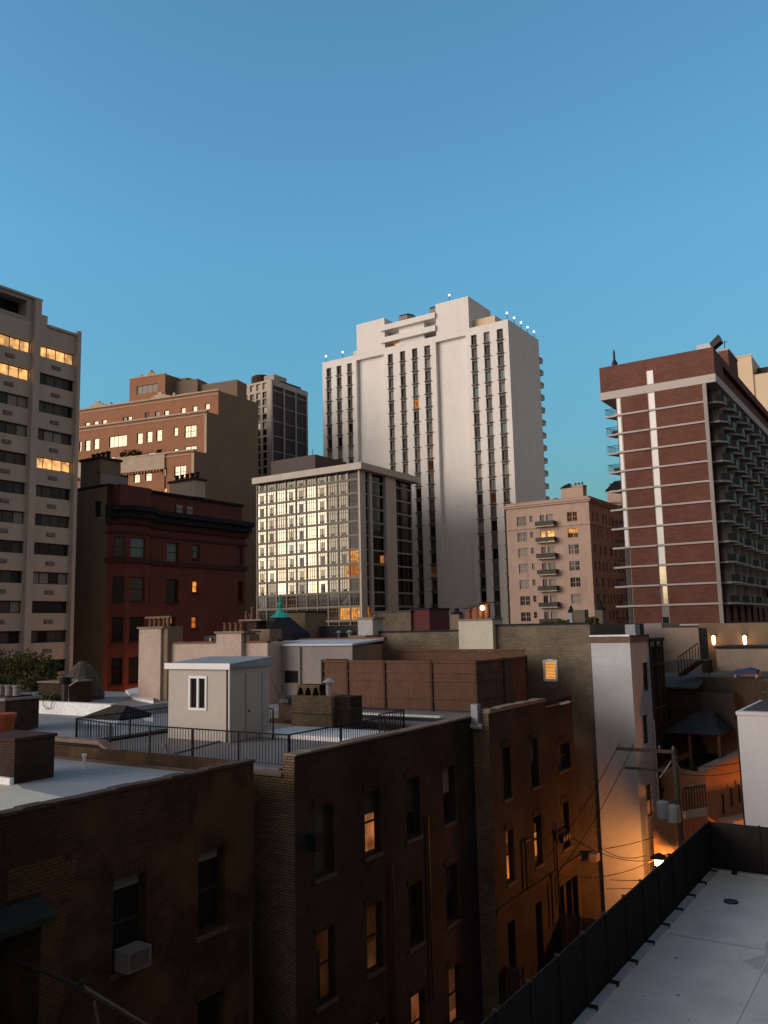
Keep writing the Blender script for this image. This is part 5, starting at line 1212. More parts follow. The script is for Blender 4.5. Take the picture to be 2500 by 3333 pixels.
# ---- olive brick house D
def house_D():
    Y0 = 42.0; fr = FR(Y0); X0, X1 = -28.3, -14.98; q = lambda K, x, y: fr.uv(K(x, y))
    xs = q(M4,835,300)[0]; z1, z2 = 16.65, 16.9
    root = thing('brick_house', 'olive brick party wall with one small lit white-framed window, behind the wooden fence', 'house', (-21, 47, 0))
    a = q(L2,655,282); b = q(L2,706,360); win = (a[0], b[1], b[0]-a[0], a[1]-b[1])
    m = MB(); m.wall(fr, X0, xs, 0, z1, [], 'brick_olive'); m.wall(fr, xs, X1, 0, z2, [(win[0],win[0]+win[2],win[1],win[1]+win[3],.12)], 'brick_olive')
    m.wall(SD(X1), Y0, 44, 0, z2, [], 'brick_olive'); m.build('wall', root)
    r = MB(); r.box(X0, X1-.1, Y0+.35, 44, z1-1.0, z1-.8, 'roof_dark'); r.build('roof', root)
    c = MB(); c.box(X0, xs, Y0-.04, Y0+.3, z1+.002, z1+.10, 'slate'); c.build('coping', root); c = MB(); c.box(xs, X1+.03, Y0-.04, Y0+.3, z2+.002, z2+.10, 'slate'); c.build('coping', root)
    f, p = MB(), MB(); s, z, w_, h = win
    f.pbox(fr, s-.1, s-.002, z-.1, z+h+.1, -.05, .05, 'paint_white'); f.pbox(fr, s+w_+.002, s+w_+.1, z-.1, z+h+.1, -.05, .05, 'paint_white'); f.pbox(fr, s-.002, s+w_+.002, z-.12, z-.002, -.05, .06, 'paint_white')
    for i in range(6):
        t0, t1 = i/6, (i+1)/6; u = (t0+t1)/2-.5; zz = z+h+.002; f.pbox(fr, s+w_*t0, s+w_*t1, zz, zz+.07+.07*(1-4*u*u), -.05, .05, 'paint_white')
    fo = f.build('window', root, fr.P(s, z)); p.poly([fr.P(s,z,-.04),fr.P(s+w_,z,-.04),fr.P(s+w_,z+h,-.04),fr.P(s,z+h,-.04)], 'glow_blind'); p.build('pane', fo, fr.P(s, z))
    b_ = MB()
    for i in range(5): b_.pbox(fr, s, s+w_, z+h*(i+.5)/5.5, z+h*(i+.5)/5.5+.018, -.038, -.03, 'wood'); 
    b_.build('blind', fo, fr.P(s, z))
    # cream chimney with four orange pots and a lit lamp behind
    u, v = q(M4,835,235), q(M4,1200,225); 
    t = thing('chimney', 'broad cream rendered chimney with four terracotta pots, one lit by an orange lamp', 'chimney', ((u[0]+v[0])/2, Y0, z1-2), 'chimneys with clay pots')
    m = MB(); m.box(u[0], v[0], Y0-.35, Y0+.9, q(M4,850,612)[1]-.4, u[1], 'stucco_cream'); m.build('stack', t)
    m = MB(); m.box(u[0]-.08, v[0]+.02, Y0-.42, Y0+.95, u[1]+.002, u[1]+.09, 'coping_stone'); m.build('cap', t)
    zt = u[1]+.09
    for i, x in enumerate((895, 965, 1035, 1100)):
        cx = q(M4,x,180)[0]; hh = .42+.09*i; p = MB(); p.lathe(cx, Y0+.2, [(.17,zt),(.15,zt+hh),(.19,zt+hh+.02),(.16,zt+hh+.1)], 'terracotta', 12); p.build('pot', t, (cx,Y0+.2,zt))
        p = MB(); p.box(cx-.27, cx+.27, Y0-.05, Y0+.45, zt+hh+.16, zt+hh+.2, 'slate'); p.tube((cx-.1,Y0+.2,zt+hh+.1),(cx-.1,Y0+.2,zt+hh+.16),.02,'slate'); p.build('rain_cap', t, (cx,Y0+.2,zt))
    lx, lz = q(M4,1072,95); lt = thing('lamp', 'small bright orange lamp among the terracotta chimney pots', 'lamp', (lx, Y0-.1, lz))
    m = MB(); m.lathe(lx, Y0-.12, [(.03,lz-.14),(.11,lz-.06),(.11,lz+.06),(.03,lz+.14)], 'glow_lamp', 10); m.build('bulb', lt); m = MB(); m.tube((lx,Y0-.12,zt),(lx,Y0-.12,lz-.14),.02,'dark_metal'); m.build('stem', lt)
    pl_ = bpy.data.lights.new('lamp_light','POINT'); po = bpy.data.objects.new('lamp_light', pl_); COL.objects.link(po); po.location = (lx, Y0-.4, lz); pl_.color = (1,.5,.15); pl_.energy = 2.2; pl_.shadow_soft_size = .12
    # pale chimney left of it
    u, v = q(M3,1272,220), q(M3,1430,215); t = thing('chimney', 'plain pale grey rendered chimney behind the left end of the wooden fence', 'chimney', ((u[0]+v[0])/2, Y0, 14))
    m = MB(); m.box(u[0], v[0], Y0-.6, Y0+.5, 13, u[1], 'brick_white_grey'); m.build('stack', t); m = MB(); m.box(u[0]-.05, v[0]+.1, Y0-.65, Y0+.6, u[1]+.002, u[1]+.12, 'coping_stone'); m.build('cap', t)
    p = MB()
    for i in range(3): p.lathe(u[0]+.25+i*.3, Y0, [(.1,u[1]+.12),(.09,u[1]+.3)], 'terracotta', 8)
    p.build('pot', t)
M['glow_blind'] = glow('glow_blind', (1,.42,.10), .75, .15, 2)
M['glow_lamp'] = glow('glow_lamp', (1,.62,.22), 14, 0)
M['brick_white_grey'] = plain('chimney_grey', (.36,.36,.36), .9, .15, 1)
house_D()

# ---- pale painted house E with its wooden stair tower
def house_E():
    Y0 = 41.8; fr = FR(Y0); X0 = fr.uv(M5(75,600))[0]; X1 = fr.uv(M5(412,345))[0]; zt = 17-.75*1.03
    sd = SD(X1); zt = fr.uv(M5(240,392))[1]; Y1 = sd.uv(M5(590,500))[0]
    root = thing('painted_brick_house', 'narrow pale painted brick house whose foot glows orange above the alley lamp', 'house', ((X0+X1)/2, (Y0+Y1)/2, 0))
    W = []
    for K, x0, y0, x1, y1, pn in ((M5,528,575,578,838,'glass_dark'),(M5,530,1052,576,1320,'glass_dim'),(M6,560,575,612,880,'glow_faint2')):
        a = sd.uv(K(x0,y0)); b = sd.uv(K(x1,y0)); W.append((a[0], sd.uv(K(x0,y1))[1], b[0]-a[0], a[1]-sd.uv(K(x0,y1))[1], 'sash', [(0,1,.5,1,'glass_dim'),(0,1,0,.5,pn)], 'wood_dark'))
    body(root, X0, X1, Y0, Y1, zt, 'brick_white', side=[opening(i,.12) for i in W]); windows(root, sd, W, .1)
    c = MB(); c.box(X0-.02, X1+.05, Y0-.05, Y1, zt+.002, zt+.30, 'coping_brick'); c.build('parapet', root)
    c = MB(); c.box(X0-.04, X1+.02, Y0-.10, Y0+.5, zt+.302, zt+.38, 'roof_bright'); c.box(X1+.021, X1+.09, Y0-.08, Y1, zt+.302, zt+.34, 'dark_metal'); c.build('coping', root)
    # timber stair tower behind: posts, floors and dark boarded back
    t = thing('wooden_back_porch', 'tall dark timber back porch attached behind the pale painted house', 'porch', (X1-.2, Y1+1, 0))
    Y2 = Y1+2.5; zp = zt+.05
    m = MB(); m.box(X1-3.0, X1-.10, Y1+.02, Y2, 0, zp-.4, 'wood_dark'); m.build('back_boarding', t)
    m = MB(); m.box(X1-3.0, X1+.12, Y1+.02, Y2+.15, zp-.12, zp+.06, 'black'); m.build('roof', t)
    for y in (Y1+.1, (Y1+Y2)/2, Y2-.02): m = MB(); m.box(X1-.06,X1+.06,y-.06,y+.06,0,zp-.13,'wood_dark'); m.build('post', t, (X1,y,0))
    for k in range(5): z = zp-1.4-k*3.2; m = MB(); m.box(X1-.05,X1+.05,Y1+.17,Y2-.09,z,z+.16,'wood_dark'); m.box(X1-.03,X1+.03,Y1+.17,Y2-.09,z+1.0,z+1.07,'wood'); m.build('floor', t, (X1,Y1,z))
    p = MB(); p.tube((X1+.08,Y1-.25,0),(X1+.08,Y1-.25,zt-4),.05,'galvanised',8); p.build('drain_pipe', root)
M['coping_brick'] = plain('coping_brick', (.16,.10,.085), .9, .2, 2)
house_E()

# ================================================================== ROOF OF THE LOW HOUSE BELOW THE CAMERA (lower right)
def near_roof():
    X0 = -5.3; Yc = 22.65; zr = 17-4.61*1.325; zf = 17-3.75*1.325
    root = thing('flat_roofed_house', 'low house under the camera whose grey flat roof fills the lower right corner', 'house', (4, 8, 0))
    m = MB(); m.box(X0-.25, 12, -8, Yc+.25, 0, zr-.12, 'brick_mid'); m.build('wall', root)
    m = MB(); m.box(X0-.02, 12, -8, Yc+.02, zr-.118, zr, 'membrane'); m.build('roof', root)
    rnd = random.Random(12)
    m = MB(); y = 4.0; Yc_ = Yc-.05
    while y < Yc_:
        e = min(y+rnd.uniform(.7,1.3), Yc-.02); m.box(X0+.02, X0+.16+rnd.uniform(-.01,.015), y+.01, e-.01, zr+.001, zr+.045+rnd.uniform(0,.01), 'galvanised'); y = e
    m.box(X0+.2, 12, Yc-.16, Yc-.04, zr+.001, zr+.05, 'galvanised'); m.build('gutter_edge', root)
    # seams and small debris on the membrane
    m = MB()
    for k in range(5): m.box(X0+2.1+k*2.4, X0+2.13+k*2.4, -7, Yc-.3, zr+.001, zr+.008, 'membrane')
    m.build('seam', root)
    m = MB()
    for x, y in ((1110,955),(640,940),(1120,1180)):
        p = onZ(zr, L5(x, y)); m.lathe(p[0], p[1], [(.03,zr+.001),(.02,zr+.015)], 'stucco_grey', 7)
    m.build('roof_pebble', root, kind='stuff')
    f = thing('roof_screen', 'dark standing-seam metal screen along the edge of the flat roof at the lower right', 'screen wall', (X0, 12, zr))
    # panel joints measured along the top rail
    js = sorted(onZ(zf, L5(x, y))[1] for x, y in ((680,690),(795,590),(905,490),(1000,412)))
    step = (js[-1]-js[0])/3; y = js[0]; seams = []
    while y > 3: y -= step
    while y < Yc: seams.append(y); y += step
    seams = seams+[Yc]
    for a, b in zip(seams[:-1], seams[1:]):
        if b-a < .1: continue
        m = MB(); m.box(X0-.02, X0+.01, a+.012, b-.012, zr+.004, zf, 'fence_metal'); m.box(X0-.045, X0-.021, a+.0, b-.0, zr+.3, zf-.1, 'fence_metal'); m.build('panel', f, (X0, a, zr))
        m = MB(); m.box(X0-.05, X0+.035, a-.012, a+.010, zr+.0, zf+.03, 'black'); m.build('seam_post', f, (X0, a, zr))
        m = MB(); m.box(X0+.012, X0+.17, a-.05, a+.05, zr+.002, zr+.07, 'black'); m.build('bracket', f, (X0, a, zr))
    x = X0
    while x < 9:
        m = MB(); m.box(x+.012, x+1.15, Yc-.01, Yc+.02, zr+.004, zf, 'fence_metal'); m.build('panel', f, (x, Yc, zr))
        m = MB(); m.box(x-.012, x+.012, Yc-.03, Yc+.04, zr, zf+.02, 'black'); m.build('seam_post', f, (x, Yc, zr))
        m = MB(); m.box(x+.5, x+.62, Yc-.22, Yc-.012, zr+.002, zr+.07, 'black'); m.build('bracket', f, (x, Yc, zr)); x += 1.162
near_roof()

# ---- bright rendered gable behind the roof screen
def bright_gable():
    Y0 = 34.0; fr = FR(Y0); a = fr.uv(M5(1372,1040)); zt = a[1]; X0 = a[0]; X1 = X0+5.5
    root = thing('rendered_house', 'bright white rendered gable wall at the right edge above the dark roof screen', 'house', (X0+3, Y0+3, 0))
    m = MB(); m.box(X0+.03, X1, Y0, Y0+5, 0, zt, 'render_white'); m.build('wall', root)
    m = MB(); m.box(X0, X1, Y0-.06, Y0+5, zt+.002, zt+.12, 'render_white'); m.build('coping', root)
    m = MB(); m.box(X0-.03, X0+.028, Y0+.02, Y0+5, 0, zt-.1, 'black'); m.build('edge_trim', root)
    m = MB(); m.box(X0+.2, X1-.2, Y0+.3, Y0+4.8, zt+.121, zt+.16, 'roof_dark'); m.build('roof', root)
    m = MB(); 
    for i in range(4): x = X0+.3+i*1.3; m.tube((x,Y0+4.5,zt+.16),(x,Y0+4.5,zt+1.0),.03,'wood_dark')
    m.box(X0+.2, X1, Y0+4.45, Y0+4.55, zt+.95, zt+1.02, 'pole_wood'); m.box(X0+.2, X1, Y0+4.45, Y0+4.55, zt+.45, zt+.5, 'pole_wood'); m.build('roof_rail', root)
M['render_white'] = plain('render_white', (.62,.60,.62), .85, .06, .4, stain=((.50,.48,.50), .4))
bright_gable()

# ================================================================== ALLEY LAMP, POLE, WIRES
def alley_lamp():
    Y = 39.7; fr = FR(Y); x, z = fr.uv(M6(682, 1262))
    t = thing('alley_lamp', 'glaring sodium lamp just above the roof screen, lighting the alley orange', 'street lamp', (x, Y, 0))
    m = MB(); m.tube((x+.35,Y+.3,0),(x+.35,Y+.3,z+.35),.07,'dark_metal',8); m.build('pole', t)
    m = MB(); m.tube((x+.35,Y+.3,z+.3),(x,Y,z+.28),.035,'dark_metal',6); m.build('arm', t)
    m = MB(); m.lathe(x, Y, [(.05,z+.40),(.3,z+.28),(.42,z+.18),(.40,z+.172)][::-1], 'dark_metal', 12); m.build('shade', t)
    m = MB(); m.lathe(x, Y, [(.05,z-.22),(.19,z-.12),(.22,z+.04),(.16,z+.15)], 'glow_sodium', 12); m.build('bulb', t)
    l = bpy.data.lights.new('alley_lamp_light','POINT'); o = bpy.data.objects.new('alley_lamp_light', l); COL.objects.link(o)
    o.location = (x, Y-.2, z-.02); l.color = (1,.27,.035); l.energy = 190; l.shadow_soft_size = .3
alley_lamp()

def hidden_lamps():
    # lamps that stand out of sight behind the roofs but whose light shows on the walls
    for nm, lab, x, y, z, e in (('street_lamp','street lamp behind the dark roof screen, lighting the gabled orange wall', -6.5, 47.9, 4.4, 170),
                                ('street_lamp','street lamp hidden behind the stair house, lighting the red brick house orange', -62.5, 58.0, 8.5, 120)):
        t = thing(nm, lab, 'street lamp', (x, y, 0)); m = MB(); m.tube((x,y,0),(x,y,z),.07,'dark_metal',8); m.build('pole', t)
        m = MB(); m.lathe(x, y, [(.16,z+.001),(.2,z+.12),(.08,z+.3)], 'glow_amber', 10); m.build('bulb', t)
        l = bpy.data.lights.new('street_lamp_light','POINT'); o = bpy.data.objects.new('street_lamp_light', l); COL.objects.link(o); o.location = (x, y-.1, z+.6); l.color = (1,.29,.04); l.energy = e; l.shadow_soft_size = .2
hidden_lamps()

M['transformer'] = plain('transformer', (.30,.32,.34), .6, .15, 2)
def utility_pole():
    Y = 38.0; fr = FR(Y); xt, zt = fr.uv(M6(790, 290)); xb, zb = fr.uv(M6(885, 1050)); xl, zl = fr.uv(M6(310, 245)); xr, zr = fr.uv(M6(815, 255))
    zc = (zl+zr)/2; xm = xt+.12; 
    t = thing('utility_pole', 'leaning wooden utility pole with crossarm and two grey transformers in the alley', 'utility pole', (xm, Y, 0))
    m = MB(); m.tube((xm+.1,Y,0),(xm,Y,zc+.1),.17,'pole_wood',10,.12); m.build('pole', t)
    m = MB(); m.box(xl, xr+.05, Y-.2, Y-.08, zc-.07, zc+.07, 'pole_wood'); m.box(xl+.2, xr-.2, Y+.1, Y+.2, zc-.9, zc-.8, 'pole_wood'); m.build('crossarm', t)
    for i in range(5):
        x = xl+.1+i*(xr-xl-.1)/4; m = MB(); m.lathe(x, Y-.14, [(.02,zc+.07),(.02,zc+.12),(.06,zc+.13),(.05,zc+.2),(.02,zc+.24)], 'paint_grey', 8); m.build('insulator', t, (x,Y,zc))
    for x, y0, y1 in ((730,700,855),(828,735,885)):
        cx, z1 = fr.uv(M6(x, y0)); z0 = fr.uv(M6(x, y1))[1]; m = MB(); m.lathe(cx, Y-.35, [(.25,z0),(.27,z0+.04),(.27,z1-.06),(.24,z1),(.06,z1+.05)], 'transformer', 14); o = m.build('transformer', t, (cx,Y,z0))
        m = MB(); m.lathe(cx+.08, Y-.35, [(.03,z1),(.045,z1+.05),(.03,z1+.1),(.045,z1+.15),(.02,z1+.22)], 'pole_wood', 8); m.tube((cx,Y-.1,(z0+z1)/2),(xm,Y,(z0+z1)/2),.04,'dark_metal'); m.build('bushing', o, (cx,Y,z0))
    m = MB(); m.tube((xm-.1,Y-.2,zc-.4),(xm-.6,Y-.3,zc-1.1),.02,'galvanised'); m.tube((xm+.1,Y-.2,zc-.5),(xm+.5,Y-.2,zc-.9),.03,'pole_wood'); m.build('brace', t)
    return xl, xr, zc, Y, xm
UP = utility_pole()
WN = [0]
def wire(p, q, sag, lab, r=.016):
    m = MB(); n = 14; p, q = Vector(p), Vector(q)
    pts = [p.lerp(q, i/n)-Vector((0,0,sag*4*(i/n)*(1-i/n))) for i in range(n+1)]
    for a, b in zip(pts, pts[1:]): m.tube(a, b, r, 'black', 5)
    o = m.build('wire', None, p); o['label'] = lab; o['category'] = 'cable'; o['group'] = 'overhead cables in the alley'
xl, xr, zc, YU, xm = UP
wire((xl+.1,YU-.14,zc+.2), (-14.8,34.6,7.2), .3, 'cable from the left end of the crossarm slanting down across the pale house')
wire((xl+.75,YU-.14,zc+.2), (-14.8,35.6,6.3), .35, 'second cable slanting down from the crossarm to the orange-lit brick wall')
wire((xm,YU,zc-.6), (-6.6,45.5,zc-.5), .35, 'upper slack cable running right from the utility pole to the porch')
wire((xm,YU,zc-.9), (-6.8,44.5,zc-.6), .5, 'lower slack cable running right from the utility pole to the porch')
lp = FR(38).uv(M6(300, 1270))
A_ = lambda Y, x, y: (FR(Y).uv(M6(x,y))[0], Y, FR(Y).uv(M6(x,y))[1])
wire(A_(41.0,190,1140), A_(38,640,1035), .05, 'straight cable rising to the right above the lamp')
wire(A_(41.0,165,1140), A_(38,560,1200), .25, 'sagging cable just above the alley lamp')
wire((-14.8,33.4,FR(36).uv(M7(740,1440))[1]), A_(39.6,650,1230), .55, 'long sagging cable from the brick house to the alley lamp')
wire((-14.8,37.8,7.4), A_(39.4,620,1245), .35, 'cable dipping behind the alley lamp towards the brick house')
wire(A_(40.5,205,1500), A_(37.0,560,1490), .02, 'low level cable crossing the orange wall near the roof screen')
wire(A_(40.5,240,1420), A_(37.0,620,1420), .03, 'level cable a little higher on the orange wall')

def wall_box():
    Y = 41.6; P = FR(Y); a = P.uv(M6(55,1175)); b = P.uv(M6(130,1255)); t = thing('junction_box', 'small square junction box glowing orange between the two brick houses', 'junction box', (a[0], Y, b[1]))
    m = MB(); m.box(a[0], b[0], Y-.2, Y+.39, b[1], a[1], 'stucco_grey'); m.build('case', t); m = MB(); m.box(a[0]+.04, b[0]-.04, Y-.215, Y-.202, b[1]+.04, a[1]-.04, 'stucco_grey'); m.build('lid', t)
wall_box()

def alley_fence(lab, K, x0, y0, x1, y1, Y, base):
    P = FR(Y); a = P.uv(K(x0,y0)); b = P.uv(K(x1,y1)); t = thing('wooden_fence', lab, 'fence', (a[0], Y, base), 'low fences across the yards')
    n = int((b[0]-a[0])/.13); m = MB()
    for i in range(n): x = a[0]+i*.13; m.box(x, x+.115, Y-.02, Y, base, a[1]-random.uniform(0,.04), 'wood_dark')
    m.box(a[0], b[0], Y+.001, Y+.05, a[1]-.35, a[1]-.27, 'wood_dark'); m.build('board_panel', t)
    for x in (a[0], (a[0]+b[0])/2, b[0]): m = MB(); m.box(x-.05,x+.05,Y+.051,Y+.15,base,a[1]+.05,'wood_dark'); m.build('post', t, (x,Y,base))
alley_fence('dark board fence across the yard in front of the lamp-lit pale house', M7, 850, 1985, 1275, 2040, 36.3, 0)
alley_fence('dark board fence between the two brick houses near the bottom of the photo', L4, 1345, 1320, 1659, 1400, 30.6, 0)

def near_pole():
    # a pale iron beam with a hanger, sloping out of the bottom of the photo
    X = -13.6; P = SD(X); a = P.uv(L3(440,1512)); b = P.uv(L3(800,1730)); c = P.uv(L3(510,1590))
    t = thing('bracket_arm', 'pale sloping iron arm cut off by the bottom edge, before the dark brick wall', 'iron bracket', (X, a[0], a[1]-3))
    A_, B_ = P.P(*a), P.P(*b); D_ = (B_-A_)*.5; m = MB(); m.tube(A_, B_+D_, .045, 'pole_pale', 4); m.build('arm', t)
    C_ = P.P(*c); m = MB(); m.tube(C_, C_+Vector((0,.25,-1.1)), .03, 'pole_pale', 4); m.tube(A_+Vector((0,0,-.05)), A_+Vector((0,0,.12)), .06, 'dark_metal', 8); m.build('hanger', t)
    m = MB(); m.tube(A_+Vector((-.02,0,0)), (XA, a[0]-.1, a[1]+.15), .03, 'dark_metal', 6); m.build('stay', t)
M['pole_pale'] = plain('pole_pale', (.13,.11,.085), .9, .3, 3)
near_pole()

# ================================================================== ROOFS AND WALLS BEHIND THE DECK
def left_roofs():
    root = thing('flat_roofed_house', 'left neighbour house with a patchy white-coated roof beyond the deck railing', 'house', (-38, 26, 0))
    X0, X1, Y0, Y1 = -62.0, -27.62, 19.0, 40.0; z = 12.95
    m = MB(); m.box(X0, X1, Y0, Y1, 0, z-.2, 'brick_mid'); m.build('wall', root)
    m = MB(); m.box(X0, X1, Y0, Y1, z-.198, z, 'roof_grey_blue'); m.build('roof', root)
    # white coated upstands, as the photograph shows them
    m = MB(); m.box(-52, -34.0, 27.7, 28.1, z+.002, z+.62, 'roof_bright'); m.box(-34.0,-33.6,27.7,33.2,z+.002,z+.45,'roof_white')
    m.build('parapet', root)
    m = MB(); m.box(X0, -28.6, Y0-.05, Y0+.35, z-.2, z+.30, 'coping_stone'); m.build('front_parapet', root)
    m = MB()
    pts = [onZ(z, M1(x, y)) for x, y in ((740,930),(1010,960),(1330,845),(1579,830),(1579,940),(1100,990))]
    m.poly([(p[0],p[1],z+.006) for p in pts], 'roof_grey_mid'); m.build('roof_patch', root)
    m = MB(); pts = [onZ(z, M1(x, y)) for x, y in ((1290,800),(1400,775),(1579,800),(1579,920),(1370,880))]; m.prism(pts, z+.007, z+.16, 'roof_bright'); m.build('roof_curb', root)
    m = MB(); pts = [onZ(z, M1(x, y)) for x, y in ((880,1080),(1240,1090),(1170,1150),(850,1130))]; m.poly([(p[0],p[1],z+.008) for p in pts], 'roof_bright')
    pts = [onZ(z, M1(x, y)) for x, y in ((1400,980),(1579,960),(1579,1110),(1480,1090))]; m.poly([(p[0],p[1],z+.008) for p in pts], 'roof_bright'); m.build('puddle_patch', root)
    # dark A-shaped skylight
    a = onZ(z, M1(920,1065)); b = onZ(z, M1(1180,1095)); c = onZ(z, M1(1415,1072)); P = FR(b[1]); top = P.uv(M1(1030,960))[1]
    t = thing('skylight', 'dark ridged skylight hood on the white-coated roof beyond the railing', 'skylight', (b[0], b[1], z))
    y0 = min(a[1], b[1]); x0, x1, x2 = a[0], b[0]+.3, c[0]
    zt = P.uv(M1(1010,975))[1]
    m = MB(); ym = y0+1.1; rl = x0+.95; rr = x2-.75
    b0 = [(x0,y0,z+.1),(x2,y0,z+.1),(x2,y0+2.2,z+.1),(x0,y0+2.2,z+.1)]; r0, r1 = (rl,ym,zt+.1), (rr,ym,zt+.1)
    m.poly([b0[0],b0[1],r1,r0],'slate_roof'); m.poly([b0[1],b0[2],r1],'black'); m.poly([b0[2],b0[3],r0,r1],'slate_roof'); m.poly([b0[3],b0[0],r0],'slate_roof'); m.build('hood', t)
    m = MB(); m.box(x0+.15,x2-.15,y0+.15,y0+2.05,z+.001,z+.099,'dark_panel'); m.build('frame', t)
    # dark capped flue and dish
    x, y = onZ(z, M1(665,1010)); P = FR(y); t = thing('flue', 'dark capped metal flue standing on the left roof below the tree', 'flue', (x, y, z))
    zt = P.uv(M1(660,640))[1]; zm = P.uv(M1(660,710))[1]; m = MB(); m.tube((x,y,z),(x,y,zm),.16,'dark_panel',10); m.build('pipe', t); m = MB(); m.lathe(x,y,[(.2,zm),(.3,zm+.05),(.3,zt-.05),(.1,zt)],'black',12); m.build('cowl', t)
    x2_, y2_ = onZ(z, M1(705,860+100)); t = thing('satellite_dish', 'small pale satellite arm and dish beside the dark flue on the left roof', 'antenna', (x2_, y2_, z))
    P = FR(y2_); q = lambda x, y: (P.uv(M1(x,y))[0], y2_, P.uv(M1(x,y))[1]); m = MB(); m.tube((x2_,y2_,z), q(700,740), .04, 'galvanised', 6); m.tube(q(690,750), q(830,655), .025, 'galvanised', 6); m.build('mast', t)
    d = q(820,665); m = MB(); m.lathe(d[0], d[1], [(.03,d[2]-.05),(.28,d[2]+.05),(.3,d[2]+.07)], 'paint_grey', 14); m.build('dish', t)
    # loose cables hanging over the parapet
    for i, (xa, xb) in enumerate(((440,550),)):
        P = FR(27.6); pts = [(440,860),(445,930),(480,975),(520,960),(550,870)]
        m = MB(); v = [P.P(*P.uv(M1(x,y))) for x, y in pts]
        for p_, q_ in zip(v, v[1:]): m.tube(p_, q_, .018, 'black', 5)
        o = m.build('wire', None, v[0]); o['label'] = 'loop of dark cable hanging over the white parapet below the tree'; o['category'] = 'cable'
    # low brown box behind the cables
    P = FR(31.5); a = P.uv(M1(395,700)); b = P.uv(M1(640,860)); t = thing('roof_hut', 'low brown brick roof hut behind the white parapet at the left', 'roof shed', (a[0], 31.5, z)); m = MB(); m.box(a[0], b[0], 31.5, 33.5, z, a[1], 'brick_mid'); m.build('wall', t); m = MB(); m.box(a[0]-.06, b[0]+.06, 31.44, 33.56, a[1]+.002, a[1]+.08, 'coping_stone'); m.build('coping', t)
    # veiled conical frame (covered heater / tied-up shrub)
    P = FR(34.5); a = P.uv(M1(760,480)); b = P.uv(M1(990,790)); c_ = P.uv(M1(700,790)); cx = (b[0]+c_[0])/2
    t = thing('covered_shrub', 'tall grey wrapped cone-shaped shrub beside the flue, before the orange-lit house', 'shrub', (cx, 34.5, z))
    m = MB(); r = (b[0]-c_[0])/2; h = a[1]-z; m.lathe(cx, 34.5, [(r,z),(r*.95,z+h*.25),(r*.7,z+h*.6),(r*.42,z+h*.85),(r*.15,z+h)], 'wrap_cloth', 14); m.build('wrap', t)
    m = MB(); m.lathe(cx, 34.5, [(r*1.03,z+.25),(r*1.0,z+.32)], 'pole_wood', 14); m.build('tie', t)
M['roof_grey_blue'] = plain('roof_grey_blue', (.27,.28,.31), .75, .2, .5, stain=((.18,.18,.19), .5))
M['roof_grey_mid'] = plain('roof_grey_mid', (.23,.21,.20), .8, .2, .6)
M['slate_roof'] = plain('slate_roof', (.04,.034,.03), .85, .3, 2)
M['wrap_cloth'] = plain('wrap_cloth', (.07,.06,.052), .95, .35, 1.5)
left_roofs()

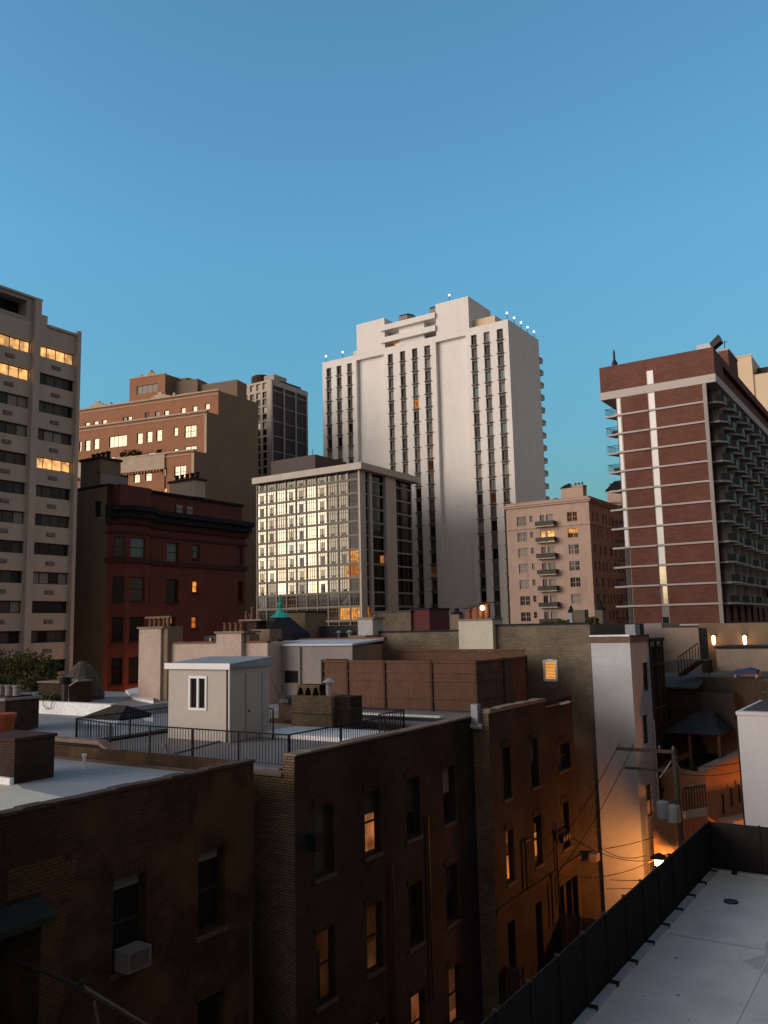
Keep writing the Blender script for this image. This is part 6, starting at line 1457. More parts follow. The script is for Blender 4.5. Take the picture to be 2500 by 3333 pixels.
def beige_row():
    Y0 = 36.0; fr = FR(Y0); q = lambda x, y: fr.uv(M2(x, y)); z0 = 12.95
    root = thing('party_wall_house', 'pinkish rendered party wall with two chimneys behind the cream stair house', 'house', (-36, Y0+1, z0))
    xl = q(180,490)[0]; xr = q(1562,460)[0]; zt = q(900,478)[1]
    m = MB(); m.box(xl, xr, Y0, Y0+6, 0, zt, 'stucco_pink'); m.build('wall', root)
    m = MB(); m.box(q(520,480)[0], xr+.02, Y0-.06, Y0+.3, zt+.002, zt+.10, 'terracotta'); m.build('coping', root)
    def st(x0, x1, yt, lab, npot, hh, pts, lean=0, dp=.45):
        u, v = q(x0,yt), q(x1,yt); t = thing('chimney', lab, 'chimney', ((u[0]+v[0])/2, Y0, zt), 'chimneys with clay pots')
        m = MB(); m.box(u[0], v[0], Y0-dp, Y0-.01 if not npot else Y0+.9, z0, u[1], 'stucco_pink'); m.build('stack', t)
        m = MB(); m.box(u[0]-.1, v[0]+.25, Y0-dp-.08, Y0+1.1, u[1]+.002, u[1]+.12, 'coping_stone'); m.build('cap', t)
        for x in pts:
            cx = q(x, yt)[0]; p = MB(); z = u[1]+.12; p.lathe(cx, Y0+.1, [(.12,z),(.10,z+hh),(.15,z+hh+.02),(.14,z+hh+.08)], 'terracotta', 10); p.build('pot', t, (cx,Y0+.1,z))
        return u, v, t
    u, v, t = st(238, 472, 322, 'tall pinkish chimney crowned by a scalloped row of clay hoods, left of the stair house', 5, .42, (285,335,385,435,480))
    m = MB(); z = u[1]+.62
    for i in range(9):
        x = u[0]+.0+i*(v[0]-u[0]+.25)/9; m.lathe(x+.1, Y0+.1, [(.15,z),(.16,z+.04),(.1,z+.12),(.02,z+.13)], 'coping_stone', 8)
    m.build('hood', t)
    m = MB(); m.box(v[0]+.002, v[0]+.42, Y0-.3, Y0+.9, z0, u[1], 'brick_tan'); m.build('side_flue', t)
    u, v, t = st(1050, 1318, 372, 'wide pinkish chimney with short clay pots behind the right end of the stair house', 3, .40, (1095,1155,1215,1270), dp=.3)
    m = MB(); m.box(v[0]+.002, v[0]+.3, Y0+.0, Y0+.9, zt, u[1]-.05, 'brick_tan'); m.build('side_flue', t)
    P = FR(Y0+2.5); a, b = P.uv(M2(1260,240)), P.uv(M2(1500,240)); t = thing('chimney', 'further brown chimney with a cluster of tall thin pots, in front of the glass building', 'chimney', ((a[0]+b[0])/2, Y0+2.5, zt), 'chimneys with clay pots')
    m = MB(); m.box(P.uv(M2(1390,300))[0], P.uv(M2(1585,320))[0], Y0+2.5, Y0+3.6, zt-1, P.uv(M2(1500,325))[1], 'brick_tan'); m.box(P.uv(M2(1330,300))[0], b[0]-.5, Y0+2.6, Y0+3.5, zt-1, a[1]-.02, 'brick_mid'); m.build('stack', t)
    m = MB(); m.box(a[0], b[0], Y0+2.4, Y0+3.7, a[1], a[1]+.10, 'coping_stone'); m.build('cap', t)
    for x, y in ((1280,130),(1320,85),(1360,95),(1410,140),(1300,160),(1385,170)):
        c = P.uv(M2(x,y)); p = MB(); p.lathe(c[0], Y0+3+random.uniform(-.2,.3), [(.10,a[1]+.1),(.085,c[1]-.08),(.12,c[1]-.06),(.11,c[1])], 'terracotta', 10); p.build('pot', t, (c[0],Y0+3,a[1]))
    P = FR(Y0+1.5); a, b = P.uv(M2(875,398)), P.uv(M2(1045,440)); t = thing('roof_vent', 'low dark box vent with a pale stub on top of the pinkish party wall', 'roof vent', (a[0], Y0+1.5, zt)); m = MB(); m.box(a[0], b[0], Y0+1.5, Y0+2.3, zt, a[1], 'dark_metal'); m.build('case', t); m = MB(); c = P.uv(M2(960,430)); m.tube((c[0],Y0+1.4,zt),(c[0],Y0+1.4,c[1]+.05),.05,'paint_white',8); m.build('pipe', t)
beige_row()

def grey_house():
    Y0 = 37.2; fr = FR(Y0); q = lambda x, y: fr.uv(M3(x, y)); xl = q(225,600)[0]; xr = q(1150,520)[0]; zt = q(700,505)[1]; z0 = 12.8
    root = thing('rendered_house', 'grey rendered rear wall with a small dark square window under a pale lean-to roof', 'house', (-26, Y0+1, z0))
    a, b = q(410,770), q(568,910); win = (a[0], b[1], b[0]-a[0], a[1]-b[1])
    m = MB(); m.wall(fr, xl, xr, 0, zt, [opening(win,.1)], 'stucco_grey'); m.wall(SD(xr), Y0, Y0+2.9, 0, zt, [], 'brick_tan'); m.build('wall', root); windows(root, fr, [win+('plain','black','dark_panel')], .1)
    z2 = FR(Y0+2.95).uv(M3(700,437))[1]
    m = MB(); m.hexa([(xl,Y0-.12,zt+.002),(xr+.1,Y0-.12,zt+.002),(xr+.1,Y0+2.95,z2-.12),(xl,Y0+2.95,z2-.12),(xl,Y0-.12,zt+.10),(xr+.1,Y0-.12,zt+.10),(xr+.1,Y0+2.95,z2),(xl,Y0+2.95,z2)], 'roof_bluewhite'); m.build('roof', root)
    m = MB(); m.box(xl, xr+.1, Y0+2.96, Y0+3.3, z2-.3, z2+.08, 'terracotta'); m.build('coping', root)
    x0 = q(595,700)[0]; m = MB(); m.tube((x0,Y0-.08,z0),(x0,Y0-.08,zt-.05),.045,'stucco_grey',8); m.build('downpipe', root)
    c = FR(Y0+1.5).uv(M3(372,460)); m = MB(); m.lathe(c[0], Y0+1.5, [(.12,c[1]-.3),(.12,c[1]),(.2,c[1]+.02),(.12,c[1]+.16)], 'black', 10); m.build('roof_vent', root)
    # brown return between the lean-to roof and the pale chimney
    P = FR(40.5); a, b = P.uv(M3(1150,395)), P.uv(M3(1275,395)); m = MB(); m.box(a[0]-.2, b[0]+.1, 40.5, 41.9, 12, a[1], 'brick_tan'); 
    m.build('rear_block', root)
M['roof_bluewhite'] = plain('roof_bluewhite', (.46,.50,.56), .5, .15, .8)
grey_house()

def turret():
    Y = 55.0; P = FR(Y); q = lambda x, y: P.uv(M3(x, y)); cx = q(372,200)[0]; zb = q(372,200)[1]
    zt = q(372,5)[1]; r1 = (q(465,200)[0]-q(285,200)[0])/2
    t = thing('turret_roof', 'black conical turret roof tipped with a bright green copper finial, before the glass building', 'turret', (cx, Y, 12))
    ze = q(500,410)[1]; rw = (q(640,330)[0]-q(200,300)[0])/2; m = MB()
    m.lathe(cx, Y, [(rw*1.35,ze-.5),(rw*1.15,ze+.35),(rw*.72,zb-.55),(r1,zb)], 'slate', 8, .3); m.build('cone', t)
    h = q(372,100)[1]-zb; m = MB(); m.lathe(cx, Y, [(r1*1.05,zb+.002),(r1*.95,zb+.06),(r1*.5,zb+h*.45),(r1*.22,zb+h*.95),(r1*.12,zb+h*1.05),(r1*.26,zb+h*1.35),(r1*.26,zb+h*1.6),(r1*.12,zb+h*1.7),(r1*.2,zb+h*2.0),(.05,zb+h*2.2),(.03,zb+h*2.9)], 'copper', 12); m.build('finial', t)
    m = MB(); m.lathe(cx, Y, [(rw*1.2,0),(rw*1.2,ze-.51)], 'brick_mid', 12); m.build('drum', t)
turret()

def mid_blocks():
    # a strip of roofs behind the party walls
    def blk(name, lab, cat, K, x0, y0, x1, Y, dep, m_, cop=None, z0=0, y1=None, extra=None):
        P = FR(Y); a, b = P.uv(K(x0,y0)), P.uv(K(x1, y1 if y1 else y0)); t = thing(name, lab, cat, ((a[0]+b[0])/2, Y, z0))
        m = MB(); m.box(a[0], b[0], Y, Y+dep, z0, a[1], m_); m.build('wall', t)
        if cop: c = MB(); c.box(a[0]-.08, b[0]+.08, Y-.08, Y+dep+.08, a[1]+.002, a[1]+.12, cop); c.build('coping', t)
        return t, a, b, P
    t, a, b, P = blk('roof_house', 'olive brick roof house with a sloping dark rim behind the pale grey chimney', 'roof shed', M4, -120, 150, 288, 54, 4, 'brick_olive', 'dark_metal', 12)
    t, a, b, P = blk('roof_house', 'dark red door block on the roof in front of the white tower', 'roof shed', M4, 296, 118, 488, 54.2, 3, 'door_red', 'slate', 12)
    t, a, b, P = blk('roof_house', 'dark roof strip at the foot of the glass building', 'roof', M3, 520, 300, 1270, 60, 6, 'roof_dark', None, 0)
    for x, y in ((1040,345),(1155,340)):
        c = P.uv(M3(x,y)); m = MB(); m.lathe(c[0], 59.5, [(.1,c[1]-.8),(.1,c[1]-.15),(.28,c[1]-.14),(.1,c[1]+.05)], 'galvanised', 10); m.build('roof_vent', t)
    t, a, b, P = blk('roof_house', 'brown brick block beside the green-tipped turret, at the foot of the glass building', 'roof shed', M3, 450, 150, 640, 58, 3, 'brick_tan', 'slate', 10)
    # round capped chimney in front of the white tower
    P = FR(52); a, b = P.uv(M4(712,165)), P.uv(M4(775,165)); t = thing('chimney', 'slim tan chimney with a dark pointed clay cap, before the blank white tower wall', 'chimney', (a[0],52,14)); m = MB(); m.box(a[0], b[0]+.25, 52, 52.7, 14, a[1], 'brick_tan'); m.build('stack', t)
    zc = P.uv(M4(755,105))[1]; m = MB(); m.lathe((a[0]+b[0]+.25)/2, 52.35, [(.42,a[1]+.002),(.44,a[1]+.1),(.2,zc-.2),(.16,zc-.1),(.2,zc),(.1,zc+.05)], 'slate', 8); m.build('cap', t)
    # small chimneys before the beige house
    P = FR(60)
    for lab, x0, y0, x1, mt, cap in (('slim pale chimney with a dark round cowl before the beige apartment house', 900, 1640, 965, 'roof_white', 1),('squat olive brick chimney before the beige apartment house', 975, 1605, 1115, 'brick_olive', 0),('olive chimney with a dark pagoda cap below the brick tower balconies', 1235, 1610, 1330, 'brick_olive', 2)):
        a, b = P.uv(N4(x0,y0)), P.uv(N4(x1,y0)); t = thing('chimney', lab, 'chimney', (a[0],60,14)); m = MB(); m.box(a[0], b[0], 60, 60.8, 14, a[1], mt); m.build('stack', t); cx = (a[0]+b[0])/2; w_ = (b[0]-a[0])
        if cap: m = MB(); m.lathe(cx, 60.4, [(w_*.62,a[1]+.002),(w_*.6,a[1]+.15),(w_*.25,a[1]+.35),(w_*.3,a[1]+.38),(w_*.1,a[1]+.8 if cap == 2 else a[1]+.55)], 'slate', 8); m.build('cap', t)
    P = FR(56); a, b = P.uv(M4(740,320)), P.uv(M4(1700,300)); t = thing('roof_garden', 'thin dark line of roof planting along the top of the olive brick wall', 'planting', (a[0],56,16)); m = MB(); m.box(a[0], P.uv(N4(1240,1700))[0], 56, 57, 10, P.uv(N4(900,1770))[1], 'roof_dark'); m.build('planter', t)
    lf = MB(); rnd = random.Random(5); zz = P.uv(N4(900,1770))[1]
    for (xa, xb, hh, n) in ((600,900,.12,120),(1120,1240,.35,160),(760,880,.2,80)):
        u0, u1 = P.uv(N4(xa,1700))[0], P.uv(N4(xb,1700))[0]
        for i in range(n):
            x = rnd.uniform(u0,u1); z = zz+rnd.uniform(0,hh); c = Vector((x, 56.3+rnd.uniform(-.2,.3), z)); d = Vector((rnd.uniform(-.1,.1),rnd.uniform(-.1,.1),rnd.uniform(-.1,.1))); e = d.cross(Vector((.3,1,.2))).normalized()*.08; lf.poly([c-d-e,c+d-e,c+d+e,c-d+e],'leaf')
    lf.build('foliage', t)
    # right-hand cluster
    blk('roof_house', 'black roof strip right of the olive brick wall, behind the pale painted house', 'roof', M5, 45, 232, 380, 56, 4, 'black', None, 0)
    blk('chimney', 'pale blue-grey chimney block rising behind the pale painted house', 'chimney', M5, 370, 230, 460, 54, 1, 'roof_white', None, 10)
    blk('rendered_house', 'dark grey rendered wall behind the pale painted house at the foot of the brick tower', 'house', M5, 463, 222, 700, 62, 5, 'stucco_grey', None, 0)
    t, a, b, P = blk('rendered_house', 'pinkish rendered house with a soot stain at the foot of the brick tower', 'house', M5, 690, 262, 1030, 60, 1.2, 'stucco_pink_dim', None, 0)
    m = MB(); m.wall(FR(59.99), P.uv(M5(1035,290))[0], P.uv(M5(1110,290))[0], 12, P.uv(M5(1035,262))[1], [], 'black'); m.build('door', t)
    blk('rendered_house', 'brown wall with two orange lamps below the brick tower balconies', 'house', M5, 1030, 225, 1659, 66, 5, 'brick_tan', None, 0)
    for k, (x, y) in enumerate(((1168,350),(1448,350))):
        P = FR(65.7); c = P.uv(M5(x,y)); t = thing('wall_lamp', ('left' if k == 0 else 'right')+' one of two orange wall lamps below the brick tower balconies', 'lamp', (c[0],65.7,c[1]), 'wall lamps on the brown wall')
        m = MB(); m.lathe(c[0],65.7,[(.05,c[1]-.5),(.12,c[1]-.35),(.12,c[1]+.1),(.05,c[1]+.2)],'glow_lamp2',8); m.build('bulb', t); m = MB(); m.box(c[0]-.15,c[0]+.15,65.6,66,c[1]+.205,c[1]+.27,'dark_metal'); m.box(c[0]-.05,c[0]+.05,65.78,66,c[1]-.2,c[1]+.2,'dark_metal'); m.build('bracket', t)
        l = bpy.data.lights.new('wall_lamp_light','POINT'); o = bpy.data.objects.new('wall_lamp_light', l); COL.objects.link(o); o.location = (c[0],65.3,c[1]-.3); l.color = (1,.5,.2); l.energy = 1.2; l.shadow_soft_size = .1
    t, a, b, P = blk('rendered_house', 'long plain tan wall under the two orange lamps at the right', 'house', M5, 1190, 445, 1800, 58, 4, 'stucco_pink_dim', 'slate', 0)
    t, a, b, P = blk('low_roof', 'dark flat roof band behind the bright white gable at the right', 'roof', M5, 700, 560, 1060, 56, 3, 'roof_dark', None, 0)
    t, a, b, P = blk('low_roof', 'olive-brown roof terrace parapet below the long tan wall at the right', 'roof', M5, 1010, 700, 1800, 50, 6, 'brick_olive_dim', None, 0)
    t, a, b, P = blk('low_roof', 'dark recessed back wall of the terrace above the hipped roof', 'house', M5, 1010, 845, 1345, 49, .9, 'roof_dark', None, 0)
    P = FR(49.5); a, b = P.uv(M5(1350,690)), P.uv(M5(1560,690)); c = P.uv(M5(1480,622)); t = thing('canopy', 'small blue gabled canopy over a pale panel on the terrace at the right', 'canopy', (a[0],49.5,a[1]))
    m = MB(); d = P.uv(M5(1480,665))[1]; m.hexa([(a[0],49.5,a[1]+.1),(c[0],49.5,d),(c[0],50.5,d),(a[0],50.5,a[1]+.1),(a[0],49.5,a[1]+.28),(c[0],49.5,c[1]),(c[0],50.5,c[1]),(a[0],50.5,a[1]+.28)],'blue_cloth'); m.hexa([(c[0],49.5,d),(b[0],49.5,a[1]+.1),(b[0],50.5,a[1]+.1),(c[0],50.5,d),(c[0],49.5,c[1]),(b[0],49.5,a[1]+.28),(b[0],50.5,a[1]+.28),(c[0],50.5,c[1])],'blue_cloth'); m.build('roof', t)
    m = MB(); m.box(c[0]-.55,c[0]+.55,50.0,50.1,a[1]-.05,a[1]+.22,'stucco_pink'); m.build('panel', t)
    for x in (a[0]+.05, b[0]-.05): m = MB(); m.box(x-.05,x+.05,49.6,49.7,a[1]-.1,a[1]+.15,'stucco_pink'); m.build('post', t, (x,49.6,a[1]))
    # dark timber porch block and hipped roof behind the utility pole
    Yp = 48.3; P = FR(Yp); a, b = P.uv(M5(615,820)), P.uv(M5(1003,700)); t = thing('wooden_back_porch', 'wide dark timber back porch behind the utility pole', 'porch', ((a[0]+b[0])/2, Yp, 0))
    zt = a[1]; m = MB(); m.box(a[0], b[0], Yp+.3, Yp+3, 0, zt, 'wood_dark'); m.build('back_boarding', t)
    for x in (640, 760, 880, 985): c = P.uv(M5(x,900))[0]; m = MB(); m.box(c-.05,c+.05,Yp+.1,Yp+.22,0,zt+.1,'wood_dark'); m.build('post', t, (c,Yp,0))
    for y in (1000, 1160, 1320): z = P.uv(M5(800,y))[1]; m = MB(); m.box(a[0],b[0],Yp+.0,Yp+.09,z,z+.12,'wood_dark'); m.build('floor', t, (a[0],Yp,z))
    m = MB(); m.hexa([(a[0]-.1,Yp-.1,zt+.11),(b[0]+.1,Yp-.1,zt+.11),(b[0]+.1,Yp+3.1,zt+.7),(a[0]-.1,Yp+3.1,zt+.7),(a[0]-.1,Yp-.1,zt+.19),(b[0]+.1,Yp-.1,zt+.19),(b[0]+.1,Yp+3.1,zt+.8),(a[0]-.1,Yp+3.1,zt+.8)],'roof_dark'); m.build('roof', t)
    P = FR(47); S_ = P.uv; e0 = S_(M6(850,165)); e1 = S_(M6(1285,100)); tp = S_(M5(960,1045)); tr = S_(M5(1130,1075))
    t = thing('hipped_roof', 'dark hipped roof with flared eaves over the porch, above the orange-lit wall', 'roof', (e1[0]-1, 47, e1[1]))
    m = MB(); X0_, X1_ = tp[0]-1.2, e1[0]; y0, y1 = 46.0, 50.5; z0, z1 = e1[1], tr[1]
    b0 = [(X0_,y0,z0),(X1_,y0,z0),(X1_,y1,z0),(X0_,y1,z0)]; mi = [(X0_+.5,y0+.9,z0+.35),(X1_-.45,y0+.9,z0+.35),(X1_-.45,y1-.9,z0+.35),(X0_+.5,y1-.9,z0+.35)]; r0, r1 = (tp[0],48.2,z1+.25), (tr[0],48.2,z1+.25)
    for i in range(4): j = (i+1)%4; m.poly([b0[i],b0[j],mi[j],mi[i]],'roof_hip')
    m.poly([mi[0],mi[1],r1,r0],'roof_hip'); m.poly([mi[1],mi[2],r1],'roof_hip'); m.poly([mi[2],mi[3],r0,r1],'roof_hip'); m.poly([mi[3],mi[0],r0],'roof_hip'); m.poly(b0[::-1],'wood_dark'); m.build('roof', t)
    for x in (X1_-1.7, X1_-.25): m = MB(); m.box(x-.07,x+.07,46.3,46.44,z0-3.2,z0-.01,'wood'); m.build('post', t, (x,46.3,z0))
    m = MB(); m.box(X0_+.2,X1_-.2,46.31,46.38,z0-1.9,z0-1.78,'wood_dark'); m.build('rail', t)
    blk('rendered_house', 'plain tan wall between the hipped roof and the bright white gable', 'house', M5, 950, 1042, 1400, 53, 3, 'stucco_pink_dim', None, 0)
    # orange-lit wall running up the alley
    Xo = -7.15; Yq = 48.5
    P = PL(-9.4, 47.0, 64); a = P.uv(M6(1090,455)); b = P.uv(M6(1420,285)); t = thing('rendered_house', 'rendered wall with a raking coping lit bright orange between hipped roof and white gable', 'house', P.P(a[0],0))
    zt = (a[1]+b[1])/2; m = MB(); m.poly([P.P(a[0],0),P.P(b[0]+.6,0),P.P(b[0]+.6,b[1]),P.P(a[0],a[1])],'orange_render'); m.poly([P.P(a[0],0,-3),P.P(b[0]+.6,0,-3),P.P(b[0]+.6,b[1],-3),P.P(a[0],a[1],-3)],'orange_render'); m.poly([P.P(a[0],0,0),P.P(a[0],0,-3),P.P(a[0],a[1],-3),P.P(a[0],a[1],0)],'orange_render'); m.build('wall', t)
    m = MB(); m.hexa([P.P(a[0],a[1]+.01,-.4),P.P(a[0],a[1]+.01,.12),P.P(b[0]+.6,b[1]+.01,.12),P.P(b[0]+.6,b[1]+.01,-.4),P.P(a[0],a[1]+.2,-.4),P.P(a[0],a[1]+.2,.12),P.P(b[0]+.6,b[1]+.2,.12),P.P(b[0]+.6,b[1]+.2,-.4)],'stucco_grey'); m.build('coping', t); m = MB(); m.poly([P.P(a[0],a[1]-.3,-.4),P.P(b[0]+.6,b[1]-.3,-.4),P.P(b[0]+.6,b[1]-.3,-3),P.P(a[0],a[1]-.3,-3)],'black'); m.build('roof', t)
    m = MB()
    for x, y0_, y1_ in ((1235,640,830),(1310,590,760),(1380,560,720)):
        s = P.uv(M6(x,y0_)); e = P.uv(M6(x,y1_)); m.tube(P.P(s[0],s[1],.1),P.P(s[0],e[1],.1),.05,'dark_metal',6)
    m.build('pipe', t)
    m = MB(); s = P.uv(M6(1240,870)); m.pbox(P, s[0]-.3, s[0]+2.4, s[1]-.15, s[1]+.05, .01, .9, 'stucco_pink'); m.build('canopy', t)
    # pale balcony rail near the pole foot
    P = PL(-9.6, 41.5, 62); a = P.uv(M6(918,905)); b = P.uv(M6(1110,760)); t = thing('balcony', 'pale fronted balcony rising to the right below the transformers', 'balcony', P.P(a[0],0))
    m = MB(); zm = (a[1]+b[1])/2; m.pbox(P, a[0], b[0], zm-.12, zm+.22, -.1, 0, 'stucco_cream'); m.build('fascia', t); m = MB()
    for k in range(9): s = a[0]+(b[0]-a[0])*k/8; m.tube(P.P(s,zm+.22,-.05),P.P(s,zm+1.15,-.05),.03,'wood_dark',5)
    m.pbox(P, a[0], b[0], zm+1.15, zm+1.23, -.1, 0, 'pole_wood'); m.build('railing', t)
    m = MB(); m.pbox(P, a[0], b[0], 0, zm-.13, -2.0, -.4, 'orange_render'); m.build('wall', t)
    # boarded yard wall at the foot of the pole
    P = FR(43.0); a, b = P.uv(M6(690,890)), P.uv(M6(870,890)); t = thing('timber_shed', 'rusty brown timber shed at the foot of the utility pole', 'shed', (a[0],43,0)); m = MB(); n = 12
    for i in range(n): x = a[0]+(b[0]-a[0]+.3)*i/n; m.box(x, x+(b[0]-a[0]+.3)/n-.012, 43, 43.04, 0, a[1]+random.uniform(-.05,.02), 'wood')
    m.build('board_front', t); m = MB(); m.box(a[0]-.1, b[0]+.4, 42.9, 45, a[1]+.03, a[1]+.1, 'roof_dark'); m.build('roof', t)
M['grit'] = plain('grit', (.20,.19,.18), .95, .3, 4)
def roof_clutter():
    # worn patches, seams and a drain on the near roof; stairs and rails among the porches on the right
    z = 17-4.61*1.325; near = bpy.data.objects['flat_roofed_house']; rnd = random.Random(31)
    for cx, cy, r in ((-2.6,17.5,.9),(-3.4,12.6,.55),(-.8,19.6,.7),(-1.6,14.6,.45)):
        m = MB(); n = 16; m.poly([(cx+r*rnd.uniform(.7,1.2)*math.cos(i*6.283/n), cy+r*1.6*rnd.uniform(.7,1.2)*math.sin(i*6.283/n), z+.0035) for i in range(n)], 'membrane_worn'); m.build('roof_patch', near)
    for y in (8.5, 13.1, 17.7):
        m = MB(); m.box(-5.05, 12, y, y+.07, z+.001, z+.0065, 'membrane_worn'); m.build('lap_seam', near)
    m = MB(); m.lathe(-4.4, 20.3, [(.16,z+.004),(.15,z+.03),(.06,z+.05)], 'dark_metal', 12); m.build('drain', near)
    m = MB()
    for i in range(260):
        x, y = rnd.uniform(-5.0, 2), rnd.uniform(8, 22.3); s = rnd.uniform(.006,.018); m.box(x, x+s, y, y+s, z+.001, z+.001+s*.6, 'grit')
    m.build('grit', near, kind='stuff')
    P = FR(49.2)
    t = thing('wooden_staircase', 'dark outdoor stair with rails climbing between the grey walls behind the pale house', 'staircase', P.P(P.uv(M5(860,680))[0], 0))
    a, b = P.uv(M5(860,690)), P.uv(M5(1040,560)); m = MB()
    for d in (0, .9): m.hexa([P.P(a[0],a[1]-.1,-d),P.P(b[0],b[1]-.1,-d),P.P(b[0],b[1]-.1,-d-.06),P.P(a[0],a[1]-.1,-d-.06),P.P(a[0],a[1]+.12,-d),P.P(b[0],b[1]+.12,-d),P.P(b[0],b[1]+.12,-d-.06),P.P(a[0],a[1]+.12,-d-.06)], 'wood_dark')
    for i in range(10): u = i/10; s = a[0]+(b[0]-a[0])*u; zz = a[1]+(b[1]-a[1])*u+.1; m.pbox(P, s, s+.24, zz, zz+.03, -.9, -.06, 'wood_dark')
    m.build('steps', t); m = MB()
    for i in range(8): u = i/7; s = a[0]+(b[0]-a[0])*u; zz = a[1]+(b[1]-a[1])*u; m.pbox(P, s-.02, s+.02, zz, zz+1.0, .01, .05, 'wood_dark')
    m.tube(P.P(a[0],a[1]+1.0,.03), P.P(b[0],b[1]+1.0,.03), .035, 'wood_dark'); m.build('railing', t)
    P = FR(46.5)
    t = thing('fire_escape', 'iron fire escape landings with bars beside the dark porch right of the pale house', 'fire escape', P.P(P.uv(M6(700,500))[0], 0))
    for y in (420, 640, 900):
        a, b = P.uv(M6(670,y)), P.uv(M6(860,y-40)); m = MB(); m.pbox(P, a[0], b[0], a[1]-.05, a[1], -1.0, 0, 'dark_metal'); o = m.build('landing', t, P.P(*a)); m = MB()
        for i in range(11): s = a[0]+(b[0]-a[0])*i/10; m.pbox(P, s-.012, s+.012, a[1], a[1]+.95, -.03, 0, 'dark_metal')
        m.pbox(P, a[0], b[0], a[1]+.95, a[1]+.99, -.04, .01, 'dark_metal'); m.build('railing', o, P.P(*a))
M['membrane_worn'] = plain('membrane_worn', (.43,.425,.41), .65, .2, 1.2, stain=((.33,.33,.32), .6), fine=20)
roof_clutter()
M['glow_lamp2'] = glow('glow_lamp2', (1,.62,.30), 7, 0)
M['stucco_pink_dim'] = plain('stucco_pink_dim', (.30,.235,.19), .9, .15, .8, stain=((.22,.17,.14), .5))
M['brick_olive_dim'] = plain('brick_olive_dim', (.075,.065,.045), .9, .3, .8)
M['roof_hip'] = plain('roof_hip', (.026,.026,.028), .8, .25, 2)
mid_blocks()

# ================================================================== TREES AT THE LEFT EDGE
def tree(lab, x, y, zb, h, r, n, seed):
    t = thing('tree', lab, 'tree', (x, y, 0), 'trees at the left edge'); rnd = random.Random(seed)
    m = MB(); m.tube((x,y,0),(x+.1,y,zb+h*.35),.22,'bark',8,.12)
    limbs = []
    for k in range(9):
        a = rnd.uniform(0,6.28); e = Vector((x+r*.7*math.cos(a), y+r*.7*math.sin(a), zb+h*rnd.uniform(.35,.9))); m.tube((x+.1,y,zb+h*rnd.uniform(.05,.3)), e, .07,'bark',5,.02); limbs.append(e)
    m.build('trunk', t)
    m = MB(); cl = [(Vector((x+r*rnd.uniform(-.8,.8), y+r*rnd.uniform(-.8,.8), zb+h*rnd.uniform(.1,.95))), rnd.uniform(.25,.5)*r) for _ in range(26)]+[(e, .4*r) for e in limbs]
    for i in range(n):
        c, cr = rnd.choice(cl); v = Vector((rnd.gauss(0,1),rnd.gauss(0,1),rnd.gauss(0,.8))).normalized()*cr*rnd.random()**.4
        p = c+v; s = rnd.uniform(.07,.14); d = Vector((rnd.uniform(-1,1),rnd.uniform(-1,1),rnd.uniform(-1,1))).normalized()*s; e = d.cross(Vector((rnd.uniform(-1,1),rnd.uniform(-1,1),rnd.uniform(-1,1)))).normalized()*s*.6
        m.poly([p-d, p-e, p+d, p+e], 'leaf' if rnd.random() < .7 else 'leaf_light')
    m.build('crown', t)
M['leaf_light'] = plain('leaf_light', (.10,.095,.025), .8, .4, 2.5)
P = FR(38); a = P.uv(M1(60, 500)); tree('leafy tree at the left edge in front of the grey tower', a[0], 38, 12.6, 3.0, 2.4, 4200, 1)
a = P.uv(M1(300, 480)); tree('second leafy tree just right of the first, before the grey tower foot', a[0], 38.5, 12.5, 2.9, 1.6, 2600, 2)
a = P.uv(M1(330, 830)); tree('low shrubby treetop with rusty leaves behind the white parapet at the left', FR(30).uv(M1(330,800))[0], 30.5, 12.3, 1.2, .9, 900, 3)

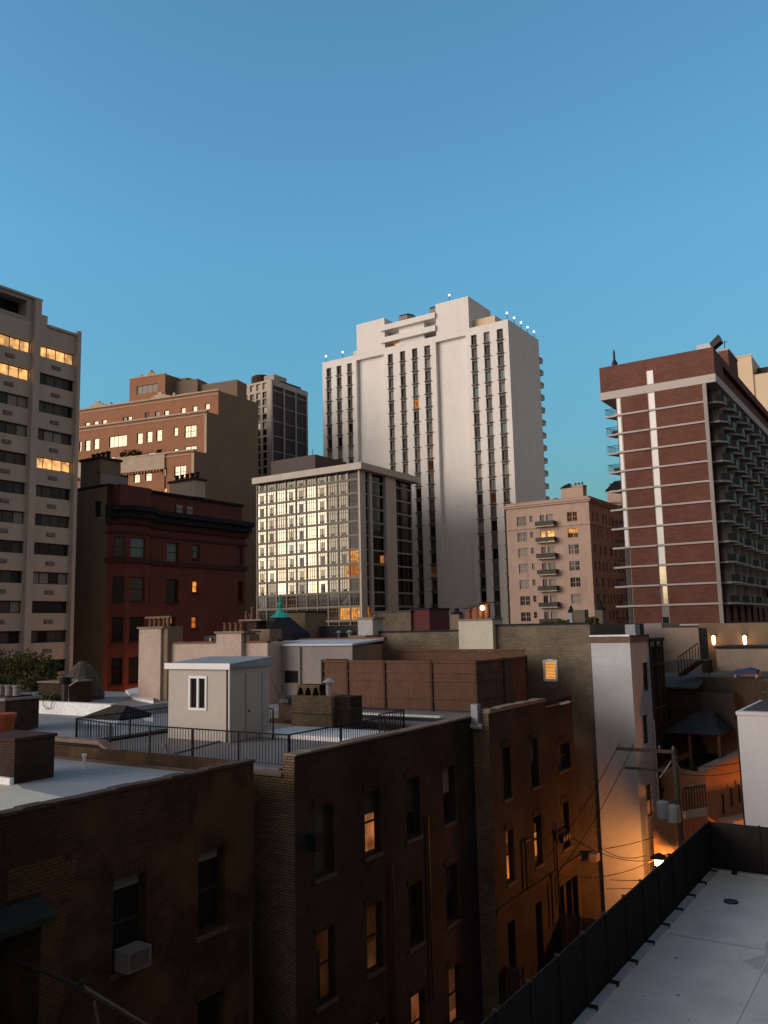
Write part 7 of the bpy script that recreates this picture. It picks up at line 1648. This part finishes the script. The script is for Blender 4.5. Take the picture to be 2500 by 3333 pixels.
# ================================================================== ADDED HOUSE ACROSS THE ALLEY, unseen past the right edge, shades the alley walls
def across():
    X0, X1, Y0, Y1, zt = 7, 26, 9, 72, 27
    root = thing('apartment_house', 'tall brick house on the right side of the alley, outside the right edge', 'house', (14, 40, 0))
    west = PL(X0, Y1, -90); items = []
    for r in range(9):
        for c in range(18): items.append((2+c*3.5, 1.5+r*3.3, 1.1, 1.8, 'sash', 'glass_dark', 'wood_dark'))
    m = MB(); m.wall(west, 0, Y1-Y0, 0, zt, [opening(i,.15) for i in items], 'brick_mid'); m.poly([(X0,Y0,0),(X1,Y0,0),(X1,Y0,zt),(X0,Y0,zt)],'brick_mid'); m.poly([(X0,Y1,0),(X1,Y1,0),(X1,Y1,zt),(X0,Y1,zt)],'brick_mid'); m.poly([(X1,Y0,0),(X1,Y1,0),(X1,Y1,zt),(X1,Y0,zt)],'brick_mid'); m.poly([(X0,Y0,zt),(X1,Y0,zt),(X1,Y1,zt),(X0,Y1,zt)],'roof_dark'); m.build('wall', root)
    windows(root, west, items, .12, 40)
across()

# ================================================================== ROOFTOPS BEHIND THE CAMERA, mirrored in the glass building
def mirrored_row():
    rnd = random.Random(21); c = Vector((-104-.62*300, 131-.78*300, 0)); d = Vector((.78, -.62, 0)); n = Vector((-.62,-.78,0)); s = -150
    names = ['brown brick house at the near end of the far row behind the camera','wide tan house in the far row, next to the brown end house','grey concrete block in the far row behind the camera, beside the tan house','dark red house of the far row behind the camera, beside the grey block','pale brick house in the first half of the far row behind the camera','olive brick house in the middle of the far row behind the camera','brown brick house just past the middle of the far row','tan house in the second half of the far row behind the camera','grey block in the second half of the far row behind the camera','dark red house near the last end of the far row','pale brick house second from the last end of the far row','olive brick house closing the last end of the far row','brown annex beyond the olive house at the end of the far row','tan shed house at the very end of the far row']
    k = 0
    while s < 150:
        w_ = rnd.uniform(18, 34); h = rnd.choice([26, 30, 33, 35, 29, 38, 31]); p = c+d*(s+w_/2)
        t = thing('distant_house', names[k % len(names)], 'house', (p.x, p.y, 0), 'far row of houses behind the camera')
        def cor(a, b, z): q = c+d*a+n*b; return (q.x, q.y, z)
        m = MB(); m.hexa([cor(s,0,0),cor(s+w_-1,0,0),cor(s+w_-1,14,0),cor(s,14,0),cor(s,0,h),cor(s+w_-1,0,h),cor(s+w_-1,14,h),cor(s,14,h)], ['brick_mid','brick_tan','concrete_grey','brick_red','brick_pale','brick_olive'][k % 6]); m.build('wall', t)
        m = MB(); a = s+rnd.uniform(2, w_-8); hh = h+rnd.uniform(1.5, 4); m.hexa([cor(a,2,h+.01),cor(a+5,2,h+.01),cor(a+5,7,h+.01),cor(a,7,h+.01),cor(a,2,hh),cor(a+5,2,hh),cor(a+5,7,hh),cor(a,7,hh)], 'brick_mid'); m.build('roof_house', t)
        s += w_; k += 1
mirrored_row()
